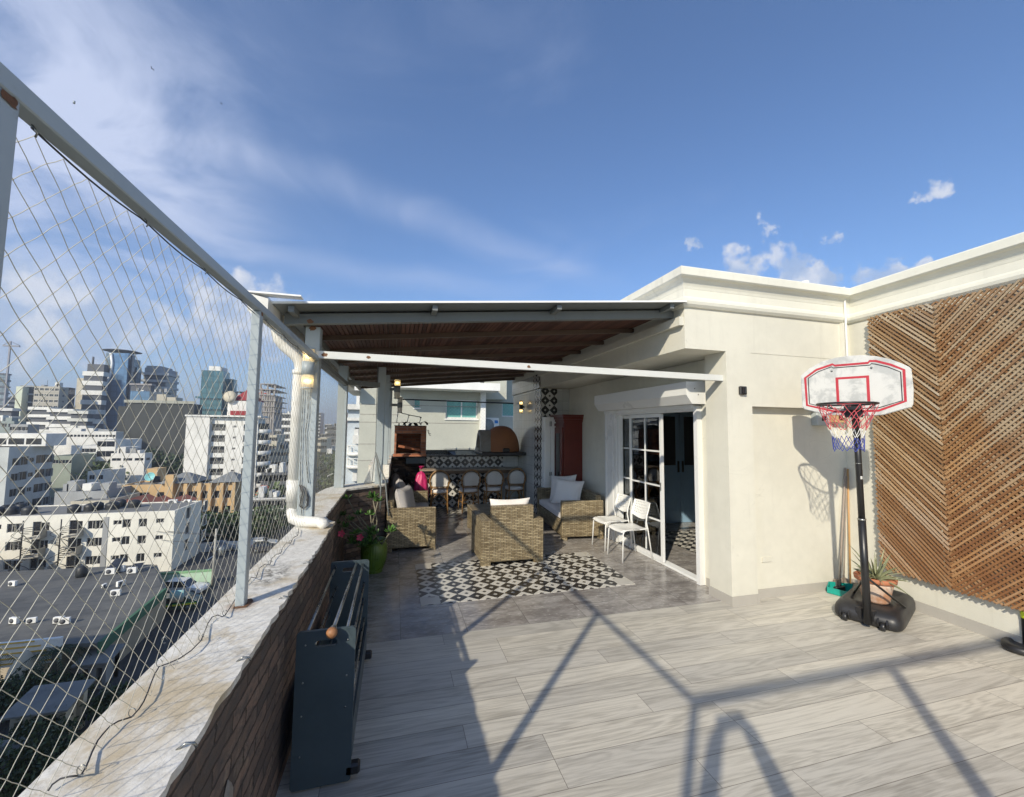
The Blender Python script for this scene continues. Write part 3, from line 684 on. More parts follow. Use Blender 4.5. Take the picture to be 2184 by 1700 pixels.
# ================================================================== safety net
def net(name,label,P,u0,u1,v0,v1,pitch,r,seed,jit=.004,knots=True,cat='netting'):
    # P(u,v)->xyz; knots on a 45 degree lattice, step = pitch
    q=random.Random(seed); pts={}; mb=MB(); h=pitch/2
    nu=int((u1-u0)/h); nv=int((v1-v0)/h)
    for i in range(nu+1):
        for j in range(nv+1):
            if (i+j)%2==0:
                pts[(i,j)]=Vector(P(u0+i*h+q.uniform(-jit,jit),v0+j*h+q.uniform(-jit,jit)))+Vector((q.uniform(-jit,jit),0,0))
    for (i,j),p in pts.items():
        for d in((1,1),(1,-1)):
            b=pts.get((i+d[0],j+d[1]))
            if b is None: continue
            m=(p+b)/2+Vector((q.uniform(-jit,jit)*.5,q.uniform(-jit,jit)*.7,q.uniform(-jit,jit)*.7))
            mb.tube([p,m,b],r,3,0,False)
        if knots:
            k=r*2.0
            mb.add([(p.x+k,p.y,p.z),(p.x-k,p.y,p.z),(p.x,p.y+k,p.z),(p.x,p.y-k,p.z),(p.x,p.y,p.z+k),(p.x,p.y,p.z-k)],[(0,2,4),(2,1,4),(1,3,4),(3,0,4),(2,0,5),(1,2,5),(3,1,5),(0,3,5)],0,True)
    return tag(mb.build(name,M['cord']),label,cat)
net('safety_net','beige diamond mesh safety net strung from the top rail to the parapet',lambda u,v:(-.715+.010*math.sin(u*2)*math.sin((v-.95)*2.1),u,v),.50,6.35,.958,2.379,.0745,.00092,1,.0020)
net('safety_net','diamond net at the corner behind the potted plants',lambda u,v:(-.68+.5*u/.62,6.42+.3*u/.62,v),0,.5,.965,2.7,.085,.0007,2,.003,False)
net('safety_net','fine diamond net across the kitchen end, before the grey building',lambda u,v:(u,10.32,v),-.15,2.9,1.15,2.75,.085,.0011,3,.003,False)
# ================================================================== pergola
def zb(x): return 2.66+.0965*(x+.9)
pg=thing('canopy','lean-to canopy with dark timber ceiling and thin white roof sheet','canopy',(1,7,2.7))
def CP(name,mb,mat):
    o=mb.build(name,mat,pg); o.matrix_parent_inverse=Matrix.Translation((-1,-7,-2.7)); return o
X0,X1=-.93,2.882; ang=math.atan(.0965)
def xbar(y0,y1,h,dz,xa=X0,xb=X1): 
    return MB().add([(xa,y0,zb(xa)+dz),(xb,y0,zb(xb)+dz),(xb,y1,zb(xb)+dz),(xa,y1,zb(xa)+dz),(xa,y0,zb(xa)+dz+h),(xb,y0,zb(xb)+dz+h),(xb,y1,zb(xb)+dz+h),(xa,y1,zb(xa)+dz+h)],[(0,3,2,1),(4,5,6,7),(0,1,5,4),(1,2,6,5),(2,3,7,6),(3,0,4,7)])
CP('front_beam',xbar(3.83,3.90,.085,0),M['steeld'])
for k in range(8): CP('rafter',xbar(4.62+k*.79,4.66+k*.79,.05,.016,-.80),M['raft'])
CP('edge_beam',MB().box(-.86,3.91,zb(-.83),-.80,10.36,zb(-.83)+.08),M['steeld'])
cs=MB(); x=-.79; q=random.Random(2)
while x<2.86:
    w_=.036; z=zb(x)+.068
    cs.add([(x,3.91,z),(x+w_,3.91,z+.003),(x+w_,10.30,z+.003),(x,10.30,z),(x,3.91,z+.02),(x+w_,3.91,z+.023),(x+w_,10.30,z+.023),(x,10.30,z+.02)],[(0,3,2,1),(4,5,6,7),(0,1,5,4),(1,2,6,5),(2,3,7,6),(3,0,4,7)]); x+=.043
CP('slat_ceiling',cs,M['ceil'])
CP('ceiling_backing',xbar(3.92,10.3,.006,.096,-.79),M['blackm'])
CP('roof_sheet',xbar(3.595,10.42,.016,.108,-.98,2.87),M['sheetw'])
for (xa) in(-.86,.28,1.45,2.70): CP('bracket',MB().box(xa,3.64,zb(xa)+.055,xa+.045,3.826,zb(xa)+.103),M['steeld'])
CP('sheet_underside',xbar(3.61,10.4,.003,.1035,-.97,2.86),M['steeld'])
# gutter with open end
gx=-1.10; gz=zb(-1.0)+.02
gpoly=[(gx,gz+.13),(gx-.01,gz+.10),(gx,gz),(gx+.03,gz-.03),(gx+.12,gz-.03),(gx+.135,gz),(gx+.135,gz+.10)]
CP('gutter',MB().prism(gpoly,'y',3.50,10.45),M['pvc'])
CP('roof_flashing',MB().box(-1.12,3.5,zb(-1)+.158,-.74,3.60,zb(-1)+.170).box(-1.12,3.602,zb(-1)+.157,-1.0,10.4,zb(-1)+.169),M['sheetw'])
def post(cx,cy,s,z0,z1,mat='steel'):
    o=CP('post',MB().box(cx-s/2,cy-s/2,z0,cx+s/2,cy+s/2,z1,bev=.004),M[mat]); return o
PX2=aty(660,900,4.0).x
post(PX2+.005,4.0,.12,.95,zb(PX2))
post(-.745,6.40,.125,.95,zb(-.74))
post(-.225,6.72,.11,.95,zb(-.22)); post(-.17,7.75,.10,1.15,zb(-.17)); post(-.15,9.0,.08,1.15,zb(-.1)); post(-.15,10.28,.10,1.15,zb(-.1))
CP('tie_bar',MB().bar((-.70,6.45,2.45),(-.2,6.72,2.45),.05,.07),M['steeld'])
CP('crossbar',MB().bar((PX2+.05,3.915,2.425),(3.40,3.73,2.375),.05,.062),M['steelw'])
def patch(cx,cz,y,r,seed):
    q=random.Random(seed); n=14; v=[(cx+r*q.uniform(.55,1.1)*math.cos(2*math.pi*i/n),y,cz+.8*r*q.uniform(.5,1.0)*math.sin(2*math.pi*i/n)) for i in range(n)]
    return MB().add(v,[tuple(range(n))])
for (px,r_) in((692,.030),(786,.021),(1128,.022)):
    t=(px-683)/(1545-683); x=PX2+.05+(3.40-PX2-.05)*0; 
    yy=3.888; p=aty(px,750+(px-683)*.0578+4,yy-.0); f_=(p.x-(PX2+.05))/(3.40-PX2-.05); yy=3.915+(3.73-3.915)*f_-.0262
    p=aty(px,750+(px-683)*.0578+10,yy); CP('rust_patch',patch(p.x,2.425-.05*f_,yy,r_,px),M['rust'])
CP('rust_patch',patch(PX2,zb(PX2)-.02,3.9385,.035,5),M['rust'])
CP('rust_patch',patch(PX2,zb(PX2)+.018,3.8285,.03,6),M['rust'])
# downpipe
pipe=[aty(590,672,3.98),aty(591,705,4.0),aty(596,724,4.0),aty(606,737,4.0),aty(628,756,4.0),aty(638,768,4.0),aty(642,785,4.0)]
px_,pz_=aty(633,900,4.0).x,0
low=[(px_,4.0,2.2),(px_,4.0,1.1)]
dp=thing('downpipe','white plastic downpipe running down beside the steel corner post','pipe',(px_,4.0,1))
def DPp(name,mb,mat):
    o=mb.build(name,mat,dp); o.matrix_parent_inverse=Matrix.Translation((-px_,-4.0,-1)); return o
DPp('pipe',MB().tube([tuple(p) for p in pipe]+[(px_,4.0,pipe[-1].z-.06)]+low,.050,16),M['pvc'])
DPp('pipe_collar',MB().tube([(px_,4.0,1.34),(px_,4.0,1.16)],.058,16),M['pvc']); DPp('pipe_collar',MB().tube([(px_,4.0,pipe[-1].z-.02),(px_,4.0,pipe[-1].z-.06)],.054,16),M['pvc'])
el=[(px_,4.0,1.16),(px_-.0,3.99,1.07),(px_+.02,3.97,1.02),(px_+.07,3.95,1.00),(px_+.15,3.93,.995),(-.60,3.89,.995),(-.565,3.88,.985),(-.548,3.88,.955)]
DPp('pipe_elbow',MB().tube(el,[.04,.046,.050,.048,.045,.045,.046,.046],16),M['pvc'])
# cable along the parapet
cb=thing('cable','thin dark cable looped through hooks along the parapet top','cable',(-.65,2,.955))
hooks=[(8,1700),(305,1518),(497,1282-0),(605,1110)]
pts=[];q=random.Random(8)
hk=[atz(175,1690,.955),atz(225,1612,.955),atz(282,1523,.955),atz(338,1418,.955),atz(430,1304,.955),atz(480,1290,.955),atz(512,1280,.955)]
hk2=[atz(540,1235,.955),atz(556,1212,.955),atz(585,1172,.955),atz(620,1140,.955),atz(652,1118,.955)]
def loopy(H,am):
    o=[]
    for a,b in zip(H[:-1],H[1:]):
        L=(b-a).length
        for k in range(12):
            t=k/12; p=a+(b-a)*t; h=math.sin(t*math.pi); p=p+Vector((-.03*am*h*(1+.3*q.random()*0),0,.045*am*h)); o.append(p)
    o.append(H[-1]); return o
tr1=[(345,1700),(375,1655),(430,1615),(500,1598),(580,1590),(620,1520),(660,1420),(700,1340),(740,1290),(790,1235),(850,1200),(945,1170),(995,1115),(1030,1060),(1060,990),(1085,920),(1110,860),(1140,810),(1210,785),(1290,750),(1370,695),(1440,625),(1465,560),(1490,500),(1520,455),(1560,440),(1590,452),(1610,445),(1640,400),(1690,320)]
trp=[atz(a*.5294/1.7786,(2100+b*.5294)/1.7786,.958+.012*abs(math.sin(i*.55))) for i,(a,b) in enumerate(tr1)]
tr2=[atz(a*.3529/1.7786+900/1.7786,(1900+b*.3529)/1.7786,.958+.01*abs(math.sin(i*.8))) for i,(a,b) in enumerate(((100,900),(150,820),(200,830),(240,720),(300,680),(350,685),(370,620),(420,575),(465,565),(490,500),(530,450),(570,460),(600,400),(650,370),(660,300)))]
for H_ in(trp,tr2):
    o=MB().tube(H_,.0022,5).build('cable_run',M['wire'],cb); o.matrix_parent_inverse=Matrix.Translation((.65,-2,-.955))
hk=[trp[0]]+[trp[i] for i in(4,11,17,21,27)]+[trp[-1]]; hk2=[tr2[i] for i in(5,8,11,13)]
for p in hk[1:-1]+[atz(350,1372,.955)]+hk2:
    o=MB().tube([p+Vector((.009*math.cos(a),0,.012+.012*math.sin(a))) for a in [i*.6 for i in range(10)]],.0014,4).build('ring_hook',M['chrome'],cb); o.matrix_parent_inverse=Matrix.Translation((.65,-2,-.955))
# cable coil and wires on the corner post
cc=MB(); y_=3.925
def cpt(a,b): p=aty(a,b,y_); return (p.x,p.y,p.z)
cc.tube([cpt(648,830),cpt(645,880),cpt(643,930),cpt(641,1000),cpt(640,1060),cpt(644,1100)],.0028,5)
cc.tube([cpt(657,830),cpt(657,880),cpt(652,920),cpt(653,980),cpt(658,1030)],.0028,5)
for dx in(0,2.5,-2): cc.tube([cpt(640+dx,1034),cpt(646+dx,1050),cpt(641+dx,1080),cpt(648,1086),cpt(655-dx,1078),cpt(656-dx,1060),cpt(650,1040),cpt(640+dx,1034)],.0035,5)
tag(cc.build('cable_coil',M['wire']),'coil of black cable hanging on the corner post','cable')
# ================================================================== objects on the terrace
def part(parent,name,mb,mat,label=None,world=True):
    o=mb.build(name,mat,parent)
    if world and parent is not None:
        root=parent
        off=Vector((0,0,0))
        while root is not None: off+=root.location if root.matrix_parent_inverse==Matrix.Identity(4) else Vector((0,0,0)); root=root.parent
        o.matrix_parent_inverse=Matrix.Translation(-off) if parent.parent is None else Matrix.Identity(4)
    if label:o['label']=label
    return o
def rotm(a,ax='Z'): return Matrix.Rotation(a,4,ax)
def T(x,y,z): return Matrix.Translation((x,y,z))
# ---- lattice
lt=thing('wooden_lattice','tall weathered wooden lattice fixed to the right wall in a V pattern','lattice',(5.2,2.6,1.7))
def lattice(ya,yb,za,zt,dirn,xoff,mat,name,w=.0165,th=.014,sp=.0475,seed=1,zfun=None):
    # slats in plane x=rx(y)-xoff between ya..yb (ya<yb), slope dirn
    q=random.Random(seed); mb=MB(); c=za-(yb-ya)-.3
    ztf=zfun or (lambda y:zt)
    while c<zt+(yb-ya):
        # line z = c + dirn*(y-y0) ; y0=ya for dirn>0 else yb
        y0=ya if dirn>0 else yb; pts=[]
        t0=ya;t1=yb
        # clip in z
        def zz(y): return c+abs(y-y0)*1.0
        lo,hi=(ya,yb)
        # z increases away from y0
        s0,s1=0,(yb-ya)
        s0=max(s0,za-c); s1=min(s1,zt-c)
        if s1-s0>.03:
            s0-=q.uniform(0,.012); s1+=q.uniform(0,.012)
            jy=q.uniform(-.005,.005); j2=q.uniform(-.006,.006)
            def P(s): 
                y=(ya+s) if dirn>0 else (yb-s); return Vector((rx(y)-xoff,y,c+s+jy))
            a,b=P(s0),P(s1)+Vector((0,0,j2)); mb.bar(a,b,w*q.uniform(.85,1.1),th,0,up=(1,0,0))
        c+=sp*q.uniform(.96,1.04)
    return part(lt,name,mb,mat)
yA0=aty(1,1,1); 
lyl=atx(1866,950,rx(3.4)-.07).y; lym=atx(2013,950,rx(2.8)-.07).y
zbot,ztop=.345,3.085
# the panels: left one slopes down towards the middle, right one slopes up towards the camera
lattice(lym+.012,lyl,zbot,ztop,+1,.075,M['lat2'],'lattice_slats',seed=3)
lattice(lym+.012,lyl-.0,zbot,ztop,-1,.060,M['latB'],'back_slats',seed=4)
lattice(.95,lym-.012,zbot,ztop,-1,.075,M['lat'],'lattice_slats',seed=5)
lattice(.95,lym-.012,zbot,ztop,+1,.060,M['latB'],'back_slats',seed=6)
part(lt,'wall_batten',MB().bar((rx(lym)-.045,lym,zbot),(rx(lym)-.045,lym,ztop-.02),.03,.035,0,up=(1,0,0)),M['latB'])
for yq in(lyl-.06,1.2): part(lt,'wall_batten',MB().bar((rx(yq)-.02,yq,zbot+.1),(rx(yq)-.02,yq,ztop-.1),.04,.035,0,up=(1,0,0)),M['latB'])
# ---- basketball hoop
poleB=atz(1851,1326,.06)
bh=thing('basketball_hoop','portable basketball hoop with white red-lined backboard on a black pole','basketball hoop',(poleB.x,poleB.y,0))
BX,BY=poleB.x,poleB.y
ux=Vector((.80,.60,0)).normalized(); vx=Vector((-ux.y,ux.x,0))   # ux: from the pole back towards the corner
fwd=-ux
def BW(a,b,z): return Vector((BX,BY,0))+ux*a+vx*b+Vector((0,0,z))
# base tank outline (a along ux, b across)
fl_=atz(1775,1308,.03)-Vector((BX,BY,0)); frr=atz(1926,1350,.03)-Vector((BX,BY,0)); rr_=atz(1955,1290,.06)-Vector((BX,BY,0)); bl_=atz(1815,1268,.06)-Vector((BX,BY,0))
outl=[]
corn=[fl_,frr,rr_,rr_+Vector((.02,.14,0)),bl_+Vector((.2,.12,0)),bl_]
def tank():
    mb=MB(); cen=sum(corn,Vector())/len(corn)
    def ring(s,z,rnd=.16):
        pts=[];n=len(corn)
        for i in range(n):
            p=cen+(corn[i]-cen)*s; pr=cen+(corn[i-1]-cen)*s; nx=cen+(corn[(i+1)%n]-cen)*s
            a=p+(pr-p)*rnd; b=p+(nx-p)*rnd
            for k in range(5):
                t=k/4; pts.append((a*(1-t)**2+p*2*t*(1-t)+b*t*t)+Vector((0,0,z-((a*(1-t)**2+p*2*t*(1-t)+b*t*t)).z)))
        return pts
    rings=[ring(.96,.012),ring(1.0,.03),ring(1.0,.085),ring(.965,.12),ring(.88,.15),ring(.72,.165),ring(.60,.14),ring(.3,.125)]
    n=len(rings[0]); vs=[tuple(Vector((BX,BY,0))+p) for r_ in rings for p in r_]; fs=[]
    for i in range(len(rings)-1):
        for j in range(n): fs.append((i*n+j,i*n+(j+1)%n,(i+1)*n+(j+1)%n,(i+1)*n+j))
    fs.append(tuple((len(rings)-1)*n+j for j in range(n))); fs.append(tuple(reversed(range(n))))
    mb.add(vs,fs,0,True); return mb
base=part(bh,'base_tank',tank(),M['black'])
P0=Vector((BX,BY,0)); fd=(frr-fl_); fdn=Vector((fd.x,fd.y,0)).normalized(); fnn=Vector((fd.y,-fd.x,0)).normalized()
if fnn.dot(Vector((BX,BY,0)))>0: fnn=-fnn
for t in(.20,.74):
    c=P0+fl_+fd*t+fnn*.012; c.z=.038
    M_=T(*c)@Matrix(((fdn.x,fnn.x,0,0),(fdn.y,fnn.y,0,0),(0,0,1,0),(0,0,0,1)))@Matrix.Rotation(R(90),4,'Y')
    part(bh,'wheel',MB().lathe([(0,-.018),(.034,-.018),(.038,-.01),(.038,.01),(.034,.018),(0,.018)],20,0,(0,0,0),M=M_),M['blackm'])
    part(bh,'wheel_bracket',MB().bar(c+fdn*-.032+Vector((0,0,.0))-fnn*.03,c+fdn*-.032+Vector((0,0,.05))+fnn*.01,.012,.05).bar(c+fdn*.032-fnn*.03,c+fdn*.032+Vector((0,0,.05))+fnn*.01,.012,.05),M['black'])
for t in(.42,.58):
    c=P0+fl_+fd*t; part(bh,'pole_socket',MB().bar(c+Vector((0,0,.03))-fnn*.02,c+Vector((0,0,.12))-fnn*.02,.05,.05),M['black'])
# pole, slightly leaning, three sections
topP=aty(1826,905,BY-.03)
pl=[Vector((BX,BY,.04)),Vector((BX,BY,.0))+(topP-Vector((BX,BY,0)))*.5,topP]
pl[1]=pl[0]+(topP-pl[0])*.5
part(bh,'pole',MB().tube([pl[0],pl[0]+(topP-pl[0])*.52],.031,16).tube([pl[0]+(topP-pl[0])*.52,topP+Vector((0,0,.12))],.0265,16),M['blackm'])
part(bh,'pole_collar',MB().tube([pl[0]+(topP-pl[0])*.515,pl[0]+(topP-pl[0])*.523],.0335,16).tube([pl[0]+(topP-pl[0])*.80,pl[0]+(topP-pl[0])*.803],.0275,16),M['chrome'])
part(bh,'pole_label',MB().box(-.011,-.001,-.014,.011,.001,.014,0,T(*(pl[0]+(topP-pl[0])*.73+Vector((-.012,-.0272,0))))),M['white'])
bt=Vector((BX,BY,.60)); bt=pl[0]+(topP-pl[0])*.235
for (a,b) in((1822,1264),(1931,1296)):
    e=atz(a,b,.15); part(bh,'brace',MB().tube([bt,e],.010,10),M['blackm'])
# backboard: plane facing fwd
bn=Vector((-.90,-.43,0)).normalized()       # board normal (towards the court)
bs=Vector((0,0,1)).cross(bn).normalized()    # board's own right
if bs.x<0: bs=-bs
BCy=2.87
cL=aty(1707,808,BCy); cR=aty(1948,842,BCy)
# fit: centre and width from the photo's left and right edges
ctr=aty(1828,822,BCy)
wd=.0
def solve(px,py):
    d=ray(px,py); # intersect with plane through ctr, normal bn
    o=Vector((0,0,CAMH)); t=(ctr-o).dot(bn)/d.dot(bn); p=o+d*t; return ((p-ctr).dot(bs),p.z-ctr.z)
z1s=.3529
def bp(x,y): return solve((2900+x*z1s)/1.7786,(1250+y*z1s)/1.7786)
outer_b=[bp(*q) for q in((390,500),(480,420),(620,345),(760,305),(900,283),(1050,275),(1200,287),(1350,318),(1470,362),(1560,405),(1578,425),(1602,640),(1598,800),(1580,835),(1270,920),(1150,928),(900,930),(650,915),(430,860),(408,830))]
xs=[p[0] for p in outer_b]
def BP(p,d=0.): return ctr+bs*p[0]+Vector((0,0,p[1]))+bn*d
def plate(poly,d0,d1,mi=0,mb=None):
    mb=mb or MB(); n=len(poly); vs=[BP(p,d0) for p in poly]+[BP(p,d1) for p in poly]
    return mb.add(vs,[tuple(range(n)),tuple(reversed(range(n,2*n)))]+[(i,n+i,n+(i+1)%n,(i+1)%n) for i in range(n)],mi)
cen2=(sum(p[0] for p in outer_b)/len(outer_b),sum(p[1] for p in outer_b)/len(outer_b))
def scl(poly,s): return [(cen2[0]+(p[0]-cen2[0])*s,cen2[1]+(p[1]-cen2[1])*s) for p in poly]
bb=plate(outer_b,.0,-.030); plate(scl(outer_b,.985),.008,.0,0,bb)
board=part(bh,'backboard',bb,M['board'])
def strip(pts,w,d,closed=True):
    mb=MB(); n=len(pts); L=[]
    P=[Vector((p[0],p[1])) for p in pts]
    for i in range(n):
        a=P[i-1] if (closed or i>0) else P[i]; b=P[(i+1)%n] if (closed or i<n-1) else P[i]
        t=(b-a).normalized(); nn=Vector((-t.y,t.x)); L.append((P[i]+nn*w/2,P[i]-nn*w/2))
    for i in range(n if closed else n-1):
        j=(i+1)%n; mb.add([BP(L[i][0],d),BP(L[j][0],d),BP(L[j][1],d),BP(L[i][1],d)],[(0,1,2,3)])
    return mb
red=[bp(*q) for q in((440,522),(560,435),(735,375),(758,390),(1115,360),(1132,340),(1200,340),(1360,380),(1500,435),(1518,770),(1230,872),(880,885),(760,882),(460,815))]
blk_=[bp(*q) for q in((473,525),(580,455),(722,402),(740,415),(1138,383),(1150,368),(1190,372),(1330,405),(1465,458),(1484,765),(1235,840),(880,857),(700,850),(487,798))]
sq=[bp(*q) for q in((780,528),(1110,507),(1125,785),(795,797))]
part(bh,'red_outline',strip(red,.020,.0095),M['redline']); part(bh,'black_outline',strip(blk_,.008,.0097),M['blackm'])
part(bh,'target_square',strip([sq[0],sq[1],sq[2],sq[3]],.030,.0095),M['redline'])
for q_ in((727,447),(1153,412)):
    p=BP(bp(*q_),.009); part(bh,'bolt',MB().tube([p,p+bn*.006],.009,10),M['chrome'])
# rim and net
rim_c=BP(bp(905,830),.0)+bn*.30; rim_c.z=BP(bp(960,850)).z+.03; RR=.215
brk=BP(bp(960,860),.0); rim_c=Vector((brk.x,brk.y,rim_c.z))+bn*.29
part(bh,'rim',MB().tube([rim_c+Vector((RR*math.cos(a),RR*math.sin(a),0)) for a in [i*math.pi/18 for i in range(36)]],.009,8,0,False,True),M['blackm'])
bk=MB(); bk.bar(brk+bn*.01+Vector((0,0,-.075)),brk+bn*.01+Vector((0,0,.035)),.13,.02,0,up=tuple(bn)); bk.bar(brk+bn*.02+Vector((0,0,.01)),brk+bn*.11+Vector((0,0,.01)),.11,.03)
for s_ in(-1,1): bk.tube([brk+bs*.06*s_+Vector((0,0,-.045))+bn*.015,rim_c+bs*.17*s_-bn*.12+Vector((0,0,-.005)),rim_c+bs*RR*s_*.98],.005,6)
part(bh,'rim_bracket',bk,M['blackm'])
def netpart(name,mat,k0,k1):
    mb=MB(); n=12; q=random.Random(5)
    lv=[(1.0,0),(.86,-.075),(.72,-.145),(.60,-.215),(.53,-.285),(.52,-.35),(.50,-.405)]
    def P(k,i): 
        r_,z=lv[k]; a=(i+.5*(k%2))*2*math.pi/n; return rim_c+Vector((RR*r_*math.cos(a),RR*r_*math.sin(a),z+.012*math.sin(i*2.3+k)-.008))
    for k in range(k0,k1):
        for i in range(n):
            b=1 if k%2 else 0
            for d in(b-1,b):
                a_,c_=P(k,i),P(k+1,i+d); mid_=(a_+c_)/2+Vector((0,0,-.006)); mb.tube([a_,mid_,c_],.0030,4,0,False)
    part(bh,name,mb,mat)
netpart('net',M['netred'],0,3); netpart('net',M['netwhite'],3,4); netpart('net',M['netblue'],4,6)
part(bh,'board_strut',MB().bar(topP+Vector((0,0,-.12)),BP(bp(960,760),-.03),.03,.05).bar(topP+Vector((0,0,.1)),BP(bp(960,500),-.03),.03,.04),M['blackm'])
# ---- plant in terracotta pot on the tank
pc=atz(1872,1283,.13)+Vector((.10,.10,0)); pc=Vector((BX,BY,0))+Vector((.40,.19,.135))
tp=thing('potted_aloe','spiky aloe in a chalky terracotta pot behind the hoop pole','plant',pc)
part(tp,'pot',MB().lathe([(0,0),(.098,0),(.108,.02),(.135,.16),(.150,.20),(.0,.20)],28,0,pc),M['terracotta'])
part(tp,'pot_rim',MB().lathe([(.148,.195),(.165,.20),(.170,.235),(.158,.245),(.145,.24),(.140,.21)],28,0,pc).lathe([(0,.215),(.142,.215)],20,0,pc),M['terrarim'])
al=MB(); q=random.Random(11)
for i in range(46):
    a=q.uniform(0,6.28); L=q.uniform(.14,.34); el_=q.uniform(.25,1.35); w_=q.uniform(.004,.016); pts=[];rs=[]
    for k in range(6):
        t=k/5; r_=.02+L*math.cos(el_)*t; z=.215+L*math.sin(el_)*t-.28*L*t*t*(1.3-el_)
        pts.append(pc+Vector((r_*math.cos(a),r_*math.sin(a),z))); rs.append(w_*(1-t)**.7+.0006)
    al.tube(pts,rs,5)
pts=[pc+Vector((-.07-.0*k,-.1,.24)) for k in range(1)]
for (sx,sy,ez) in((-.28,-.16,.36),(-.30,-.02,.22),(.26,-.16,-.06),(.12,-.22,.14),(-.2,.1,.42)):
    al.tube([pc+Vector((sx*t,sy*t,.22+(ez-.0)*t-.1*t*t)) for t in(0,.35,.7,1)],[.010,.008,.005,.001],5)
part(tp,'aloe_leaves',al,M['aloe'])
# ---- broom sticks, dustpan
bq=atz(1800,1243,0)
for k,(a,b,c,mt,lb) in enumerate(((1803,998,1790,'greywood','grey stick leaning in the corner behind the dustpan'),(1806,1016,1799,'greywood','thin worn stick leaning between the two other poles'),(1808,1000,1814,'yellowwood','yellow wooden broom handle leaning in the wall corner'))):
    top=aty(a,b,3.735); bot=aty(c,1250,3.66+.02*k); bot.z=.05
    br_=thing('broom',lb,'broom',bot); part(br_,'handle',MB().tube([bot,top],.0095 if k!=1 else .007,10),M[mt])
    part(br_,'brush_head',MB().box(bot.x-.07,bot.y-.02,0.02,bot.x+.07,bot.y+.02,.075,bev=.008),M['black'])
dpn=atz(1798,1266,0); dpz=thing('dustpan','turquoise plastic dustpan on the floor behind the hoop base','dustpan',(dpn.x,dpn.y,0))
L0=atz(1764,1264,.006);L1=atz(1836,1283,.006);B0=atz(1768,1258,.006);B1=atz(1843,1266,.006)
dm=MB(); hh=.085
o_=[L0,L1,B1,B0]; i_=[p+(sum(o_,Vector())/4-p)*.06 for p in o_]
vs=[(p.x,p.y,.006) for p in o_]+[(p.x,p.y,h) for p,h in zip(o_,(.07,.07,.10,.10))]+[(p.x,p.y,h) for p,h in zip(i_,(.07,.07,.10,.10))]+[(p.x,p.y,.014) for p in i_]
fs=[(3,2,1,0),(15,14,13,12)[::-1]]
for i in range(4):
    j=(i+1)%4; fs+=[(i,j,4+j,4+i),(4+i,4+j,8+j,8+i),(8+i,8+j,12+j,12+i)]
dm.add(vs,fs); part(dpz,'pan',dm,M['teal'])
part(dpz,'bristles',MB().box(B0.x+.05,B0.y-.06,.03,B0.x+.22,B0.y-.02,.13),M['greywood'])
# ---- right-edge stand with round base
sp_=atz(2176,1392,.0); st=thing('pole_stand','black pole with yellow tape band on an oval black base at the right edge','stand',(sp_.x+.06,sp_.y,0))
s0=Vector((sp_.x+.075,sp_.y-.0,0)); Ms=T(*s0)@Matrix.Scale(.75,4,(0,1,0))@rotm(R(20))
part(st,'base',MB().lathe([(0,.01),(.15,.005),(.17,.02),(.172,.045),(.158,.062),(.12,.066),(.09,.052),(.05,.05),(0,.055)],36,0,(0,0,0),M=Ms),M['black'])
part(st,'pole',MB().tube([s0+Vector((.01,0,.05)),s0+Vector((.01,0,1.3))],.019,14),M['blackm'])
yb_=aty(2181,1308,s0.y); part(st,'tape_band',MB().tube([s0+Vector((.01,0,yb_.z-.04)),s0+Vector((.01,0,yb_.z+.035))],.021,14),M['yellow'])
# ---- dark rack with rods
rk=thing('foosball_frame','dark navy folded games frame with end panels and steel rods beside the parapet','games frame',(-.31,2.95,0))
def panel(y,th=.018):
    xa,xb,za,zc=-.448,-.168,.012,.765; r_=.018
    hx0,hx1,hz0,hz1=-.362,-.256,.684,.716
    def rr4(x0,z0,x1,z1,r,k=4):
        o=[]
        for cx,cz,a0 in((x1-r,z0+r,-90),(x1-r,z1-r,0),(x0+r,z1-r,90),(x0+r,z0+r,180)):
            for i in range(k+1): a=R(a0+90*i/k); o.append((cx+r*math.cos(a),cz+r*math.sin(a)))
        return o
    O=rr4(xa,za,xb,zc,r_); I=rr4(hx0,hz0,hx1,hz1,.0155); n=len(O)
    vs=[(p[0],yy,p[1]) for yy in(y,y+th) for L in(O,I) for p in L]; fs=[]
    for i in range(n):
        j=(i+1)%n
        fs+=[(i,j,n+j,n+i),(2*n+j,2*n+i,3*n+i,3*n+j),(j,i,2*n+i,2*n+j),(n+i,n+j,3*n+j,3*n+i)]
    return MB().add(vs,fs)
for yy in(2.38,3.52): part(rk,'end_panel',panel(yy),M['navy'])
for (x,z) in((-.285,.745),(-.215,.735),(-.41,.735),(-.20,.60),(-.40,.58),(-.20,.47),(-.19,.33),(-.39,.30)):
    if z<.744: part(rk,'rod',MB().tube([(x,2.399,z),(x,3.519,z)],.0085 if z>.7 else .007,12),M['chrome'])
rod=part(rk,'rod',MB().tube([(-.276,2.36,.772),(-.262,3.54,.742)],.0095,12),M['chrome'])
part(rk,'rod_collar',MB().lathe([(0,-.02),(.014,-.02),(.017,-.01),(.017,.008),(.012,.016),(0,.016)],16,0,(0,0,0),M=T(-.2765,2.362,.773)@rotm(R(90),'X')),M['chrome'])
bl=MB(); bl.lathe([(.027*math.sin(math.pi*i/12),-.027*math.cos(math.pi*i/12)) for i in range(13)],20,0,(-.279,2.333,.768)); part(rk,'rod_handle',bl,M['woodball'])
for i,(x,z) in enumerate(((-.405,.70),(-.205,.705),(-.41,.52),(-.205,.53),(-.41,.36),(-.205,.375),(-.41,.17))):
    part(rk,'screw',MB().lathe([(0,0),(.0045,0),(.0045,.003),(0,.003)],8,0,(0,0,0),M=T(x,2.3795,z)@rotm(R(90),'X')),M['chrome'])
for yy in(2.40,3.50): part(rk,'foot',MB().box(-.20,yy-.02,.03,-.125,yy+.03,.085,bev=.01),M['black'])
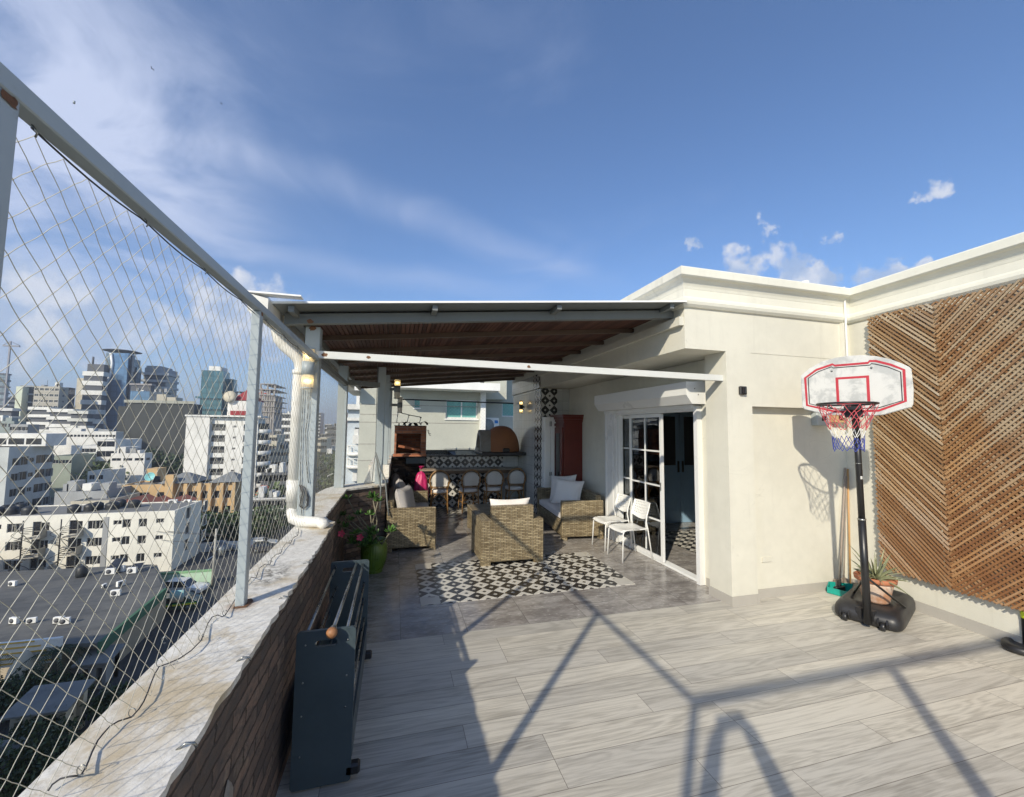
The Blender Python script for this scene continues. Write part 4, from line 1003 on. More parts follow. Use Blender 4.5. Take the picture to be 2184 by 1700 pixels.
part(rk,'side_board',MB().box(-.44,2.40,.05,-.43,3.519,.40).box(-.18,2.42,.10,-.168,3.519,.28),M['navy'])
# ---- green pot and desert rose
gp=Vector((-.215,5.62,0)); pt=thing('desert_rose','leafy pink-flowered desert rose in a ribbed lime green glazed pot','plant',gp)
gm=MB(); prf=[(.0,.0),(.105,.0),(.112,.012),(.105,.03),(.128,.08),(.150,.16),(.157,.24),(.152,.32),(.140,.365),(.150,.385),(.147,.40),(.132,.402),(.126,.38),(.0,.36)]
n=96; vs=[];fs=[]
for i,(r_,z) in enumerate(prf):
    for j in range(n):
        a=2*math.pi*j/n; k=1+(.028*math.cos(a*32) if .05<z<.35 and r_>.12 else 0); vs.append((gp.x+r_*k*math.cos(a),gp.y+r_*k*math.sin(a),z))
for i in range(len(prf)-1):
    for j in range(n): fs.append((i*n+j,i*n+(j+1)%n,(i+1)*n+(j+1)%n,(i+1)*n+j))
gm.add(vs,fs,0,True); part(pt,'pot',gm,M['greenpot'])
stm=MB(); lf=MB(); fl=MB(); q=random.Random(21)
def rosette(c,s,n,mb=lf):
    for i in range(n):
        a=i*2.4+q.uniform(-.3,.3); e=q.uniform(.1,1.1); L=s*q.uniform(.7,1.1); w_=L*.36
        d=Vector((math.cos(a)*math.cos(e),math.sin(a)*math.cos(e),math.sin(e))); sd=Vector((-math.sin(a),math.cos(a),0)); up=d.cross(sd)
        P=[c,c+d*L*.45+sd*w_*.42+up*-.05*L,c+d*L*.8+sd*w_*.5+up*-.02*L,c+d*L+up*.10*L,c+d*L*.8-sd*w_*.5+up*-.02*L,c+d*L*.45-sd*w_*.42+up*-.05*L]; m_=c+d*L*.6+up*.05*L
        mb.add(P+[m_],[(0,1,6),(1,2,6),(2,3,6),(3,4,6),(4,5,6),(5,0,6)],0,False)
tips=[aty(806,1070,5.55),aty(795,1062,5.62),aty(833,1134,5.4),aty(742,1064,5.75),aty(728,1100,5.6),aty(764,1098,5.55),aty(790,1098,5.5),aty(748,1110,5.5),aty(735,1125,5.45),aty(716,1118,5.4)]
base_=gp+Vector((0,0,.38))
for i,tp_ in enumerate(tips):
    mid_=base_*.45+tp_*.55+Vector((q.uniform(-.06,.06),q.uniform(-.05,.05),q.uniform(-.1,.02)))
    stm.tube([base_+Vector((q.uniform(-.04,.04),q.uniform(-.04,.04),-.02)),base_*.75+mid_*.25+Vector((0,0,.04)),mid_,tp_],[.016,.012,.009,.006],7)
    rosette(tp_,.095 if i in(0,1,2) else .08,16 if i<3 else 11)
for i in range(20): 
    b0=base_+Vector((q.uniform(-.35,.02),q.uniform(-.3,.0),q.uniform(-.05,.2))); stm.tube([base_,(base_+b0)/2+Vector((0,0,.06)),b0],[.010,.008,.005],6); rosette(b0,.085,11)
stm.lathe([(0,-.06),(.05,-.05),(.06,0),(.035,.05),(0,.07)],12,0,tuple(base_))
for pp in((728,1138),(768,1146)):
    c=aty(*pp,5.35); stm.tube([base_,(base_+c)/2+Vector((0,-.02,.03)),c],[.008,.006,.004],5)
    fl=MB()
    for i in range(5):
        a=i*1.2566; d=Vector((math.cos(a),-.25,math.sin(a))); sd=Vector((-math.sin(a),0,math.cos(a)))
        fl.add([c,c+d*.03+sd*.017,c+d*.045,c+d*.03-sd*.017],[(0,1,2,3)])
    part(pt,'flower',fl,M['pink'])
part(pt,'stems',stm,M['stem']); part(pt,'leaves',lf,M['leafA'])
# ---- wicker seats -------------------------------------------------
def pillow(w,h,t,mat_i=0,seed=0,n=14):
    q=random.Random(seed); ph=q.uniform(0,6)
    def f(sgn):
        def g(u,v):
            x=(u-.5)*w; z=(v-.5)*h; e=(1-(2*u-1)**4)*(1-(2*v-1)**4)
            k=1-.10*(1-abs(2*v-1)**2)*abs(2*u-1)**3; k2=1-.10*(1-abs(2*u-1)**2)*abs(2*v-1)**3
            b=t/2*max(0,e)**.55*(1+.07*math.sin(u*9+ph)*math.sin(v*7+ph)); return (x*k,sgn*b,z*k2)
        return g
    mb=MB(); mb.grid(f(-1),n,n); m2=MB(); m2.grid(f(1),n,n); m2.f=[tuple(reversed(x)) for x in m2.f]
    b=len(mb.v); mb.v+=m2.v; mb.f+=[tuple(b+i for i in x) for x in m2.f]; mb.m+=m2.m; mb.sm+=m2.sm; return mb
def tr(mb,Mx): mb.v=[tuple(Mx@Vector(p)) for p in mb.v]; return mb
def cushion_box(x0,y0,z0,x1,y1,z1): 
    mb=MB(); 
    def f(u,v): 
        e=(1-(2*u-1)**6)*(1-(2*v-1)**6); return (x0+(x1-x0)*u,y0+(y1-y0)*v,z0+(z1-z0)*(.72+.28*max(0,e)**.5))
    mb.grid(f,16,16); 
    mb.box(x0+.004,y0+.004,z0,x1-.004,y1-.004,z0+(z1-z0)*.74,bev=.02); return mb
def seat_unit(root,L,D,arm_h,back_h,aw=.11,seat=.30,backx=0):
    # local: x 0..D depth (front at D), y 0..L length, back along x=0
    def pt_(n,m,mat): return m.build(n,mat,root)
    pt_('arm',MB().box(0,0,.05,D,aw,arm_h,bev=.012),M['wick']); pt_('arm',MB().box(0,L-aw,.05,D,L,arm_h,bev=.012),M['wick'])
    pt_('backrest',MB().box(0,aw+.002,.05,.10,L-aw-.002,back_h,bev=.012),M['wick'])
    pt_('seat_base',MB().box(.102,aw+.002,.05,D-.012,L-aw-.002,seat,bev=.008),M['wick'])
    for x in(.0,D-.09):
        for y in(.0,L-.09): pt_('foot',MB().box(x+.003,y+.003,0,x+.087,y+.087,.049),M['wick'])
# left sofa (faces +x)
sl_=thing('wicker_sofa','wicker sofa with grey cushions against the brick parapet on the left','sofa',(-.085,6.40,0),0,'wicker terrace sofas')
seat_unit(sl_,1.78,.71,.615,.70)
cushion_box(.12,.12,.305,.70,1.66,.44).build('seat_cushion',M['cushion'],sl_)
tr(pillow(.60,.52,.20,0,1),T(.27,.36,.64)@rotm(R(72))@rotm(R(-12),'X')).build('back_cushion',M['cushg'],sl_)
tr(pillow(.60,.50,.18,0,2),T(.22,1.15,.66)@rotm(R(90))@rotm(R(-14),'X')).build('back_cushion',M['cushg'],sl_)
# right sofa (faces -x): rotate 180
a=R(180-5.0)
c0=atz(1201.7,1154,0)
sr=thing('wicker_sofa','wicker sofa with cream pillows against the house wall on the right','sofa',(3.505,8.03,0),R(180),'wicker terrace sofas')
seat_unit(sr,1.66,.72,.625,.70)
sr.rotation_euler=(0,0,R(180-4.5)); 
cushion_box(.12,.12,.305,.71,1.54,.44).build('seat_cushion',M['pillow'],sr)
tr(pillow(.56,.48,.17,0,3),T(.40,.98,.67)@rotm(R(-38))@rotm(R(20),'X')@rotm(R(-4),'Y')).build('pillow',M['pillow'],sr)
tr(pillow(.56,.48,.17,0,4),T(.34,.52,.69)@rotm(R(-46))@rotm(R(17),'X')@rotm(R(6),'Y')).build('pillow',M['pillow'],sr)
# armchair (faces +y): local x->world y
ac=thing('wicker_armchair','wicker armchair seen from behind with a white pillow over its back','armchair',(1.985,5.475,0),R(90))
def pt_(n,m,mat): return m.build(n,mat,ac)
Wc=.86
pt_('arm',MB().box(0,0,.05,.74,.14,.585,bev=.004),M['wick']); pt_('arm',MB().box(0,Wc-.14,.05,.74,Wc,.585,bev=.004),M['wick'])
pt_('backrest',MB().box(0,.1405,.05,.11,Wc-.1405,.765,bev=.004),M['wick'])
pt_('seat_base',MB().box(.112,.142,.05,.73,Wc-.142,.30,bev=.008),M['wick'])
for x in(0,.65):
    for y in(0,Wc-.13): pt_('foot',MB().box(x+.002,y+.002,0,x+.09,y+.128,.049),M['wick'])
cushion_box(.12,.15,.305,.72,Wc-.15,.44).build('seat_cushion',M['cushion'],ac)
tr(pillow(.58,.42,.16,0,6),T(.20,Wc/2+.0,.635)@rotm(R(90))@rotm(R(-8),'X')).build('pillow',M['pillow'],ac)
ct=thing('wicker_table','low wicker coffee table between the two sofas','coffee table',(1.30,6.72,0))
for n_,m_ in(('table_top',MB().box(0,0,.37,.85,.98,.41,bev=.008)),('table_base',MB().box(.01,.01,.04,.84,.97,.368))): m_.build(n_,M['wick'],ct)
for x in(0,.76):
    for y in(0,.89): MB().box(x+.012,y+.012,0,x+.08,y+.08,.039).build('foot',M['wick'],ct)
# ---- white chairs -------------------------------------------------
wc=thing('white_chair','white plastic chair with perforated back, the nearer of the pair by the glass door','chair',(0,0,0),0,'white chairs by the sliding door')
# local: faces -x ; seat centre origin
leg=MB
def wt(n,m): return m.build(n,M['whitep'],wc)
for s_ in(-1,1):
    wt('leg',MB().tube([(-.225,.20*s_,.0),(-.205,.19*s_,.375),(-.19,.187*s_,.405),(-.15,.187*s_,.42),(.05,.187*s_,.422)],.0095,10))
    wt('leg',MB().tube([(.245,.205*s_,.0),(.19,.19*s_,.40),(.165,.187*s_,.52),(.175,.187*s_,.60),(.215,.187*s_,.72),(.222,.180*s_,.765)],.0095,10))
sm=MB()
def sf(u,v):
    x=-.225+.42*u; y=-.195+.39*v; z=.432-.012*math.sin(math.pi*v)-.008*math.sin(math.pi*u)
    if u<.12: z-=(.12-u)**2*2.0
    return (x,y,z)
sm.grid(sf,16,12); low=[(p[0],p[1],p[2]-.012) for p in sm.v]; b=len(sm.v); sm.add(low,[tuple(reversed(f)) for f in list(sm.f)],0,True)
nu,nv=16,12
edge=[i for i in range(nu+1)]+[j*(nu+1)+nu for j in range(1,nv+1)]+[nv*(nu+1)+i for i in range(nu-1,-1,-1)]+[j*(nu+1) for j in range(nv-1,0,-1)]
sm.f+=[(edge[i],b+edge[i],b+edge[(i+1)%len(edge)],edge[(i+1)%len(edge)]) for i in range(len(edge))]; sm.m+=[0]*len(edge); sm.sm+=[True]*len(edge)
wt('seat',sm)
bm_=MB(); NU,NV=22,13
def bf(u,v): 
    y=-.19+.38*u; z=.575+.205*v-.045*(1-(2*u-1)**2)*(1-v); x=.172+.055*v+.028*(1-(2*u-1)**2)
    return Vector((x,y,z))
for i in range(NU):
    for j in range(NV):
        hole=(i%2==1 and j%2==1 and 1<i<NU-2 and 1<j<NV-1)
        if hole: continue
        P=[bf(i/NU,j/NV),bf((i+1)/NU,j/NV),bf((i+1)/NU,(j+1)/NV),bf(i/NU,(j+1)/NV)]
        Q=[p+Vector((.009,0,0)) for p in P]
        bm_.add(P+Q,[(0,3,2,1),(4,5,6,7),(0,1,5,4),(1,2,6,5),(2,3,7,6),(3,0,4,7)])
wt('backrest',bm_)
f1=atz(1322,1198,0)
wc.location=(3.25,5.40,0); wc.rotation_euler=(0,0,R(1.5))
wc2=dup(wc,(3.27,5.93,0),R(1),'white plastic chair with perforated back, the farther of the pair beside the sofa','white chairs by the sliding door')
# ---- bar stools ---------------------------------------------------
bs_=thing('bar_stool','rattan bar stool nearest the parapet, leftmost at the bar','bar stool',(0,0,0),0,'rattan bar stools')
def bsp(n,m,mat): return m.build(n,mat,bs_)
W2=.20
arch=[(-W2*.86,0,.62)]+[(-W2*math.cos(a)*1.02,-.03-.0,.70+.19*math.sin(a)**.8) for a in [math.pi*i/14 for i in range(1,14)]]+[(W2*.86,0,.62)]
# back at y=-.19 ; seat centre 0
def A(p): return (p[0],-.19+p[1]*1.0,p[2])
bsp('back_frame',MB().tube([(-.165,-.20,.49)]+[( -.205*math.cos(a),-.215-.02*math.sin(a),.66+.245*math.sin(a)**.85) for a in [math.pi*i/16 for i in range(17)]]+[(.165,-.20,.49)],.0145,8).tube([(-.17,-.215,.565),(.17,-.215,.565)],.012,8).tube([(-.165,-.21,.535),(.165,-.21,.535)],.010,8),M['rattan'])
def bk2(u,v):
    a=(u-.5)*2; zt_=.66+.205*math.sqrt(max(0,1-(a*.96)**2)); wv=.160+.0*v
    ww=(.150+.030*v); return (a*ww,-.222-.022*(1-a*a)+.0,.57+(zt_-.57)*v)
bm2=MB(); bm2.grid(bk2,12,10); m3=MB(); m3.grid(lambda u,v:(bk2(u,v)[0],bk2(u,v)[1]+.035,bk2(u,v)[2]),12,10); m3.f=[tuple(reversed(x)) for x in m3.f]
b=len(bm2.v); bm2.v+=m3.v; bm2.f+=[tuple(b+i for i in x) for x in m3.f]; bm2.m+=m3.m; bm2.sm+=m3.sm
e2=[i for i in range(13)]+[j*13+12 for j in range(1,11)]+[130+i for i in range(11,-1,-1)]+[j*13 for j in range(9,0,-1)]
bm2.f+=[(e2[i],e2[(i+1)%len(e2)],b+e2[(i+1)%len(e2)],b+e2[i]) for i in range(len(e2))]; bm2.m+=[0]*len(e2); bm2.sm+=[False]*len(e2)
bsp('back_cushion',bm2,M['cushion'])
bsp('seat_cushion',MB().lathe([(0,.42),(.20,.42),(.215,.435),(.215,.48),(.17,.50),(0,.505)],24,0,(0,0,0)),M['pillow'])
bsp('seat_ring',MB().tube([(.20*math.cos(a),.20*math.sin(a),.41) for a in [i*math.pi/12 for i in range(24)]],.013,8,0,False,True),M['rattan'])
for sx in(-1,1):
    bsp('leg',MB().tube([(.15*sx,.15,.46),(.175*sx,.18,.0)],.0135,8),M['rattan'])
    bsp('leg',MB().tube([(.165*sx,-.20,.50),(.17*sx,-.20,.36),(.185*sx,-.225,.0)],.0145,8),M['rattan'])
bsp('footrest',MB().tube([(.16*c*1.0,.165*s,.20) for c,s in((1,1),(1,-1.2),(-1,-1.2),(-1,1))],.010,8,0,False,True),M['rattan'])
for yy,k in((-.215,1),(.17,1)):
    bsp('arch_brace',MB().tube([(-.168,yy,.24),(-.10,yy,.37),(0,yy,.42),(.10,yy,.37),(.168,yy,.24)],.009,8),M['rattan'])
bsp('arm_bow',MB().tube([(-.20,-.20,.70),(-.235,-.05,.66),(-.21,.10,.58),(-.18,.14,.54)],.011,8).tube([(.20,-.20,.70),(.235,-.05,.66),(.21,.10,.58),(.18,.14,.54)],.011,8),M['rattan'])
def sx_(px,y): return aty(px,1030,y).x
bs_.location=(sx_(940,9.0),9.22,0); bs_.rotation_euler=(0,0,R(-6)); 
for px,yy,rz,lb in((1002,9.22,5,'rattan bar stool second from the parapet, facing the tiled bar'),(1056,9.30,-3,'rattan bar stool third along the bar, in half shade'),(1105,9.36,-2,'rattan bar stool farthest right, by the tiled wall')):
    dup(bs_,(sx_(px,9.05),yy,0),R(rz),lb,'rattan bar stools')
# ---- bar and counters ---------------------------------------------
br=thing('bar_counter','breakfast bar with brown stone top and diamond tile front behind the stools','bar',(1.7,9.7,0))
part(br,'bar_top',MB().box(.54,9.42,.845,2.88,9.86,.885,bev=.006),M['granite'])
part(br,'bar_front',MB().box(.74,9.70,0,2.45,9.78,.844),M['tpx']); part(br,'bar_side',MB().box(2.46,9.71,0,2.88,9.78,.844),M['wtx'])
part(br,'bar_apron',MB().box(.60,9.50,.775,2.85,9.53,.844).box(.66,9.74,0,.73,9.80,.84),M['barwood'])
kc=thing('kitchen_counter','raised black stone kitchen counter with a diamond tile band','counter',(1.5,10.1,0))
part(kc,'tile_band',MB().box(.70,9.83,.887,2.52,9.86,1.135),M['tpx']); part(kc,'tile_band',MB().box(2.525,9.835,.887,2.90,9.86,1.135),M['wtx'])
part(kc,'worktop',MB().box(.62,9.78,1.14,2.90,10.34,1.175,bev=.004).box(-.06,9.62,1.14,.615,10.34,1.175,bev=.004),M['counter'])
part(kc,'counter_body',MB().box(.66,9.88,0,2.90,10.34,1.138),M['counter'])
part(kc,'shelf_box',MB().box(.24,9.66,1.00,.66,9.9,1.13),M['navy'])
part(kc,'worktop_backsplash',MB().box(.66,10.30,1.176,1.95,10.34,1.27),M['counter'])
# hob / grill frame
gr=thing('grill_rack','silver grill rack lying on the black counter','grill',(1.75,9.95,1.18)); gmb=MB()
for i in range(4): gmb.box(1.38+i*.0,9.80+i*.07,1.185+i*.018,2.12,9.83+i*.07,1.197+i*.018)
part(gr,'bars',gmb,M['chrome']); part(gr,'tray',MB().add([(1.32,9.79,1.177),(2.13,9.79,1.177),(2.13,10.08,1.25),(1.22,10.08,1.25)],[(0,1,2,3)]).box(1.20,10.08,1.24,2.13,10.10,1.275),M['steeld'])
# brick bbq
bq_=thing('brick_barbecue','red brick barbecue box with tiled top at the left end of the counter','barbecue',(.31,9.75,1.18))
bx0,bx1,by0,by1,bz0,bz1=-.02,.66,9.45,10.1,1.18,1.83
part(bq_,'base_slab',MB().box(bx0-.02,by0-.03,1.176,bx1+.01,by1,1.20),M['terrarim'])
part(bq_,'brick_body',MB().box(bx0,by0,1.202,bx0+.04,by1,bz1).box(bx1-.11,by0,1.202,bx1,by1,bz1).box(bx0+.041,by0,bz1-.16,bx1-.112,by1,bz1).box(bx0+.041,by1-.06,1.202,bx1-.112,by1,bz1-.162).box(bx0+.041,by0+.005,1.202,bx1-.112,by1-.062,1.235),M['bbq'])
part(bq_,'loose_slab',MB().bar((.06,9.56,1.40),(.53,9.60,1.31),.20,.05),M['bbq2'])
tl=MB(); q=random.Random(3)
for i in range(6):
    x=bx0-.03+i*.122; tl.lathe([(.075,-.36),(.075,.36)],10,0,(0,0,0),M=T(x+.06,9.76,bz1+.01+q.uniform(0,.03))@rotm(R(90),'X')@rotm(q.uniform(-.1,.1),'Y'),a0=0,a1=math.pi)
part(bq_,'roof_tiles',tl,M['greyclay']); part(bq_,'top_slab',MB().box(bx0-.01,by0-.01,bz1+.001,bx1,by1,bz1+.02),M['blackm'])
ha=MB()
for k in(0,1): ha.tube([(bx1,9.46,1.755-.0*k),(bx1+.03+.02*k,9.44,1.75),(bx1+.035+.02*k,9.44,1.68-.03*k+.02),(bx1+.05+.02*k,9.44,1.655-.04*k+.02),(bx1+.10,9.44,1.65-.04*k+.02)],.006,6)
part(bq_,'crank',ha,M['blackm'])
fr_=thing('pipe_frame','thin grey pipe frame standing on the barbecue roof','frame',(.3,9.6,1.87)); fm=MB()
def q3(a,b): p=aty(a,b,9.6); return (p.x,p.y,p.z)
fm.tube([q3(846,901),q3(849,879)],.008,8).tube([q3(868,902),q3(872,886)],.008,8).tube([q3(894,904),q3(898,890)],.008,8); part(fr_,'upright',fm,M['chrome'])
part(fr_,'top_pipe',MB().tube([q3(849,879),q3(872,885),q3(898,890)],.009,8),M['steeld'])
part(fr_,'joint',MB().tube([q3(848,880),q3(851,879)],.016,8).tube([q3(896,890),q3(899,891)],.016,8).tube([q3(871,885),q3(874,886)],.014,8),M['blackm'])
# dome oven
dc=Vector((2.44,9.72,1.27)); ov=thing('dome_oven','terracotta dome pizza oven with grey arched mouth on the counter','oven',dc)
part(ov,'base_plate',MB().box(1.86,9.16,1.20,2.90,10.32,1.265,bev=.01),M['blackm'])
part(ov,'dome',MB().lathe([(.44*math.cos(a)**.8 if a<1.5 else 0,.60*math.sin(a)) for a in [i*math.pi/2/14 for i in range(15)]],28,0,tuple(dc)),M['clay'])
ar_=MB(); 
for sgn in(0,1):
    pass
o1=[(.30*math.cos(a),.50*math.sin(a)) for a in [math.pi*i/14 for i in range(15)]]; i1=[(.21*math.cos(a),.38*math.sin(a)) for a in [math.pi*i/14 for i in range(15)]]
vs=[];n=15
for X in(dc.x-.56,dc.x-.28):
    for L in(o1,i1): vs+=[(X+(.03*p[1]),dc.y+p[0],dc.z+p[1]) for p in L]
fs=[]
for i in range(n-1): fs+=[(i,i+1,n+i+1,n+i),(2*n+i+1,2*n+i,3*n+i,3*n+i+1),(i+1,i,2*n+i,2*n+i+1),(n+i,n+i+1,3*n+i+1,3*n+i)]
ar_.add(vs,fs,0,False); part(ov,'arch_mouth',ar_,M['greyclay'])
part(ov,'peel_block',MB().box(2.36,9.20,1.266,2.52,9.26,1.36,bev=.02),M['blackm'])
jar=thing('white_jar','small white jar with knobbed lid beside the oven mouth','jar',(1.92,9.98,1.176))
part(jar,'jar',MB().lathe([(0,0),(.055,0),(.065,.04),(.065,.14),(.05,.19),(0,.20)],16,0,(1.92,9.98,1.177)),M['frost']); part(jar,'lid',MB().lathe([(0,.20),(.04,.20),(.045,.215),(.015,.24),(.012,.26),(.02,.275),(0,.285)],16,0,(1.92,9.98,1.177)),M['whitep'])
bar_=MB().tube([tuple(aty(855,851.6,10.2)),tuple(aty(1095,860.5,10.2))],.016,10); tag(bar_.build('curtain_rod',M['blackm']),'black round rod spanning the kitchen opening above the oven','rod')
tl_=MB(); 
tag(MB().tube([(1.15,10.28,1.29),(1.9,10.28,1.29)],.008,8).lathe([(0,0),(.015,0),(.015,.05),(0,.05)],10,0,(1.45,10.28,1.27)).lathe([(0,0),(.015,0),(.015,.05),(0,.05)],10,0,(1.78,10.28,1.27)).build('metal_rail',M['alu']),'thin white metal rail along the back of the counter','rail')
# bags
def bag(name,c,sx,sy,sz,mat,lb,seed):
    q=random.Random(seed); mb=MB(); ph=[q.uniform(0,6) for _ in range(8)]
    def f(u,v):
        a=2*math.pi*u; t=v; r_=(math.sin(math.pi*min(1,t*1.0+.08))**.32)*(1-.30*t**3); k=1+.10*math.sin(3*a+ph[0]+3*t)+.06*math.sin(7*a+ph[1]-5*t)+.04*math.sin(13*a+ph[2]+9*t)
        return (c[0]+sx*r_*k*math.cos(a),c[1]+sy*r_*k*math.sin(a),c[2]+sz*t)
    mb.grid(f,40,16); mb.lathe([(.01,0),(.035,.03),(.06,.07)],10,0,(c[0],c[1],c[2]+sz*.97)); return tag(mb.build(name,mat),lb,'bag')
bag('garbage_bag',(.26,9.20,0.0),.26,.24,.78,M['bagblack'],'full black plastic garbage bag under the barbecue',1)
bag('garbage_bag',(.02,9.25,.28),.12,.16,.60,M['bagclear'],'pale see-through bag beside the parapet under the barbecue',2)
bag('shopping_bag',(.55,9.12,.20),.15,.14,.74,M['bagpink'],'bright pink printed plastic bag left of the bar',3)
for k,(zz,ww,xx) in enumerate(((.52,.05,.50),(.60,.045,.55),(.44,.05,.53))): 
    pass
# wardrobe + cabinet
wd_=thing('red_wardrobe','tall dark red wooden wardrobe with glazed door and moulded top','wardrobe',(3.15,7.55,0))
part(wd_,'body',MB().box(3.16,7.56,.06,3.545,8.14,1.98,bev=.004),M['redwood'])
part(wd_,'crown',MB().box(3.10,7.50,2.06,3.545,8.18,2.09).box(3.12,7.52,2.00,3.545,8.165,2.058).box(3.14,7.54,1.95,3.545,8.15,1.998).box(3.13,7.53,1.86,3.155,8.15,1.92),M['redwood'])
part(wd_,'plinth',MB().box(3.13,7.53,0,3.545,8.16,.10).box(3.135,7.535,.44,3.155,8.15,.48),M['redwood'])
dr_=part(wd_,'door',MB().box(3.135,7.60,.12,3.158,7.72,1.84).box(3.135,7.98,.12,3.158,8.10,1.84).box(3.135,7.72,.12,3.158,7.98,.44).box(3.135,7.72,1.72,3.158,7.98,1.84),M['redwood'])
part(wd_,'door_glass',MB().box(3.145,7.72,.48,3.150,7.98,1.72),M['dkglass']); part(wd_,'door_knob',MB().lathe([(0,0),(.012,0),(.012,.02),(0,.02)],10,0,(0,0,0),M=T(3.134,7.64,.95)@rotm(R(-90),'Y')),M['chrome'])
cab=thing('white_cabinet','tall narrow white cabinet between the tile strip and the wardrobe','cabinet',(3.05,8.1,0))
part(cab,'cabinet_body',MB().box(2.925,8.03,.03,3.262,8.195,2.05,bev=.003),M['whitep']); part(cab,'cabinet_door',MB().box(2.935,8.008,.05,3.045,8.029,2.04,bev=.003).box(3.052,8.008,.05,3.255,8.029,2.04,bev=.003),M['whitep'])
part(cab,'handle',MB().box(3.03,7.99,1.86,3.037,8.007,1.96).box(3.06,7.99,1.86,3.067,8.007,1.96).box(3.03,7.99,.86,3.037,8.007,.94).box(3.06,7.99,.86,3.067,8.007,.94),M['blackm'])
# ---- lamps
def wlamp(loc,r,h,side,lb,lit=(1,1),body='steel'):
    lp=thing('wall_lamp',lb,'lamp',loc,0,'up-and-down wall lamps')
    x,y,z=loc; sx,sy=side
    part(lp,'lamp_body',MB().tube([(x,y,z-h*.16),(x,y,z+h*.16)],r*1.02,20).bar((x,y,z),(x+sx,y+sy,z),r*.9,r*1.0),M[body])
    for s_,l_ in((1,lit[0]),(-1,lit[1])):
        part(lp,'lamp_shade',MB().lathe([(r*.98,h*.165*s_),(r*.98,h*.47*s_),(r*.90,h*.5*s_),(r*.86,h*.5*s_),(r*.86,h*.17*s_)],24,0,loc),M['frosty'])
        part(lp,'shade_rim',MB().lathe([(r*1.0,h*.47*s_),(r*1.04,h*.485*s_),(r*1.0,h*.5*s_)],24,0,loc),M[body])
        if l_: part(lp,'bulb',MB().lathe([(0,-r*.5),(r*.5,-r*.35),(r*.66,0),(r*.5,r*.35),(0,r*.5)],14,0,(x,y,z+h*.31*s_)),M['bulb'])
    return lp
def frost():
    m=bpy.data.materials.new('frosted_glass'); m.use_nodes=True; t=m.node_tree; t.nodes.clear(); N=NT(t); o=N.n('ShaderNodeOutputMaterial'); a=N.n('ShaderNodeBsdfTranslucent'); b=N.n('ShaderNodeBsdfDiffuse'); a.inputs[0].default_value=(.85,.80,.70,1); b.inputs[0].default_value=(.72,.68,.60,1); tr=N.n('ShaderNodeBsdfTransparent'); x=N.n('ShaderNodeMixShader'); y=N.n('ShaderNodeMixShader'); x.inputs[0].default_value=.5; y.inputs[0].default_value=.45
    t.links.new(a.outputs[0],x.inputs[1]); t.links.new(b.outputs[0],x.inputs[2]); t.links.new(x.outputs[0],y.inputs[1]); t.links.new(tr.outputs[0],y.inputs[2]); t.links.new(y.outputs[0],o.inputs[0]); return m
M['frosty']=frost()
lc=aty(657,786,3.86)
wlamp((lc.x,3.86,lc.z),.049,.35,(.0,.07),'large frosted up-and-down lamp lit on the corner post')
l2=aty(847,838,6.6); wlamp((l2.x,6.6,l2.z+.06),.045,.30,(-.1,.08),'lit lamp on the second canopy post above the barbecue',(1,0),'steeld')
l3=aty(853,864,8.8); wlamp((l3.x,8.8,l3.z),.05,.32,(-.18,0),'unlit grey lamp on the far canopy post',(0,0),'steeld')
l4=atx(1114,868,2.83); wlamp((2.80,l4.y,l4.z),.042,.30,(.08,0),'small lit lamp on the pale tiled wall',(1,1),'blackm')
sw=aty(1583,833,3.65); bxx=thing('wall_light','small square black wall light on the cream facade','wall light',(sw.x,3.655,sw.z))
part(bxx,'housing',MB().box(sw.x-.045,3.625,sw.z-.045,sw.x+.045,3.659,sw.z+.045,bev=.008),M['black']); part(bxx,'lens',MB().box(sw.x-.022,3.618,sw.z-.03,sw.x-.002,3.624,sw.z+.03).box(sw.x+.006,3.612,sw.z-.034,sw.x+.026,3.624,sw.z+.034,bev=.004),M['dkglass'])
eb=aty(1750,894,3.72); ebt=thing('meter_box','grey electric meter box on the niche wall under the backboard','electric box',(eb.x,3.72,eb.z))
part(ebt,'box',MB().box(eb.x-.10,3.68,eb.z-.075,eb.x+.09,3.759,eb.z+.075,bev=.008),M['electric']); part(ebt,'window',MB().box(eb.x-.03,3.676,eb.z-.02,eb.x+.03,3.679,eb.z+.04),M['dkglass'])
wb=aty(1783,892,3.72); wbt=thing('wooden_box','small pale wooden box fixed beside the meter box','box',(wb.x,3.72,wb.z))
part(wbt,'box_frame',MB().box(wb.x-.075,3.68,wb.z-.05,wb.x+.085,3.759,wb.z+.055,bev=.004),M['plywood']); part(wbt,'box_opening',MB().box(wb.x-.01,3.676,wb.z-.025,wb.x+.06,3.679,wb.z+.035),M['redwood'])
so_=aty(1632,1190,3.76); tag(MB().box(so_.x-.05,3.748,so_.z-.04,so_.x+.08,3.7598,so_.z+.01).build('socket_plate',M['wall']),'cream blank socket plate low on the niche wall','socket')
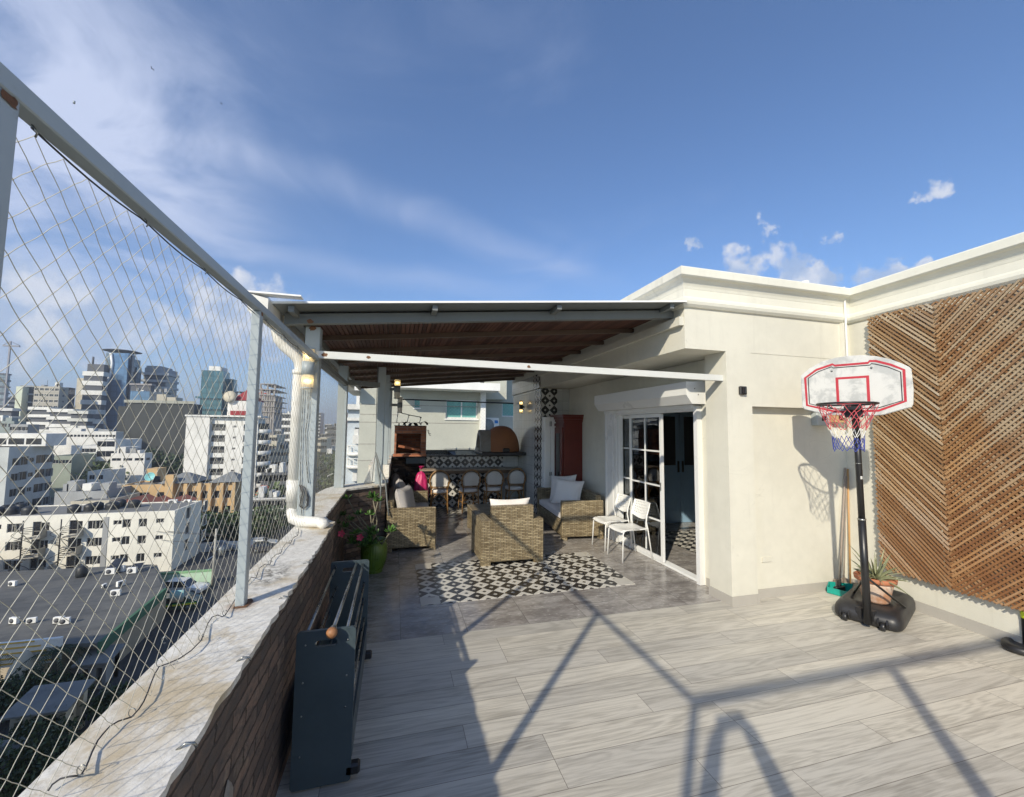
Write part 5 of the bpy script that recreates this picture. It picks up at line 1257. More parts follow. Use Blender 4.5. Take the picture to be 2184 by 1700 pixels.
# ropes at the cross wall
rp=MB()
def q4(a,b,y): p=aty(a,b,y); return (p.x,p.y,p.z)
rp.tube([q4(806,775,6.55),q4(803,880,6.55),q4(801,965,6.55),q4(796,1000,6.55),q4(793,1030,6.55)],.006,6)
rp.tube([q4(801,965,6.52),q4(806,1000,6.5),q4(812,1040,6.4),q4(811,1085,6.35)],.012,8)
rp.tube([q4(801,965,6.52),q4(812,1000,6.5),q4(822,1025,6.45),q4(826,1075,6.4),q4(829,1100,6.35)],.011,8)
tag(rp.build('rope',M['steeld']),'grey cords hanging from the canopy post over the cross wall','rope')
tag(MB().add([q4(801,975,6.7),q4(775,1031,6.7),q4(801,1027,6.75),q4(801,976,6.73),q4(776,1032,6.73),q4(802,1028,6.78)],[(0,1,2),(5,4,3),(0,3,4,1),(1,4,5,2),(2,5,3,0)]).build('white_tarp',M['neigh_w']),'white triangular sheet tied at the corner of the cross wall','tarp')
# ---- the photographer (behind the camera; throws the arched shadow)
def person():
    me=bpy.data.meshes.new('person'); V=[(-.06,-.46,.90),(-.06,-.46,1.08),(-.06,-.45,1.26),(-.06,-.44,1.36),(-.06,-.43,1.47),(-.06,-.42,1.60),
       (-.25,-.45,1.32),(-.215,-.10,1.50),(-.125,-.06,1.78),(.14,-.45,1.32),(.235,-.12,1.50),(.125,-.06,1.78),
       (-.10,-.42,.90),(-.11,-.40,.48),(-.12,-.44,.08),(-.12,-.34,.03),(.10,-.42,.90),(.11,-.40,.48),(.12,-.44,.08),(.12,-.34,.03),(-.07,-.06,1.87),(.07,-.06,1.87)]
    E=[(0,1),(1,2),(2,3),(3,4),(4,5),(2,6),(6,7),(7,8),(8,20),(2,9),(9,10),(10,11),(11,21),(0,12),(12,13),(13,14),(14,15),(0,16),(16,17),(17,18),(18,19)]
    me.from_pydata(V,E,[]); o=bpy.data.objects.new('person',me); COL.objects.link(o)
    md=o.modifiers.new('skin','SKIN'); rad=[.15,.13,.15,.06,.10,.085,.055,.055,.045,.055,.055,.045,.09,.06,.042,.035,.09,.06,.042,.035,.028,.028]
    for v,r_ in zip(me.skin_vertices[0].data,rad): v.radius=(r_,r_)
    me.skin_vertices[0].data[0].use_root=True
    s2=o.modifiers.new('sub','SUBSURF'); s2.levels=2; s2.render_levels=2; me.materials.append(M['shirt'])
    return tag(o,'person in dark clothes behind the camera holding a phone up with both hands','person')
person()
ph=MB().box(-.10,-.040,1.80,.10,-.030,1.90); tag(ph.build('phone',M['blackm']),'black phone held up by the person behind the camera','phone')
# ================================================================== city
GZ=-19.0
tag(MB().box(-3000,-800,GZ-1,3000,5200,GZ).build('ground',custom('ground',f_ground)),kind='structure')
asph=custom('asphalt',f_asphalt)
tag(MB().box(-36,-100,GZ+.004,-19,900,GZ+.008).build('road',asph),kind='structure')
tag(MB().box(-90,64,GZ+.010,-36.2,71,GZ+.014).build('road',asph),kind='structure')
tag(MB().box(-19,30,GZ+.0,-16.4,900,GZ+.13).build('pavement',custom('pav',f_city((.30,.29,.27)))),kind='structure')
tag(MB().box(-38.6,72,GZ+.0,-36.05,900,GZ+.13).build('pavement',custom('pav2',f_city((.30,.29,.27)))),kind='structure')
ln=MB()
for k in range(60): ln.box(-27.6,60+k*8,GZ+.012,-27.4,63+k*8,GZ+.014)
tag(ln.build('road_markings',M['neigh_w']),kind='structure')
WIN={}
wframe=pm('window_frame',(.45,.44,.42),.5); wglass=pm('window_glass',(.020,.022,.026),.12,var=.5,vs=.6,spec=.8); wteal=pm('teal_glass',(.16,.40,.37),.25,var=.2,vs=1.2)
wdark=pm('shade_dark',(.05,.045,.04),.6)
def winmesh(w,h,kind=0):
    k=(round(w,2),round(h,2),kind)
    if k not in WIN:
        t=min(.07,w*.06); mb=MB(); g=1
        mb.box(-w/2,.0,0,w/2,.03,h,g)
        mb.box(-w/2,-.03,0,-w/2+t,-.001,h,0).box(w/2-t,-.03,0,w/2,-.001,h,0).box(-w/2+t,-.03,0,w/2-t,-.001,t,0).box(-w/2+t,-.03,h-t,w/2-t,-.001,h,0)
        if w>.9: mb.box(-t/2,-.025,t,t/2,-.001,h-t,0)
        if kind==2:
            for i in range(6): mb.box(-w/2-.02,-.12,h*.02+i*h*.09,w/2+.02,-.09,h*.02+i*h*.09+.03,0)
            for i in range(9): mb.box(-w/2+i*w/8-.012,-.118,0,-w/2+i*w/8+.012,-.094,h*.5,0)
        WIN[k]=mb.mesh('window',[M['white'] if kind in(1,3) else wframe, wteal if kind==3 else wglass])
    return WIN[k]
def facade(mb,O,U,Wd,Hh,rects,dep=.22,mi=0,mr=0):
    O=Vector(O);U=Vector(U);Zv=Vector((0,0,1)); n=U.cross(Zv)
    us=sorted({0,Wd}|{r[0] for r in rects}|{r[2] for r in rects}); vs=sorted({0,Hh}|{r[1] for r in rects}|{r[3] for r in rects})
    us=[u for u in us if 0<=u<=Wd]; vs=[v for v in vs if 0<=v<=Hh]
    P=lambda u,v,d=0:O+U*u+Zv*v-n*d
    for i in range(len(us)-1):
        run=None
        for j in range(len(vs)-1):
            cu=(us[i]+us[i+1])/2; cv=(vs[j]+vs[j+1])/2
            if any(r[0]<cu<r[2] and r[1]<cv<r[3] for r in rects): continue
            mb.add([P(us[i],vs[j]),P(us[i+1],vs[j]),P(us[i+1],vs[j+1]),P(us[i],vs[j+1])],[(0,1,2,3)],mi)
    for r in rects:
        a,b,c,d=r[:4]
        mb.add([P(a,b),P(c,b),P(c,d),P(a,d),P(a,b,dep),P(c,b,dep),P(c,d,dep),P(a,d,dep)],[(0,4,5,1),(1,5,6,2),(2,6,7,3),(3,7,4,0)],mr)
CITY=[]
def bld(name,label,x0,x1,y0,y1,zt,mat,front=(),side=(),left=(),roof=None,parap=.3,kind=0,cat='building',group=None,zb_=GZ):
    """front/side/left: list of (u0,v0,w,h) windows; side is the +x face, left the -x face."""
    o=thing(name,label,cat,((x0+x1)/2,(y0+y1)/2,zb_),0,group); c=Vector(o.location)
    Hh=zt-zb_; mb=MB(); rf=lambda L:[(a,b,a+w,b+h) for a,b,w,h in L]
    facade(mb,(x0-c.x,y0-c.y,0),(1,0,0),x1-x0,Hh,rf(front)); facade(mb,(x1-c.x,y0-c.y,0),(0,1,0),y1-y0,Hh,rf(side)); facade(mb,(x0-c.x,y1-c.y,0),(0,-1,0),y1-y0,Hh,rf(left))
    mb.quad((x1-c.x,y1-c.y,0),(x0-c.x,y1-c.y,0),(x0-c.x,y1-c.y,Hh),(x1-c.x,y1-c.y,Hh))
    t=.25
    if parap: # parapet inner faces
        for a in((x0-c.x,y0-c.y,x1-c.x,y0-c.y+t),(x0-c.x,y1-c.y-t,x1-c.x,y1-c.y),(x0-c.x,y0-c.y+t,x0-c.x+t,y1-c.y-t),(x1-c.x-t,y0-c.y+t,x1-c.x,y1-c.y-t)):
            mb.box(a[0]+.01,a[1]+.01,Hh-parap,a[2]-.01,a[3]-.01,Hh+.02)
    mb.build('wall',mat,o)
    MB().box(x0-c.x+.02,y0-c.y+.02,Hh-parap-.3,x1-c.x-.02,y1-c.y-.02,Hh-parap-.001 if parap else Hh+.01).build('roof',roof or ROOF,o)
    cnt=0
    for L,org,rz in((front,(x0-c.x,y0-c.y),0),(side,(x1-c.x,y0-c.y),R(90)),(left,(x0-c.x,y1-c.y),R(-90))):
        for (a,b,w_,h_) in L:
            if cnt>=98: break
            cnt+=1
            q=bpy.data.objects.new('window',winmesh(w_,h_,kind)); COL.objects.link(q); q.parent=o
            d=.16
            u=a+w_/2
            if rz==0: q.location=(org[0]+u,org[1]+d,b)
            elif rz>0: q.location=(org[0]-d,org[1]+u,b)
            else: q.location=(org[0]+d,org[1]-u,b)
            q.rotation_euler=(0,0,rz)
    CITY.append(o); return o
def bx(o,name,mb,mat):
    c=o.location; ob=mb.build(name,mat,o); ob.matrix_parent_inverse=Matrix.Translation(-Vector(c)); return ob
def f_felt(N,tc,g,b):
    s=N.sep(tc); br=brick(N,N.comb(N.m('ADD',s[0],N.m('MULTIPLY',s[1],.25)),s[1],0.),9.,1.0,.03,(.075,.078,.078),(.105,.108,.105),(.05,.052,.052),.4)
    n=N.noise(tc,.35,7,.7); c=N.mix(N.ss(n,.4,.65),br.outputs['Color'],(.135,.135,.125)); st=N.noise(N.vm('ADD',tc,(9.,2.,0.)),1.2,6,.7,.5)
    b.inputs['Roughness'].default_value=.8
    return (N.mix(N.m('MULTIPLY',N.ss(st,.55,.72),.5),c,(.055,.055,.05)),)
ROOF=custom('roof_felt',f_city((.19,.19,.18),.5,.3,.6))
def cm(n,c,s=.25,dk=.5,k=.08): return custom(n,f_city(c,s,k,dk))
WH=cm('bld_white',(.74,.73,.68),.22); WH2=cm('bld_white2',(.62,.62,.60),.3); CRM=cm('bld_cream',(.52,.48,.38),.3); GRY=cm('bld_grey',(.33,.34,.34),.35)
YEL=cm('bld_yellow',(.56,.39,.20),.3,.7); CON=cm('bld_concrete',(.052,.055,.050),.7,.45,.05); BEI=cm('bld_beige',(.42,.35,.27),.4); DGR=cm('bld_dark',(.10,.105,.115),.3); RED=cm('tile_red',(.36,.12,.07),.3)
def xw(px,Y): return aty(px,905,Y).x
def zt_(px,py,Y): return aty(px,py,Y).z
def yfar(px,x): return atx(px,905,x).y
def rows(x0,n,dx,zs,w,h): return [(x0+i*dx,z,w,h) for z in zs for i in range(n)]
# -- white four-storey block with spiral stairs
Y=72; x1=xw(386,Y); x0=x1-52; zt0=zt_(386,1089,Y); yf=yfar(441,x1)
Hh=zt0-GZ; fr=[]; zs=[zt_(300,p,Y)-GZ for p in(1124,1160,1198)]
def pxu(px): return xw(px,Y)-x0
for z in zs:
    for (px,w_,h_) in((15,.9,.65),(45.6,.95,1.15),(61.5,.95,1.15),(115.7,.95,1.15),(189,.55,1.15),(214,.95,1.15),(229,.95,1.15),(267,.95,.6),(286,.97,1.15),(320,.97,1.15),(356,.95,.62),(99,.9,1.9),(175,.9,1.9),(-30,.95,1.1),(-55,.95,1.1)):
        fr.append((pxu(px)-w_/2,z+(.45 if h_<1 else 0)-(.6 if h_>1.5 else 0),w_,h_))
sd=[]
for z in zs: 
    for yy in(3.6,9.8): sd.append((yy,z+.1,1.3,1.7))
A1=bld('apartment_house','long white four-storey block with black spiral stairs and rows of small dark windows',x0,x1,Y,yf,zt0,cm('blk_cream',(.76,.74,.65),.3),fr,sd,parap=.12)
bx(A1,'dark_panel',MB().box(xw(243,Y)-.3,Y-.06,GZ,xw(243,Y)+.3,Y-.003,zt0-.5),GRY)
for px in(84,162):
    cx=xw(px,Y); st_=MB(); z=GZ; 
    st_.tube([(cx,Y-1.1,GZ),(cx,Y-1.1,zt0-.4)],.07,8)
    for k in range(int((zt0-GZ-1)/.22)):
        a=k*.42; st_.bar((cx,Y-1.1,GZ+.22*k),(cx+.95*math.cos(a),Y-1.1+.95*math.sin(a),GZ+.22*k),.26,.04)
    hp=[(cx+.95*math.cos(k*.42),Y-1.1+.95*math.sin(k*.42),GZ+.22*k+1.0) for k in range(int((zt0-GZ-2)/.22))]
    st_.tube(hp,.035,5,0,False)
    bx(A1,'spiral_stair',st_,M['blackm'])
    for z in zs: bx(A1,'balcony',MB().box(cx+.3,Y-1.2,GZ+z-.75,cx+1.9,Y-.01,GZ+z-.62).box(cx+.3,Y-1.2,GZ+z+.25,cx+1.9,Y-1.15,GZ+z+.31).box(cx+1.84,Y-1.2,GZ+z-.62,cx+1.9,Y-.01,GZ+z+.31),cm('balc',(.35,.33,.28)))
q=random.Random(5)
def tank(px,Yt,zr,r=.55,h=1.1,lb=None,mat='blackt'):
    x=xw(px,Yt) if px is not None else 0
    return x
blackt=pm('tank_black',(.02,.022,.024),.5); 
for i,(px,dy,r_) in enumerate(((14,2.2,.7),(30,4.0,.6),(44,2.6,.7),(62,5.0,.6),(80,2.2,.75),(174,2.4,.7),(208,3,.7),(222,4.2,.7),(254,4.0,.8),(272,6,.6),(300,5.2,.75))):
    yt=Y+dy; x=xw(px,yt); zr=zt0-.5
    ob=thing('water_tank','black roof water tank %s on the long white block'%(('at the far left end','second from the left','third from the left','set back near the left','by the left stair','above the right stair','left one of a close pair','right one of a close pair','tall by grey strip','small one right of the grey strip','last one before the parapet end')[i]),'water tank',(x,yt,zr),0,'rooftop water tanks')
    MB().lathe([(0,0),(r_,0),(r_*1.03,.3),(r_,.6),(r_*1.03,.9),(r_,1.25),(r_*.5,1.45),(r_*.25,1.5),(0,1.5)],14,0,(0,0,0)).build('tank_body',blackt,ob)
bx(A1,'roof_pipe',MB().tube([(xw(120,75),75,zt0-.3),(xw(160,77),77,zt0-.3)],.06,6).tube([(xw(350,75),75,zt0-.35),(xw(420,75),78,zt0-.35)],.05,6),M['pvc'])
def acunit(x,y,z,rz,lb,s=1.):
    o=thing('ac_unit',lb,'air conditioner',(x,y,z),rz,'rooftop air conditioners')
    MB().box(-.45*s,-.17*s,.05,.45*s,.17*s,.70*s,bev=.02).build('casing',M['neigh_w'],o)
    MB().lathe([(0,0),(.24*s,0),(.25*s,.015),(0,.016)],16,0,(0,0,0),M=T(-.12*s,-.172*s,.38*s)@rotm(R(90),'X')).build('fan_grille',DGR,o)
    MB().box(-.4*s,-.12*s,0,-.3*s,.12*s,.049).box(.3*s,-.12*s,0,.4*s,.12*s,.049).build('foot',M['blackm'],o); return o
acunit(xw(380,80),80,zt0-.5,R(10),'white air conditioner at the right end of the white block roof',1.3); acunit(xw(408,80),80.5,zt0-.5,R(-10),'small white air conditioner nearest the roof corner of the white block',1.1)
# -- brown neighbour at the left, side face
p=atz(40.7,1233,GZ); xb=p.x; yb2=p.y; ztb=atx(44.6,1135.7,xb).z
sdw=[]
for yy,zz in((48,5.2),(52,5.1),(58,5.0),(64,5.0),(58,1.8),(64,1.8),(52,1.8)): sdw.append((yy-42,zz-1.2,1.4,1.5))
B2=bld('house','beige-brown two-storey house wall with slanting parapet at the left edge',xb-14,xb,42,min(yb2,68),ztb,BEI,[],sdw)
# -- grey and white five-storey block
p=atz(119,1064,GZ); Y3=p.y*.80
Y3=118
x1=xw(24.8,Y3); zz=zt_(25,954,Y3); yf=yfar(119,x1)
sd=[]; n=4
for k,zp in enumerate((0,1,2,3,4)):
    for i,(f_,w_,h_) in enumerate(((.09,1.4,1.7),(.24,1.5,1.9),(.45,.9,1.0),(.60,2.0,2.0),(.83,1.6,1.9))): sd.append((f_*(min(yf,190)-Y3),zz-GZ-4.2-k*3.4+(.5 if h_<1.2 else 0),w_*1.6,h_))
B3=bld('office_block','grey-sided white office block with a glazed band under its top floor',x1-40,x1,Y3,min(yf,190),zz,cm('b3',(.50,.52,.50),.2),[],sd)
xe=xw(101,Y3+6); zu=zt_(101,925,Y3+6)
fw=[(i*3.3+.4,zz-GZ-2.6,2.7,2.8) for i in range(16)]
fw=[f for f in fw if f[0]+f[2]<xe-(x1-40)]
bx(B3,'top_floor',MB().box(x1-40,Y3+6,zz,xe,min(yf,190),zu),WH)
bw=MB(); 
for i in range(14): bw.box(xe-.8-3.2*i-2.8,Y3+5.95,zz+.4,xe-.8-3.2*i,Y3+5.99,zz+(zu-zz)*.62)
bx(B3,'window_band',bw,wglass)
# -- yellow apartment row
Y=112; xl=xw(270,Y); xr=xw(513,Y); zt4=zt_(400,1032,Y)
def yw(px): return xw(px,Y)-xl
h4=zt4-GZ; fr=[]
for r_,zz in enumerate((h4-3.4,h4-6.9,h4-10.4)):
    for (px,w_) in((275,2.6),(300,2.6),(346,3.2),(391,4.6),(432,3.2),(462,4.6),(493,1.6)): 
        if yw(px)+w_<xr-xl: fr.append((yw(px),zz,w_,1.7))
B4=bld('apartment_row','yellow ochre apartment row with brown windows and grey tiled hip roofs',xl,xr,Y,Y+8,zt4,YEL,fr,[])
bx(B4,'wing',MB().box(xw(242,Y+3),Y+3,GZ,xl-.01,Y+8,zt4-.6),YEL)
bx(B4,'stair_tower',MB().box(xw(368,Y),Y-1.5,GZ,xw(385,Y),Y-.01,zt4+2.2),YEL); 
for px in(404,433,455,480,505): bx(B4,'pier',MB().box(xw(px,Y),Y-.8,GZ,xw(px,Y)+.7,Y-.01,zt4+.2),YEL)
bx(B4,'roof_box',MB().box(xw(320,Y+6),Y+6,zt4,xw(343,Y+6),Y+10,zt4+3.0),YEL)
def hip(mb,x0,x1,y0,y1,z0,h): 
    mb.add([(x0,y0,z0),(x1,y0,z0),(x1,y1,z0),(x0,y1,z0),(x0+3,(y0+y1)/2,z0+h),(x1-3,(y0+y1)/2,z0+h)],[(0,1,5,4),(1,2,5),(2,3,4,5),(3,0,4),(3,2,1,0)]); return mb
bx(B4,'hip_roof',hip(MB(),xw(350,Y),xw(428,Y),Y-1,Y+8,zt4+.3,2.0),custom('tile_grey',f_city((.20,.21,.21),.4,.6,.6))); bx(B4,'hip_roof',hip(MB(),xw(455,Y),xw(522,Y),Y-1,Y+8,zt4+.3,2.0),custom('tile_grey2',f_city((.20,.21,.21),.4,.6,.6)))
bx(B4,'satellite_dish',MB().lathe([(0,0),(.9,.15),(1.0,.3),(.9,.2),(0,.05)],16,0,(0,0,0),M=T(xw(329,Y+3),Y+3,zt4+1.4)@rotm(R(70),'X')),pm('teal_dish',(.2,.5,.5),.5))
bx(B4,'tank_row',MB().lathe([(0,0),(.9,0),(.9,1.3),(0,1.5)],12,0,(xw(340,Y+4),Y+4,zt4)),blackt)
# red-tiled roofs in front of it
for (a,b,c,Yr) in ((262,1063,40,96),(300,1066,40,98),(345,1064,50,97)):
    x=xw(a,Yr); x2=xw(a+c,Yr); z=zt_(a,b+14,Yr)
    o=thing('red_roof_house','small house with red tiled gable, %s of the row before the yellow block'%('first' if a==262 else 'middle' if a==300 else 'last'),'house',((x+x2)/2,Yr,GZ),0,'small red-roofed houses')
    bx(o,'wall',MB().box(x,Yr,GZ,x2,Yr+7,z),CRM); bx(o,'roof',MB().add([(x-.3,Yr-.3,z),(x2+.3,Yr-.3,z),(x2+.3,Yr+7.3,z),(x-.3,Yr+7.3,z),((x+x2)/2,Yr-.3,z+1.0),((x+x2)/2,Yr+7.3,z+1.0)],[(0,1,4),(1,2,5,4),(2,3,5),(3,0,4,5),(3,2,1,0)]),RED)
# -- tall white apartment tower
Y=134; xl=xw(397,Y); xm=xw(447,Y); xr=xw(548,Y); zt5=zt_(447,891,Y); hh=zt5-GZ
fr=[]
for k in range(8):
    z=hh-3.6-k*3.1
    fr+= [(xw(452,Y+1)-xm,z,3.4,1.9),(xw(498,Y+1)-xm,z+.9,.8,.6),(xw(520,Y+1)-xm,z,3.2,1.9)]
B5=bld('apartment_tower','tall white apartment tower with rounded balconies and a small red roof',xm,xr,Y+1,Y+8,zt5,WH,fr,[],kind=2)
bx(B5,'blank_wing',MB().box(xl,Y,GZ,xm-.01,Y+5,zt5+.3),WH)
bx(B5,'cornice_band',MB().box(xl-.3,Y-.3,zt5+.3,xr+1,Y+8,zt5+.75),WH)
for k in range(8):
    z=zt5-1.0-k*3.1; c=(xw(558,Y+4),Y+4.0)
    bx(B5,'round_balcony',MB().lathe([(0,-.15),(2.6,-.15),(2.7,0),(2.7,1.0),(2.5,1.0),(2.5,.02),(0,.02)],20,0,(c[0],c[1],z-3.1),a0=-2.3,a1=.9),WH)
    bx(B5,'balcony_recess',MB().lathe([(2.1,0.05),(2.1,2.7)],16,0,(c[0],c[1],z-3.1),a0=-2.3,a1=.9),wglass)
bx(B5,'penthouse',MB().box(xw(483,Y+2),Y+2,zt5+.7,xw(548,Y+2),Y+6,zt5+5.0),WH)
bx(B5,'red_roof',MB().add([(xw(492,Y+3),Y+2,zt5+5.2),(xw(542,Y+3),Y+2,zt5+5.2),(xw(542,Y+3),Y+12,zt5+5.2),(xw(492,Y+3),Y+12,zt5+5.2),(xw(517,Y+3),Y+7,zt5+9.0)],[(0,1,4),(1,2,4),(2,3,4),(3,0,4),(3,2,1,0)]).box(xw(486,Y),Y+1.2,zt5+.9,xw(540,Y),Y+2.0,zt5+2.1),cm('red_trim',(.30,.035,.04)))
bx(B5,'dish',MB().lathe([(0,0),(1.6,.3),(1.7,.5),(0,.1)],16,0,(0,0,0),M=T(xw(488,Y+2),Y+2,zt5+6)@rotm(R(75),'X')),CRM)
# -- dark concrete warehouse
Y=215; xl=xw(249,Y); xr=xw(412,Y); z6=zt_(330,860,Y)
B6=bld('concrete_hall','huge stained dark concrete hall without windows',xw(266,Y),xr,Y,Y+8,z6,CON,[],[],parap=1)
bx(B6,'side_block',MB().box(xl,Y,GZ,xw(266,Y)-.02,Y+8,z6-1.6),CON); bx(B6,'roof_edge',MB().box(xw(262,Y),Y-.5,z6,xr,Y+.6,z6+1.2),cm('edge',(.36,.36,.30)))
bx(B6,'roof_hut',MB().box(xw(330,Y+4),Y+4,z6+1,xw(350,Y+4),Y+10,z6+4.2).box(xw(352,Y+4),Y+4,z6+1,xw(372,Y+4),Y+10,z6+3),CRM)
# low white sheds and houses in the mid ground
def simple(name,label,pl,pr,pt_,Y,dep,mat,rowsn=0,cols=0,ww=1.4,wh=1.3,cat='building',group=None,sidepx=None,kind=0,roofh=None,fl=3.1,base=GZ):
    xl=xw(pl,Y); xr=xw(pr,Y); z=zt_((pl+pr)/2,pt_,Y); hh=z-base
    if sidepx: dep=max(4,min(120,yfar(sidepx,xr)-Y))
    elif Y>=180 and pr<670: dep=min(dep,5)
    fr=[]; W_=xr-xl
    for k in range(rowsn):
        zz=hh-fl*(k+1)+.9
        if zz<.2: break
        for i in range(cols): fr.append((W_*(i+.5)/cols-ww/2,zz,ww,wh))
    sd=[]
    if sidepx and rowsn:
        nc=max(1,int(dep/5))
        for k in range(rowsn):
            zz=hh-fl*(k+1)+.9
            if zz<.2: break
            for i in range(min(nc,4)): sd.append((dep*(i+.5)/min(nc,4)-ww/2,zz,ww,wh))
    o=bld(name,label,xl,xr,Y,Y+dep,z,mat,fr[:70],sd[:28],kind=kind,cat=cat,group=group,roof=roofh,zb_=base)
    if Y<340 and W_>6 and cat=='building':
        q=random.Random(int(pl*7+Y))
        for k in range(q.randint(2,4)):
            hx=xl+W_*q.uniform(.08,.85); hw=q.uniform(.6,min(4,W_*.2)); bx(o,'roof_box',MB().box(hx,Y+.8,z,hx+hw,Y+.8+min(dep-1.2,2.5),z+q.uniform(.7,2.4)),q.choice((mat,WH,GRY)))
        hx=xl+W_*q.uniform(.2,.8); bx(o,'antenna',MB().tube([(hx,Y+1.5,z),(hx,Y+1.5,z+q.uniform(2,4))],.07,5),DGR)
        if rowsn>=2 and dep>4:
            for k in range(min(rowsn,6)): bx(o,'floor_band',MB().box(xl-.12,Y-.12,z-fl*(k+1),xr+.12,Y-.003,z-fl*(k+1)+.18),mat)
    return o
simple('warehouse','long low white hall with a flat roof left of the dark concrete hall',80,249,920,205,30,WH,1,22,.9,.9)
simple('warehouse','upper white hall with sawtooth edge behind the long low hall',105,200,913,230,20,WH)
simple('house','white modern house with stacked balconies before the dark concrete hall',209,250,938,160,14,WH,3,1,4.5,1.8)
simple('house','broad white flat-roofed house below the dark concrete hall',242,314,967,150,16,WH,1,3,2.2,.8,sidepx=328)
simple('roof_hut','small white stair hut on the broad white house',256,279,954,154,6,WH,1,1,.8,1.6,cat='hut')
simple('house','white house half hidden by trees left of the broad white house',180,209,950,165,12,WH2,1,3,1.6,1.2)
simple('house','small bright white house among the trees',196,232,1005,138,9,WH,1,2,1.2,1.2)
simple('house','low grey roofed house in the trees by the grey office block',118,160,972,150,14,cm('lg',(.30,.34,.28)),1,3,1.4,1.)
simple('house','grey terraced roof between the trees and the yellow block',130,240,1048,104,12,GRY,0,0)
simple('house','small cream house with a slanting edge left of the yellow block',165,246,1068,99,10,CRM,0,0)
# skyline -------------------------------------------------------------
def banded(name,label,pl,pr,pt_,Y,fl,band,gls,sidepx=None,dep=25,bh=1.2,out=.8,base=GZ):
    xl=xw(pl,Y); xr=xw(pr,Y); z=zt_((pl+pr)/2,pt_,Y)
    if sidepx: dep=max(6,min(90,yfar(sidepx,xr)-Y))
    elif Y>=200: dep=min(dep,4)
    o=thing(name,label,'building',((xl+xr)/2,Y+dep/2,base))
    bx(o,'core',MB().box(xl,Y,base,xr,Y+dep,z-.2),gls)
    k=0; zz=z
    while zz>base+2 and k<30:
        bx(o,'floor_band',MB().box(xl-out,Y-out,zz-bh,xr+out,Y+dep,zz),band); zz-=fl; k+=1
    return o,xl,xr,z
GL1=custom('glass_grey',f_glassbld((.20,.24,.27),3.4,2.5)); GL2=custom('glass_blue',f_glassbld((.11,.20,.32),3.6,3.,.75)); GL3=custom('glass_teal',f_glassbld((.07,.16,.18),3.6,3.,.55)); GL4=custom('glass_dark',f_glassbld((.06,.075,.10),3.4,2.5))
o,xl,xr,z=banded('office_tower','white tower with closely banded floors left of the blue glass tower',170,211,792,300,5.6,WH,DGR,None,30,2.6,.5)
bx(o,'stair_core',MB().box(xw(156,302),302,GZ,xl-.6,335,z-4),CRM); bx(o,'roof_box',MB().box(xw(176,305),305,z,xw(212,305),330,z+5),DGR)
bx(o,'antenna',MB().tube([(xw(187,310),310,z+5),(xw(187,310),310,z+10)],.5,6),DGR)
# blue glass tower
Y=310; xl=xw(214,Y); xr=xw(263,Y); z7_=zt_(240,752,Y); dep=40
o=thing('glass_tower','blue glass tower with an S-curved edge and a disc on its roof','building',((xl+xr)/2,Y+20,GZ)); G7=o
bx(o,'glass_face',MB().box(xl,Y,GZ,xr,Y+6,z7_),GL1)
pp=[]; H7=z7_-GZ
cur=[(754,238),(775,241),(795,238),(815,230),(840,224),(865,222),(885,223),(905,225),(935,225)]
poly=[(aty(px,py,Y-1).x,aty(px,py,Y-1).z) for py,px in cur]; poly+= [(xr+.5,GZ),(xr+.5,z7_)]
poly[8]=(poly[8][0],GZ)
bx(o,'curved_glass',MB().prism(poly,'y',Y-1.2,Y-.01),GL2)
bx(o,'curved_rib',MB().tube([(p[0],Y-1.6,p[1]) for p in poly[:9]],.7,6),M['alu'])
bx(o,'dark_wing',MB().box(xr+.6,Y+2,GZ,xw(273,Y+2),Y+10,z7_-3).box(xr+.6,Y+1,GZ,xr+2.5,Y+1.99,z7_-1),GL4); bx(o,'grey_wing',MB().box(xw(273,Y+4)+.05,Y+4,GZ,xw(283,Y+4),Y+9,z7_-8),GL1)
bx(o,'roof_disc',MB().lathe([(0,0),(7.5,0),(9.6,.5),(8,.9),(0,1.1)],32,0,(xw(249,Y+10),Y+10,z7_+1.8)),DGR); bx(o,'disc_stem',MB().lathe([(2,0),(2,1.8)],16,0,(xw(249,Y+10),Y+10,z7_)),GRY)
o,xl,xr,z=banded('office_tower','grey layered office tower with projecting slabs left of the teal tower',299,350,795,330,4.6,cm('slab',(.42,.44,.45),.2),GL4,372,30,1.5,1.0)
bx(o,'crown',MB().box(xw(300,331),331,z,xw(340,331),350,z+3.4).box(xw(303,333),333,z+3.4,xw(335,333),348,z+5),cm('slab2',(.30,.32,.34)))
bx(o,'cream_panel',MB().box(xw(298,326),326,zt_(300,832,326),xw(330,326),328,zt_(300,825,326)),CRM)
simple('office_building','low blue glass office box under a bare concrete frame',273,314,834,285,26,GL2,cat='building')
o,xl,xr,z=banded('unfinished_building','open concrete frame with two bare floors above the blue glass box',273,316,818,288,4.6,cm('fr',(.32,.30,.29)),DGR,None,30,.9,.6,base=zt_(290,834,288))
simple('office_building','dark curved office block right of the low blue glass box',314,350,836,280,26,GL4)
# teal tower
Y=300; xl=xw(423,Y); xr=xw(470,Y); z=zt_(445,790,Y); dep=min(60,yfar(484,xr)-Y)
o=thing('glass_tower','teal glass office tower with a white plant box on the roof','building',((xl+xr)/2,Y+dep/2,GZ))
bx(o,'glass_face',MB().box(xl,Y,GZ,xr,Y+dep,z),GL3); bx(o,'roof_box',MB().box(xw(438,Y+5),Y+5,z,xw(463,Y+5),Y+16,z+3.4),WH); bx(o,'glass_wing',MB().box(xr+.01,Y+10,GZ,xw(493,Y+10),Y+16,z-4),GL3)
for pz in(846,869): bx(o,'canopy_band',MB().box(xl-2,Y-1.5,zt_(440,pz,Y)-1,xr+.5,Y+4,zt_(440,pz,Y)),cm('tealband',(.06,.16,.20)))
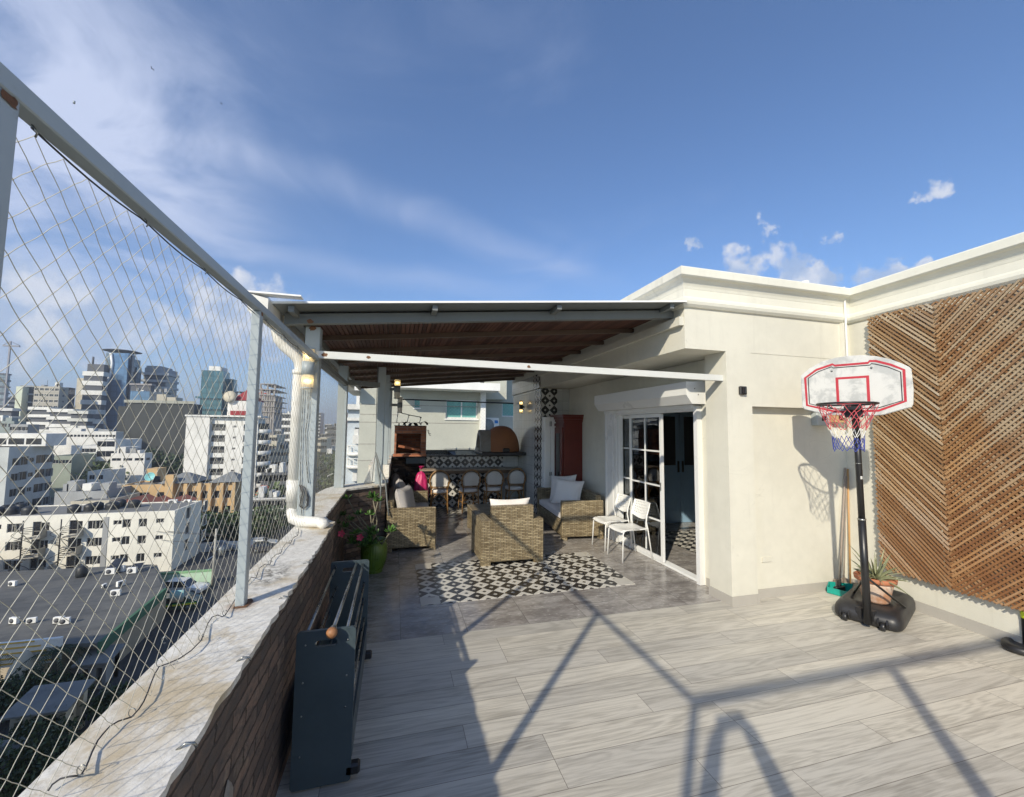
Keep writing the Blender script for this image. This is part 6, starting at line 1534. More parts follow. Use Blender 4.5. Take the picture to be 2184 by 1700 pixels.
# left skyline
banded('office_building','dark banded office block with a pale green end at the far left',42,64,822,290,4.4,cm('bb1',(.30,.32,.33)),GL4,None,20,.8)
simple('apartment_tower','pale curved end wall of the dark banded block',27,41,824,286,16,cm('pg',(.62,.66,.52)),0,0)
simple('apartment_tower','beige apartment slab with a pale central strip',66,120,824,280,20,cm('bs',(.46,.43,.36)),9,5,1.6,1.2,sidepx=140)
simple('office_building','dark glass slab right of the beige apartment slab',121,140,826,290,20,GL4)
banded('apartment_tower','white low tower with horizontal balconies below the beige slab',64,103,868,240,3.4,WH,DGR,None,16,1.3)
banded('apartment_tower','white terraced apartment block with slanting parapets',105,152,872,235,3.4,WH,DGR,None,18,1.5)
banded('apartment_tower','white balconied block next to the banded white tower',150,184,876,232,3.4,cm('bb2',(.60,.60,.54)),DGR,None,18,1.4)
banded('apartment_tower','low cream apartment block with arched balconies at the far left edge',-20,22,870,240,3.6,WH2,DGR,None,18,1.3)
banded('apartment_tower','thin dark slab tower cut by the left edge',-60,2,795,420,5.,DGR,GL1,None,20,1.2)
simple('house','grey-green house roofs in front of the far left blocks',-40,30,898,200,20,cm('lg2',(.28,.32,.30)),1,5)
simple('apartment_house','grey cube building left of the white hall',22,60,905,190,20,GRY,1,4)
for i,(a,b,c,Yc) in enumerate(((140,868,152,420),(372,866,400,520),(395,872,422,600),(345,855,372,480),(188,800,192,600),(498,842,520,380),(15,845,27,480))):
    simple('distant_building','distant hazy block %s'%('between the dark slab and the white towers','behind the concrete hall roof','left of the teal tower, farthest back','stepping down from the layered tower','hidden behind the banded white tower','right of the teal tower','between the far left tower and the pale curved wall')[i],a,c,b,Yc,20,(GRY,CRM,WH2,DGR,GRY,WH2,DGR)[i],6,5,3,2,fl=4)
# construction sites with cranes
def frame_bld(name,label,pl,pr,pt_,Y,dep,fl=3.6):
    xl=xw(pl,Y); xr=xw(pr,Y); z=zt_((pl+pr)/2,pt_,Y); o=thing(name,label,'building',((xl+xr)/2,Y+dep/2,GZ)); q=random.Random(int(pl)); zz=z;k=0
    cmx=cm('raw%d'%int(pl),(.33,.30,.27),.4)
    while zz>GZ+30 and k<14:
        bx(o,'floor_slab',MB().box(xl+q.uniform(-1,1),Y,zz-.5,xr+q.uniform(-1,1),Y+dep,zz),cmx); zz-=fl; k+=1
    cl=MB()
    for i in range(7): cl.box(xl+(xr-xl-1)*i/6,Y+.6,GZ,xl+(xr-xl-1)*i/6+.9,Y+1.5,z-fl*(i%3))
    cl.box(xl+2,Y+6,GZ,xr-2,Y+dep-2,z-fl*2)
    bx(o,'columns',cl,cmx); return o
frame_bld('unfinished_building','raw concrete tower frame under a red crane right of the first post',549,583,818,300,30)
frame_bld('unfinished_building','raw concrete frame with white panels behind the tall white tower',498,528,835,310,25)
simple('apartment_tower','pale upper floors standing on the raw frame',523,535,815,320,14,WH2,3,2,2,2)
def crane(px,pt_,Y,jl,jr,mat,lb):
    x=xw(px,Y); z=zt_(px,pt_,Y); o=thing('tower_crane',lb,'crane',(x,Y,GZ)); 
    bx(o,'mast',MB().box(x-.45,Y-.45,GZ,x+.45,Y+.45,z),mat); zj=z-3.5
    bx(o,'jib',MB().bar((xw(jl,Y),Y,zj),(xw(jr,Y),Y,zj),1.2,1.0),mat); bx(o,'tie',MB().tube([(xw(jl,Y),Y,zj+.5),(x,Y,z),(xw(jr,Y),Y,zj+.5)],.2,4),mat)
rc=cm('crane_red',(.42,.08,.06)); wcn=cm('crane_white',(.6,.6,.6))
crane(554,828,320,543,572,rc,'red tower crane above the raw concrete frame'); crane(500,840,420,497,528,wcn,'pale tower crane partly hidden behind the first post'); crane(5,727,400,-10,26,cm('crane_grey',(.3,.3,.32)),'grey tower crane at the far left edge')
for px,pt1 in((109,770),(170,770)): 
    pass
# right of post 1
simple('apartment_house','beige office block with brown windows between the post and the downpipe',577,628,958,150,18,CRM,7,4,1.6,1.2)
simple('apartment_house','narrow cream tower beside the beige office block',577,592,928,175,12,CRM,6,2)
simple('apartment_tower','dark balconied slab behind the narrow cream tower',588,600,915,190,14,GRY,6,2)
simple('apartment_house','white grid-windowed block left of the downpipe',601,640,882,210,18,WH,7,4,2.4,2.0)
simple('parking_garage','dark three-level parking garage with curved roof edge',563,625,1008,118,22,DGR,3,6,2.2,1.6)
simple('shop_row','low flat-roofed row with white fascia below the garage',546,622,1062,96,7,WH2,1,4,2.4,2.2)
o=thing('red_awning','small orange-red awning below the white tower','awning',(xw(562,110),110,GZ)); bx(o,'canopy',MB().add([(xw(553,108),108,zt_(560,1052,108)),(xw(572,108),108,zt_(560,1052,108)),(xw(572,108),112,zt_(560,1040,108)),(xw(553,108),112,zt_(560,1040,108)),(xw(553,108),108,zt_(560,1056,108)),(xw(572,108),108,zt_(560,1056,108))],[(0,1,2,3),(4,5,1,0)]),cm('awn',(.55,.12,.05))); bx(o,'poles',MB().box(xw(554,108),108.1,GZ,xw(554,108)+.1,108.2,zt_(560,1052,108)).box(xw(571,108),108.1,GZ,xw(571,108)+.1,108.2,zt_(560,1052,108)),GRY)
# street canyon to the right of the corner post
simple('apartment_tower','cream balconied tower with a red roof left of the street',672,698,935,230,16,cm('cr2',(.62,.56,.42)),9,3,2.2,1.6)
simple('apartment_tower','grey glass-topped tower behind the cream balconied tower',684,697,925,300,14,GRY,3,2,3,2)
simple('apartment_tower','tall pale tower with chimneys rising behind the street',670,683,880,420,20,WH2,8,2,3,2)
simple('apartment_house','bright white stepped house far down the street',694,706,905,330,14,WH,2,2,3,2)
simple('office_block','long dark grey slab along the street',699,742,908,300,60,DGR,12,4,4,2,fl=4)
simple('apartment_tower','dark red slab behind the middle post',724,750,880,420,20,cm('dr',(.20,.09,.07)),4,3,4,2)
simple('kiosk','small yellow kiosk wall by the street on the left',668,680,965,220,8,cm('ky',(.66,.44,.20)),0,0)
for i,(px,py) in enumerate(((704,962),(712,956))): simple('billboard','small white roof box %s the street trees'%('before' if i==0 else 'behind'),px-5,px+6,py-5,220+i*30,4,WH,cat='billboard',base=zt_(px,py+6,220+i*30))
# pale blue block with white balconies
Y=60; xl=xw(741,Y); xr=xw(800,Y); z=zt_(750,872,Y)
B7=bld('apartment_building','pale blue-grey block with white curved balconies seen between the posts',xl,xr,Y,Y+20,z,cm('pbl',(.52,.57,.60),.1),[(xw(757,Y)-xl,z-GZ-3.2,1.2,.7)],[],[],kind=1)
bx(B7,'cornice_band',MB().box(xl-.7,Y-.7,z-.1,xr,Y+.2,z+.6).box(xl-.4,Y-.4,z-1.6,xr,Y+.1,z-1.2),WH); 
for (py) in(960,987): 
    zz_=zt_(760,py,Y); c=(xw(768,Y),Y); bx(B7,'balcony',MB().lathe([(0,-1.0),(1.5,-1.0),(1.5,-.6),(0,-.6)],16,0,(c[0],c[1],zz_+.3),a0=-3.14,a1=0).lathe([(1.42,.3),(1.5,.3),(1.5,.38),(1.42,.38)],16,0,(c[0],c[1],zz_+.3),a0=-3.14,a1=0),WH)
    for k in range(9): a=-math.pi*k/8; bx(B7,'baluster',MB().box(-.05,-.05,-.6,.05,.05,.3,0,T(c[0]+1.45*math.cos(a),c[1]+1.45*math.sin(a),zz_+.3)),WH)
for (pa,pb2) in((915,945),(1008,1025)): bx(B7,'louvre',MB().box(xw(757,Y),Y-.6,zt_(760,pb2,Y),xw(766,Y),Y-.01,zt_(760,pa,Y)),WH)
bx(B7,'white_box',MB().box(xw(754,Y-1),Y-1.4,zt_(760,946,Y),xw(768,Y-1),Y-.6,zt_(760,928,Y)),WH)
bx(B7,'roof_box',MB().box(xw(758,Y+4),Y+4,z,xw(765,Y+4),Y+7,z+2.6).box(xw(768,Y+4),Y+4,z,xw(775,Y+4),Y+7,z+2.2),WH)
# -- grey neighbour directly behind the kitchen
Y=22; xl=xw(766,Y)-.0; xr=12.; zt9=6.5
def nu(px): return xw(px,Y)-xl
def nz(py,px=950): return aty(px,py,Y).z-GZ
z4=lambda x,y:((1400+x*.3529)/1.7786,(1400+y*.3529)/1.7786)
def rect(a,b,c,d):
    p=z4(a,b);q_=z4(c,d); P_=aty(p[0],q_[1],Y);Q_=aty(q_[0],p[1],Y); return (P_.x-xl,P_.z-GZ,Q_.x-P_.x,Q_.z-P_.z)
wA=rect(822,335,1170,530); wB=rect(485,320,552,415)
xs_=aty(z4(1186,0)[0],900,Y).x
N1=bld('grey_neighbour','grey rendered apartment house with white pilaster and teal curtained windows behind the kitchen',xl,xs_,Y,Y+14,zt9,M['neigh'],[wA,wB],[],[],kind=3)
px2=aty(z4(1238,0)[0],900,Y).x
bx(N1,'pilaster',MB().box(xs_+.003,Y-.35,GZ,px2,Y+1.2,nz(z4(0,225)[1],1030)+GZ+.3),M['neigh_w'])
zba=aty(950,z4(0,140)[1],Y).z
bx(N1,'white_band',MB().box(xl+1.6,Y-1.4,aty(1000,z4(0,222)[1],Y-1.4).z,aty(z4(1405,0)[0],900,Y-1.4).x,Y-.01,aty(1040,z4(0,150)[1],Y-1.4).z),M['neigh_w'])
bx(N1,'white_band',MB().box(xl-.6,Y-.8,aty(760,z4(0,0)[1]+48,Y).z-.0,xl-.001,Y+3,aty(760,z4(0,0)[1]+36,Y).z),M['neigh_w'])
jl=MB()
for py in(866,902,897.5): pass
for py,pa,pb2 in((865,767,1020),(884,767,850),(902,767,1020),(947,767,830),(982,767,830)):
    z=aty((pa+pb2)/2,py,Y).z; jl.box(xl+.02,Y-.006,z-.015,xw(pb2,Y),Y-.002,z+.015)
bx(N1,'render_joint',jl,M['greyclay'])
sill=MB(); a,b,w_,h_=wA; sill.box(xl+a-.05,Y-.06,GZ+b-.08,xl+a+w_+.05,Y-.003,GZ+b-.005); a,b,w_,h_=wB; sill.box(xl+a-.04,Y-.05,GZ+b-.07,xl+a+w_+.04,Y-.003,GZ+b-.005)
bx(N1,'sill',sill,M['neigh_w'])
wC=rect(1447,345,1700,505); 
xr0=aty(z4(1280,0)[0],900,Y+1.2).x
N2=bld('grey_neighbour','recessed right part of the grey house with an air conditioner by the pilaster',px2+.02,12,Y+1.4,Y+14,zt9,M['neigh'],[(wC[0]+xl-(px2+.02)+.25,wC[1],1.9,wC[3])],[],[],kind=3)
acn=thing('ac_unit','white air conditioner with a round fan on the grey neighbour behind the oven','air conditioner',(aty(z4(1315,630)[0],900,Y).x,Y+1.0,aty(1030,z4(0,690)[1],Y).z))
MB().box(-.62,-.2,0,.62,.2,.86,bev=.03).build('casing',M['neigh_w'],acn); MB().lathe([(0,0),(.33,0),(.35,.02),(0,.022)],20,0,(0,0,0),M=T(-.02,-.203,.44)@rotm(R(90),'X')).build('fan_grille',GRY,acn)
MB().box(-.55,-.206,.1,-.42,-.202,.76).build('vent_slots',wdark,acn); MB().box(.36,-.206,.55,.56,-.202,.72).build('badge',cm('badge_blue',(.03,.22,.6)),acn)
bx(N2,'shadow_box',MB().box(px2+.03,Y+.3,nz(z4(0,320)[1],1050)+GZ,aty(z4(1475,0)[0],900,Y+.3).x,Y+1.39,zt9),M['neigh'])
# ================================================================== street level near the left bottom
RZ=aty(208,1371,atz(208,1462,GZ).y).z
def onroof(x,y,z=RZ): return atz(x,y,z)
c1=onroof(329,1213);c2=onroof(336,1258);c3=onroof(208,1371);c4=onroof(80,1376);c5=onroof(-120,1360);c6=onroof(-150,1238)
fr_h=thing('flat_roofed_hall','low hall with a broad dark grey felt roof and green fascia below the net','building',(c2.x-10,c2.y,GZ))
poly=[(c6.x,c6.y+2),(c1.x-1,c1.y+2),(c2.x+.5,c2.y),(c3.x,c3.y),(c4.x,c4.y),(c5.x-4,c5.y)]
bx(fr_h,'roof',MB().prism(poly,'z',RZ-.3,RZ),custom('felt2',f_felt))
pin=[(p[0]+(.6 if p[0]<-30 else -.6),p[1]) for p in poly]
bx(fr_h,'wall',MB().prism([(p[0],p[1]+.8) for p in poly],'z',GZ,RZ-.301),cm('hallbeige',(.36,.31,.23),.4))
gf=MB(); a=Vector((c2.x+.55,c2.y,0)); b=Vector((c3.x+.05,c3.y-.1,0)); 
gf.bar(a+Vector((.15,0,RZ-.35)),b+Vector((.15,0,RZ-.35)),.25,.9); bx(fr_h,'fascia',gf,cm('green',(.05,.14,.08)))
bx(fr_h,'glazed_wall',MB().quad((c2.x+.1,c2.y-.3,GZ),(c3.x-.2,c3.y+.5,GZ),(c3.x-.2,c3.y+.5,RZ-.9),(c2.x+.1,c2.y-.3,RZ-.9)),wglass)
uts=[(45,1286,1.1),(112,1355,1.),(168,1352,1.)]
acs=[((100*.5294)/1.7786,(2100+505*.5294)/1.7786,.9,'white box unit on the felt roof nearest the yellow sign frame'),((225*.5294)/1.7786,(2100+502*.5294)/1.7786,.8,'white box unit second from the yellow sign frame'),((420*.5294)/1.7786,(2100+500*.5294)/1.7786,.9,'left one of two touching units on the felt roof'),((462*.5294)/1.7786,(2100+508*.5294)/1.7786,.9,'right one of two touching units on the felt roof'),((745*.5294)/1.7786,(2100+245*.5294)/1.7786,.65,'small narrow unit in the middle of the felt roof'),((865*.5294)/1.7786,(2100+235*.5294)/1.7786,.95,'upright unit seen edge-on before the green wall'),((828*.5294)/1.7786,(2100+305*.5294)/1.7786,1.0,'unit with yellow bracket at the right of the felt roof'),((90*.5294)/1.7786,(2100+235*.5294)/1.7786,.9,'grey unit at the shaded left end of the felt roof')]
for i,(a,b,s_,lb) in enumerate(acs):
    p=onroof(a,b); acunit(p.x,p.y,RZ,R((-20,10,0,6,80,60,5,-15)[i]),lb,s_*.9)
for i,a in enumerate(((790,135),(860,115),(945,128))):
    p=onroof(a[0]*.5294/1.7786,(2100+a[1]*.5294+8)/1.7786); acunit(p.x,p.y,RZ,R((5,-5,3)[i]),'white unit %s of three at the back edge of the felt roof'%('left','middle','right')[i],1.0)
p=onroof(583*.5294/1.7786,(2100+165*.5294)/1.7786); ob=thing('water_tank','black water tank on the felt roof before the white block','water tank',p,0,'rooftop water tanks'); MB().lathe([(0,0),(.5,0),(.52,.4),(.5,1.0),(.3,1.2),(0,1.2)],14,0,(0,0,0)).build('tank_body',blackt,ob)
o=thing('rooftop_solar_panel','pair of tilted dark panels at the back of the felt roof','solar panel',(p.x+2,p.y,RZ)); MB().add([(0,0,.2),(1.2,0,.2),(1.6,1.2,1.5),(.5,1.2,1.5),(2.0,0,.2),(3.4,0,.3),(3.6,1.0,.9),(2.4,1.1,.8),(0,0.05,.15),(1.2,0.05,.15),(1.6,1.25,1.45),(.5,1.25,1.45)],[(0,1,2,3),(4,5,6,7),(8,11,10,9)]).build('panel',wglass,o)
# yellow and white sign frame
s1=onroof(0,1400,RZ+.2); o=thing('roof_sign_frame','white and yellow striped sign boards on the roof edge at the left','sign',(c4.x-2,c4.y,GZ))
p1=atz(-30,1374,RZ+.7); p2=atz(108,1374,RZ+.7); 
fm=MB(); fm.box(p1.x,p1.y-.2,RZ-1.1,p2.x,p1.y+.1,RZ+.7); bx(o,'board',fm,M['neigh_w'])
fy=MB(); 
for k in range(5): fy.box(p1.x-.05,p1.y-.27,RZ-.9+k*.38,p2.x-.4*k,p1.y-.21,RZ-.8+k*.38)
bx(o,'stripes',fy,cm('yel2',(.70,.46,.10)))
# green wall and SUV court
g1=atz(347,1250,GZ); g2=atz(454,1248,GZ); zg=aty(400,1222,g2.y).z
gw=thing('boundary_wall','pale green boundary wall with darker green capping behind the white car','wall',((g1.x+g2.x)/2,g2.y,GZ))
bx(gw,'wall_face',MB().box(g1.x,g2.y,GZ,g2.x,g2.y+.2,zg),cm('pgreen',(.48,.66,.50),.2)); bx(gw,'coping',MB().box(g1.x-.05,g2.y-.06,zg,g2.x+.05,g2.y+.26,zg+.22),cm('pgreen2',(.22,.42,.22)))
w1=atz(424,1178,GZ); w2=atz(549,1180,GZ); ww=thing('boundary_wall','long grey-white street wall below the yellow block','wall',((w1.x+w2.x)/2,w1.y,GZ)); bx(ww,'wall_face',MB().box(w1.x,w1.y,GZ,w2.x,w1.y+.25,aty(480,1156,w1.y).z),WH2)
def car(name,label,x,y,rz,col,L=4.6,Wd=1.85,h=1.65,van=False,cat='car',group=None,proto=[]):
    o=thing(name,label,cat,(x,y,GZ+.015),rz,group); paint=pm('car_paint_'+name,col,.25,var=.03,vs=1,coat=.6)
    # side profile in (x,z), x forward
    if van: low=[(-L/2,.45),(-L/2,1.1),(-L/2+.1,h-.1),(-L/2+.35,h),(L/2-1.3,h),(L/2-.55,1.15),(L/2-.05,.95),(L/2,.5)]
    else: low=[(-L/2,.5),(-L/2+.02,.98),(-L/2+.12,1.05),(L/2-1.35,1.03),(L/2-.25,.86),(L/2-.02,.66),(L/2,.42)]
    bot=[(L/2-.1,.28),(L/2-.55,.28),(L/2-.62,.52),(L/2-.80,.66),(L/2-1.0,.68),(L/2-1.2,.6),(L/2-1.32,.28),(-L/2+1.30,.28),(-L/2+1.2,.6),(-L/2+1.0,.68),(-L/2+.80,.66),(-L/2+.6,.52),(-L/2+.52,.28),(-L/2+.1,.3)]
    MB().prism(low+bot,'y',-Wd/2,Wd/2).build('body',paint,o)
    if not van:
        cab=[(-L/2+.15,1.04),(-L/2+.42,h-.1),(-L/2+.75,h),(L/2-2.25,h-.02),(L/2-1.45,1.02)]; n=len(cab); k=.80
        vs=[(p[0],-Wd/2*(.97 if i in(0,n-1) else k),p[1]) for i,p in enumerate(cab)]+[(p[0],Wd/2*(.97 if i in(0,n-1) else k),p[1]) for i,p in enumerate(cab)]
        MB().add(vs,[tuple(range(n)),tuple(reversed(range(n,2*n)))]+[(i,n+i,n+(i+1)%n,(i+1)%n) for i in range(n)]).build('cabin_glass',wglass,o)
        rf=[(-L/2+.40,h-.09),(-L/2+.75,h+.015),(L/2-2.25,h-.005),(L/2-2.1,h-.06)]
        MB().prism(rf,'y',-Wd/2*.8,Wd/2*.8).bar((-L/2+1.5,-Wd/2*.95,1.04),(-L/2+1.45,-Wd/2*.81,h-.03),.09,.05).bar((-L/2+1.5,Wd/2*.95,1.04),(-L/2+1.45,Wd/2*.81,h-.03),.09,.05).bar((L/2-1.5,-Wd/2*.96,1.02),(L/2-2.25,-Wd/2*.80,h-.02),.07,.05).bar((L/2-1.5,Wd/2*.96,1.02),(L/2-2.25,Wd/2*.80,h-.02),.07,.05).bar((-L/2+.2,-Wd/2*.96,1.04),(-L/2+.5,-Wd/2*.81,h-.06),.16,.05).build('roof',paint,o)
    else:
        MB().box(-L/2+.5,-Wd/2-.006,1.05,L/2-1.2,-Wd/2-.001,h-.2).box(-L/2+.5,Wd/2+.001,1.05,L/2-1.2,Wd/2+.006,h-.2).build('side_windows',wglass,o)
        MB().add([(L/2-1.27,-Wd/2*.9,h-.06),(L/2-1.27,Wd/2*.9,h-.06),(L/2-.56,Wd/2*.9,1.18),(L/2-.56,-Wd/2*.9,1.18)],[(0,1,2,3)]).build('windscreen',wglass,o)
    for sx in(L/2-.95,-L/2+.95):
        for sy in(-1,1):
            wh=MB().lathe([(0,-.1),(.30,-.1),(.335,-.06),(.335,.06),(.30,.1),(0,.1)],18,0,(0,0,0),M=T(sx,sy*(Wd/2-.10),.335)@rotm(R(90),'X')).build('wheel',M['black'],o)
            MB().lathe([(0,-.11),(.17,-.11),(.19,-.10),(.19,.10),(.17,.11),(0,.11)],14,0,(0,0,0),M=T(sx,sy*(Wd/2-.10),.335)@rotm(R(90),'X')).build('rim',M['chrome'],wh)
    for sy in(-1,1): 
        MB().box(L/2-.12,sy*Wd*.36-.2,.66,L/2-.005,sy*Wd*.36+.2,.82,bev=.03).build('headlight',M['alu'],o); MB().box(-L/2-.01,sy*Wd*.42-.12,.80,-L/2+.06,sy*Wd*.42+.12,1.02,bev=.02).build('tail_light',M['redline'],o)
    return o
sv=atz(393,1266,GZ); car('parked_suv','white suv parked by the pale green wall',sv.x,sv.y,R(-8),(.72,.72,.70),4.7,1.9,1.72)
p=atz(366,1308,GZ); vn=car('parked_van','dark green and yellow striped van parked under the advert board',p.x,p.y+1,R(5),(.03,.07,.05),4.4,1.7,1.6,True,'van')
MB().box(-2.15,-.865,.65,2.1,-.852,.82).build('yellow_stripe',cm('ystripe',(.60,.55,.03)),vn); MB().box(-2.15,-.865,.83,2.1,-.852,.92).build('green_stripe',cm('gstripe',(.04,.35,.08)),vn)
p=atz(376,1300,GZ+0); sg=aty(363,1261,p.y-1); sg2=aty(390,1283,p.y-1)
sgn=thing('advert_board','blue advertising board showing a pale beach horizon beside the street','sign',(sg.x,p.y-1,GZ))
bm=custom('advert_sky',lambda N,tc,g,b:(N.mix(N.ss(N.sep(tc)[2],.0,1.0),(.45,.33,.22),N.mix(N.ss(N.sep(tc)[2],.8,2.6),(.35,.62,.66),(.03,.30,.42))),))
ob=MB().box(0,0,0,sg2.x-sg.x,.12,sg.z-sg2.z).build('board',bm,sgn); ob.location=(0,0,sg2.z-GZ); MB().box(.1,.02,0,.22,.10,sg2.z-GZ-.001).box(sg2.x-sg.x-.22,.02,0,sg2.x-sg.x-.1,.10,sg2.z-GZ-.001).build('board_legs',M['blackm'],sgn)
cols=[(.35,.38,.42),(.55,.56,.56),(.05,.05,.06),(.30,.04,.03),(.62,.62,.60),(.10,.14,.22),(.5,.5,.5),(.04,.04,.05)]
cs_=[(479,1173,'silver-blue car parked along the grey-white wall',0),(560,1166,'pale car in the street beside the lower row of shops',1),(566,1176,'dark car nearest the parapet edge in the street',2),(712,977,'small white car in the middle of the far street',4),(698,1005,'dark car far down the street, left lane',7),(706,988,'grey car far down the street between the post and trees',6),(690,1030,'silver car in the street below the corner post',1),(694,1062,'light car lowest in the street beside the corner post',4),(720,1005,'small red car beside the street trees',3),(703,1048,'dark blue car before the street lamp',5)]
for a,b,lb,c in cs_:
    p=atz(a,b,GZ); car('street_car',lb,p.x,p.y,R(90) if a>600 else R(4),cols[c],4.4,1.8,1.5,group='cars in the street')
# utility pole
p=atz(453,1250,GZ); up=thing('utility_pole','tall concrete utility pole with a grey transformer by the street corner','utility pole',(p.x,p.y,GZ)); zt_p=aty(457,1128,p.y).z
bx(up,'pole',MB().tube([(p.x,p.y,GZ),(p.x+.05,p.y,zt_p)],[.19,.12],10),cm('polec',(.36,.35,.31),.2)); bx(up,'transformer',MB().lathe([(0,0),(.32,0),(.34,.1),(.34,.9),(.25,1.05),(0,1.1)],14,0,(p.x+.75,p.y,zt_p-3.4)),M['chrome']); bx(up,'crossarm',MB().box(p.x-.8,p.y-.06,zt_p-.9,p.x+.9,p.y+.06,zt_p-.78).box(p.x,p.y-.05,zt_p-2.6,p.x+.7,p.y+.05,zt_p-2.5),M['blackm'])
wz=MB()
for dz,dx in((0,.6),(0,-.6),(-1.2,0)):
    a=Vector((p.x+dx,p.y,zt_p-.75+dz)); b=Vector((p.x+dx-30,p.y+25,zt_p-.5+dz)); wz.tube([a+(b-a)*t+Vector((0,0,-1.2*math.sin(math.pi*t))) for t in [i/8 for i in range(9)]],.03,4)
tag(wz.build('power_lines',M['wire']),'sagging black power lines from the utility pole over the roofs','power line')
for (a,b,h_,lb) in((697,1068,7,'white street lamp pole standing in the far street'),(120,1010,9,'pale lamp post with a bright lamp beside the grey office block')):
    p=atz(a,b,GZ); o=thing('street_lamp',lb,'street lamp',(p.x,p.y,GZ),0,'street lamps'); bx(o,'lamp_pole',MB().tube([(p.x,p.y,GZ),(p.x,p.y,GZ+h_),(p.x+1.2,p.y,GZ+h_+.5)],.12,8),WH2); bx(o,'lamp_head',MB().box(p.x+1.0,p.y-.2,GZ+h_+.42,p.x+1.8,p.y+.2,GZ+h_+.6),WH)
# unseen block added beyond the left edge to shade the yards below
bld('shade_block','cream six-storey block added unseen beyond the left edge to shade the yards',-40,-24,-14,30,-4.5,CRM,[],[(3+4*i,2+3*k,1.4,1.3) for i in range(9) for k in range(4)])
# sheds in the lower left
def shed(pl,pr,ptop,Y,h,lb,mat,dark=2,slope=.6,dep=5):
    xl=xw(pl,Y);xr=xw(pr,Y); z=zt_((pl+pr)/2,ptop,Y); o=thing('shed',lb,'shed',((xl+xr)/2,Y,GZ))
    bx(o,'roof',MB().add([(xl-.3,Y-.4,z),(xr+.3,Y-.4,z),(xr+.3,Y+dep,z+slope),(xl-.3,Y+dep,z+slope),(xl-.3,Y-.4,z+.12),(xr+.3,Y-.4,z+.12),(xr+.3,Y+dep,z+slope+.12),(xl-.3,Y+dep,z+slope+.12)],[(0,3,2,1),(4,5,6,7),(0,1,5,4),(1,2,6,5),(2,3,7,6),(3,0,4,7)]),cm('shr%d'%pl,(.20,.205,.20),.7))
    mbs=MB(); W_=xr-xl; rects=[(W_*(k+.25)/dark,.1,W_*(k+.7)/dark,(z-GZ)*.8) for k in range(dark)]
    facade(mbs,(xl,Y,GZ),(1,0,0),W_,z-GZ,rects,1.5); mbs.box(xl,Y+1.6,GZ,xr,Y+dep-.2,z+.05); bx(o,'wall',mbs,mat); return o
p=atz(150,1440,GZ)
shed(211,268,1410,atz(240,1466,GZ).y,3,'small dark shed with a pale sloping roof beside the hall',GRY,2,.4,1.8)
shed(80,192,1512,atz(140,1592,GZ).y,3,'shed with a streaked corrugated roof and two dark openings at the bottom left',CRM,3,.5,2.2)
shed(15,60,1640,atz(40,1700,GZ).y,3,'low hut with a green-grey roof at the bottom left corner',CRM,1,.4,2)
def dome_mesh(): pass
SV=atz(46,1490,GZ); o=thing('garden_statue','cream painted conical garden structure beside the left palm','statue',(SV.x,SV.y,GZ)); bx(o,'body',MB().lathe([(0,0),(1.3,0),(1.1,1.2),(.8,2.4),(.35,3.2),(.1,3.5),(0,3.5)],14,0,(SV.x,SV.y,GZ)),CRM)
# ================================================================== trees
def crown(mb,c,rx_,ry_,rz_,n,s,q,mi=0):
    cl=[]
    for _ in range(max(6,int(n/70))):
        a=q.uniform(0,6.28); u=q.uniform(-1,1); r_=q.uniform(.35,1.0)**.6; k=math.sqrt(1-u*u); cl.append(Vector((c[0]+rx_*r_*k*math.cos(a),c[1]+ry_*r_*k*math.sin(a),c[2]+rz_*r_*u*.9)))
    for i in range(n):
        b=cl[i%len(cl)]; sp=(rx_+ry_+rz_)/3*.34
        p=b+Vector((q.gauss(0,sp),q.gauss(0,sp),q.gauss(0,sp*.8)))*.75
        n_=Vector((q.gauss(0,1),q.gauss(0,1),q.gauss(0,1)+.7)).normalized(); t=n_.cross(Vector((q.gauss(0,1),q.gauss(0,1),.1))).normalized(); w_=n_.cross(t); ss=s*q.uniform(.6,1.3)
        mb.add([p+t*ss,p+w_*ss*.6,p-t*ss,p-w_*ss*.6],[(0,1,2,3)],mi)
TREES=[]
def tree(x,y,h,r,n,s,mat,label,seed,group='trees of the neighbourhood',z0=GZ):
    q=random.Random(seed); o=thing('tree',label,'tree',(x,y,z0),0,group)
    tk=MB(); tk.tube([(0,0,0),(q.uniform(-.2,.2),q.uniform(-.2,.2),h*.35),(q.uniform(-.4,.4),q.uniform(-.4,.4),h*.6)],[h*.03,h*.022,h*.012],8)
    for k in range(5):
        a=k*1.25+q.uniform(-.3,.3); tk.tube([(0,0,h*.32),(math.cos(a)*r*.4,math.sin(a)*r*.4,h*.55),(math.cos(a)*r*.75,math.sin(a)*r*.75,h*.72)],[h*.015,h*.01,h*.004],6)
    tk.build('trunk',M['bark'],o); m_=MB(); crown(m_,(0,0,h*.64),r,r,h*.36,n,s,q); m_.build('crown',M[mat],o); return o
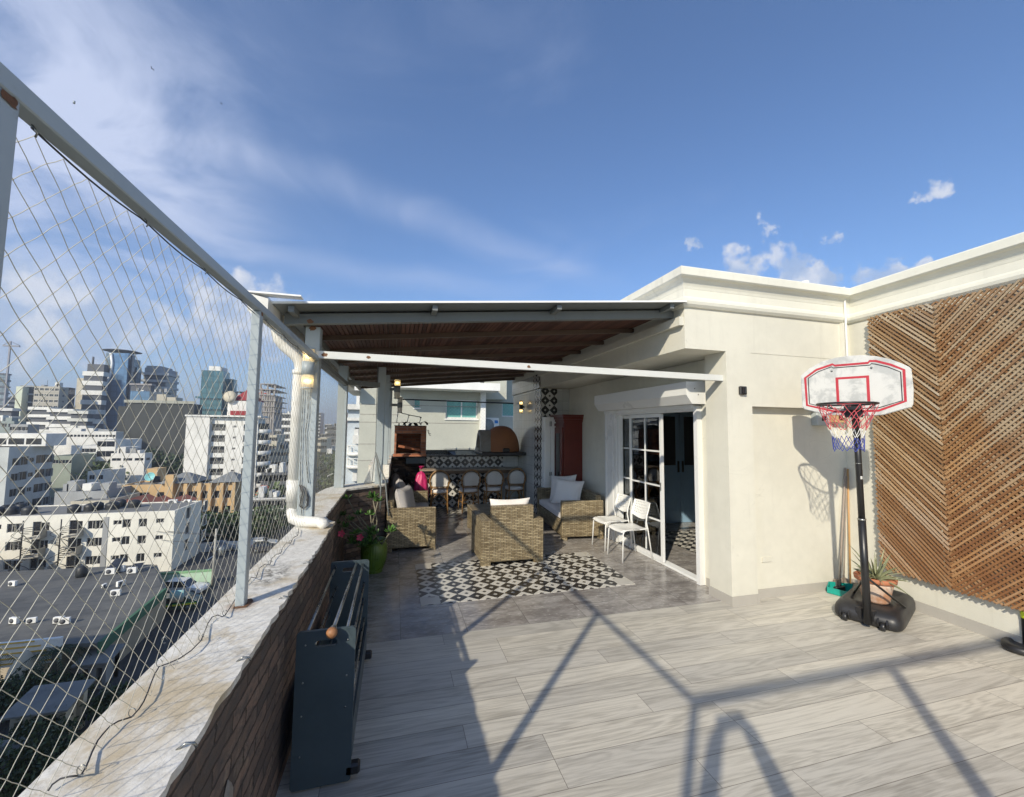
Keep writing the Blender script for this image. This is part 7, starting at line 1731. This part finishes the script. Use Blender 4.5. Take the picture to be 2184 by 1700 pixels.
tl=[(152,1000,7,5.5,'leafM','big round green tree left of the white modern house'),(170,965,9,6,'leafD','dark tree in front of the long low white hall'),(195,1040,6,4,'leafM','bushy tree before the small cream house'),(225,1050,7,4.5,'leafM','bright crown right of the grey terraced roof'),(250,1030,7,5,'leafM','tree touching the left end of the yellow block'),(275,1020,8,5,'leafD','dark tree behind the yellow block, left'),(300,1010,7,5,'leafD','dark tree below the concrete hall'),(335,1005,8,6,'leafD','dark tree in the middle below the concrete hall'),(365,1000,8,6,'leafD','dark tree beside the tall white tower'),(385,1008,7,5,'leafD','tree at the foot of the tall white tower'),(120,1020,5,3.5,'leafD','tree in the yard beside the grey office block'),(135,1045,5,3.,'leafD','low tree under the lamp post'),
 (455,1140,3.6,4,'leafD','dark tree at the foot of the yellow block, left of the pole'),(475,1140,3.4,4.5,'leafD','dark tree behind the utility pole'),(498,1140,3.4,4.5,'leafD','dark tree at the foot of the yellow block, right of the pole'),(545,1140,4.5,3.5,'leafM','green tree just right of the first post'),(590,1110,6,3.5,'leafM','green tree right of the shop row'),(575,1140,5,3,'leafD','low tree near the parapet edge'),
 (722,1010,8,6,'leafM','long street tree on the right side of the street'),(725,985,8,6,'leafD','street tree farther back on the right side'),(728,970,8,7,'leafD','farthest street tree below the dark slab'),(716,1035,7,4.5,'leafM','street tree beside the middle post'),(712,1060,6,4,'leafM','nearest street tree at the parapet curve'),(737,1000,7,5,'leafD','street tree seen right of the middle post'),(598,935,9,9,'leafD','hedge-like tree row above the beige office block')]
for i,(a,b,h_,r_,mt,lb) in enumerate(tl):
    p=atz(a,b+6,GZ) if b>945 else Vector((xw(a,168),168,GZ))
    far=p.y>100
    tree(p.x,p.y,h_*(1.25 if far else 1),r_*(1.1 if far else 1),1300 if far else 1900,.55 if far else .42,mt,lb,100+i)
for i,(a,b,h_,r_,lb) in enumerate(((15,1480,7,4.2,'dark broad tree at the lower left under the felt-roofed hall'),(75,1478,6,3.6,'dark tree behind the streaked shed'),(130,1462,5,3.,'dark bush below the right palm'),(10,1600,6,4,'dark green tree in the bottom left corner'),(60,1610,6,3.6,'dense tree beside the low hut'),(120,1625,5,3,'round dark tree in front of the streaked shed'),(235,1475,5,2.6,'dark tree right of the streaked shed'),(170,1600,5,2.8,'dark tree low at the bottom, near the parapet'))):
    by=(1535,1520,1512,1690,1640,1665,1530,1650)[i]; p=atz(a,by,GZ); tree(p.x,p.y,h_*.36,r_*.45,2600,.13,'leafD',lb,200+i,'dark garden trees below')
def palm(px,ptop,Y,lb,seed,n=13):
    q=random.Random(seed); x=xw(px,Y); zt__=zt_(px,ptop,Y); o=thing('palm_tree',lb,'palm tree',(x,Y,GZ),0,'palm trees'); h_=zt__-GZ
    tk=MB(); tk.tube([(0,0,0),(.1,0,h_*.5),(.0,0,h_)],[.22,.16,.13],10); tk.build('trunk',M['bark'],o)
    fr=MB()
    for i in range(n):
        a=i*6.283/n+q.uniform(-.2,.2); L=q.uniform(2.0,2.7); e=q.uniform(.3,1.0); pts=[]
        for k in range(9):
            t=k/8; pts.append(Vector((math.cos(a)*L*t*math.cos(e*.6),math.sin(a)*L*t*math.cos(e*.6),h_+L*(math.sin(e)*t-1.15*t*t))))
        fr.tube(pts,.025,4)
        for k in range(1,9):
            for s_ in(-1,1):
                for m_ in(0,.5):
                    p_=pts[k-1]+(pts[k]-pts[k-1])*m_; t_=(pts[k]-pts[k-1]).normalized(); sd=Vector((-math.sin(a),math.cos(a),0))*s_; l_=.62*(1-.5*abs(k/8-.4))
                    e_=p_+(sd*.8+t_*.5)*l_+Vector((0,0,-.32*l_)); fr.add([p_,p_+t_*.07,e_],[(0,1,2)])
    fr.build('crown',M['palm'],o)
palm(42,1392,atz(42,1478,GZ).y,'palm tree in front of the yellow sign boards',1); palm(158,1386,atz(158,1476,GZ).y,'palm tree in front of the beige hall wall',2)
# birds
for k,(a,b,lb) in enumerate(((325,147,'small dark bird gliding high at the upper left'),(472,221,'smaller dark bird lower to the right in the blue sky'))):
    p=aty(a,b,60); s_=.30-.1*k; mb=MB().tube([(-.5*s_,0,0),(0,0,.02),(.6*s_,0,0)],[.02,.09*s_,.03],6)
    mb.add([(0,0,0),(.15*s_,1.1*s_,.25*s_),(-.1*s_,1.1*s_,.2*s_),(-.2*s_,0,0),(.15*s_,-1.1*s_,.25*s_),(-.1*s_,-1.1*s_,.2*s_)],[(0,1,2,3),(3,5,4,0)])
    o=tag(mb.build('bird',M['blackm']),lb,'bird',None); o.location=p
# ================================================================== air
hz=MB().box(-3010,-810,GZ-2,3010,5210,150).build('haze',None); hz.data.materials.clear()
hm=bpy.data.materials.new('haze'); hm.use_nodes=True; ht=hm.node_tree; ht.nodes.clear(); ho=ht.nodes.new('ShaderNodeOutputMaterial'); hv=ht.nodes.new('ShaderNodeVolumePrincipled')
hv.inputs['Color'].default_value=(.80,.88,1,1); hv.inputs['Density'].default_value=.00045; hv.inputs['Anisotropy'].default_value=.2; ht.links.new(hv.outputs[0],ho.inputs['Volume']); hz.data.materials.append(hm); tag(hz,kind='stuff')
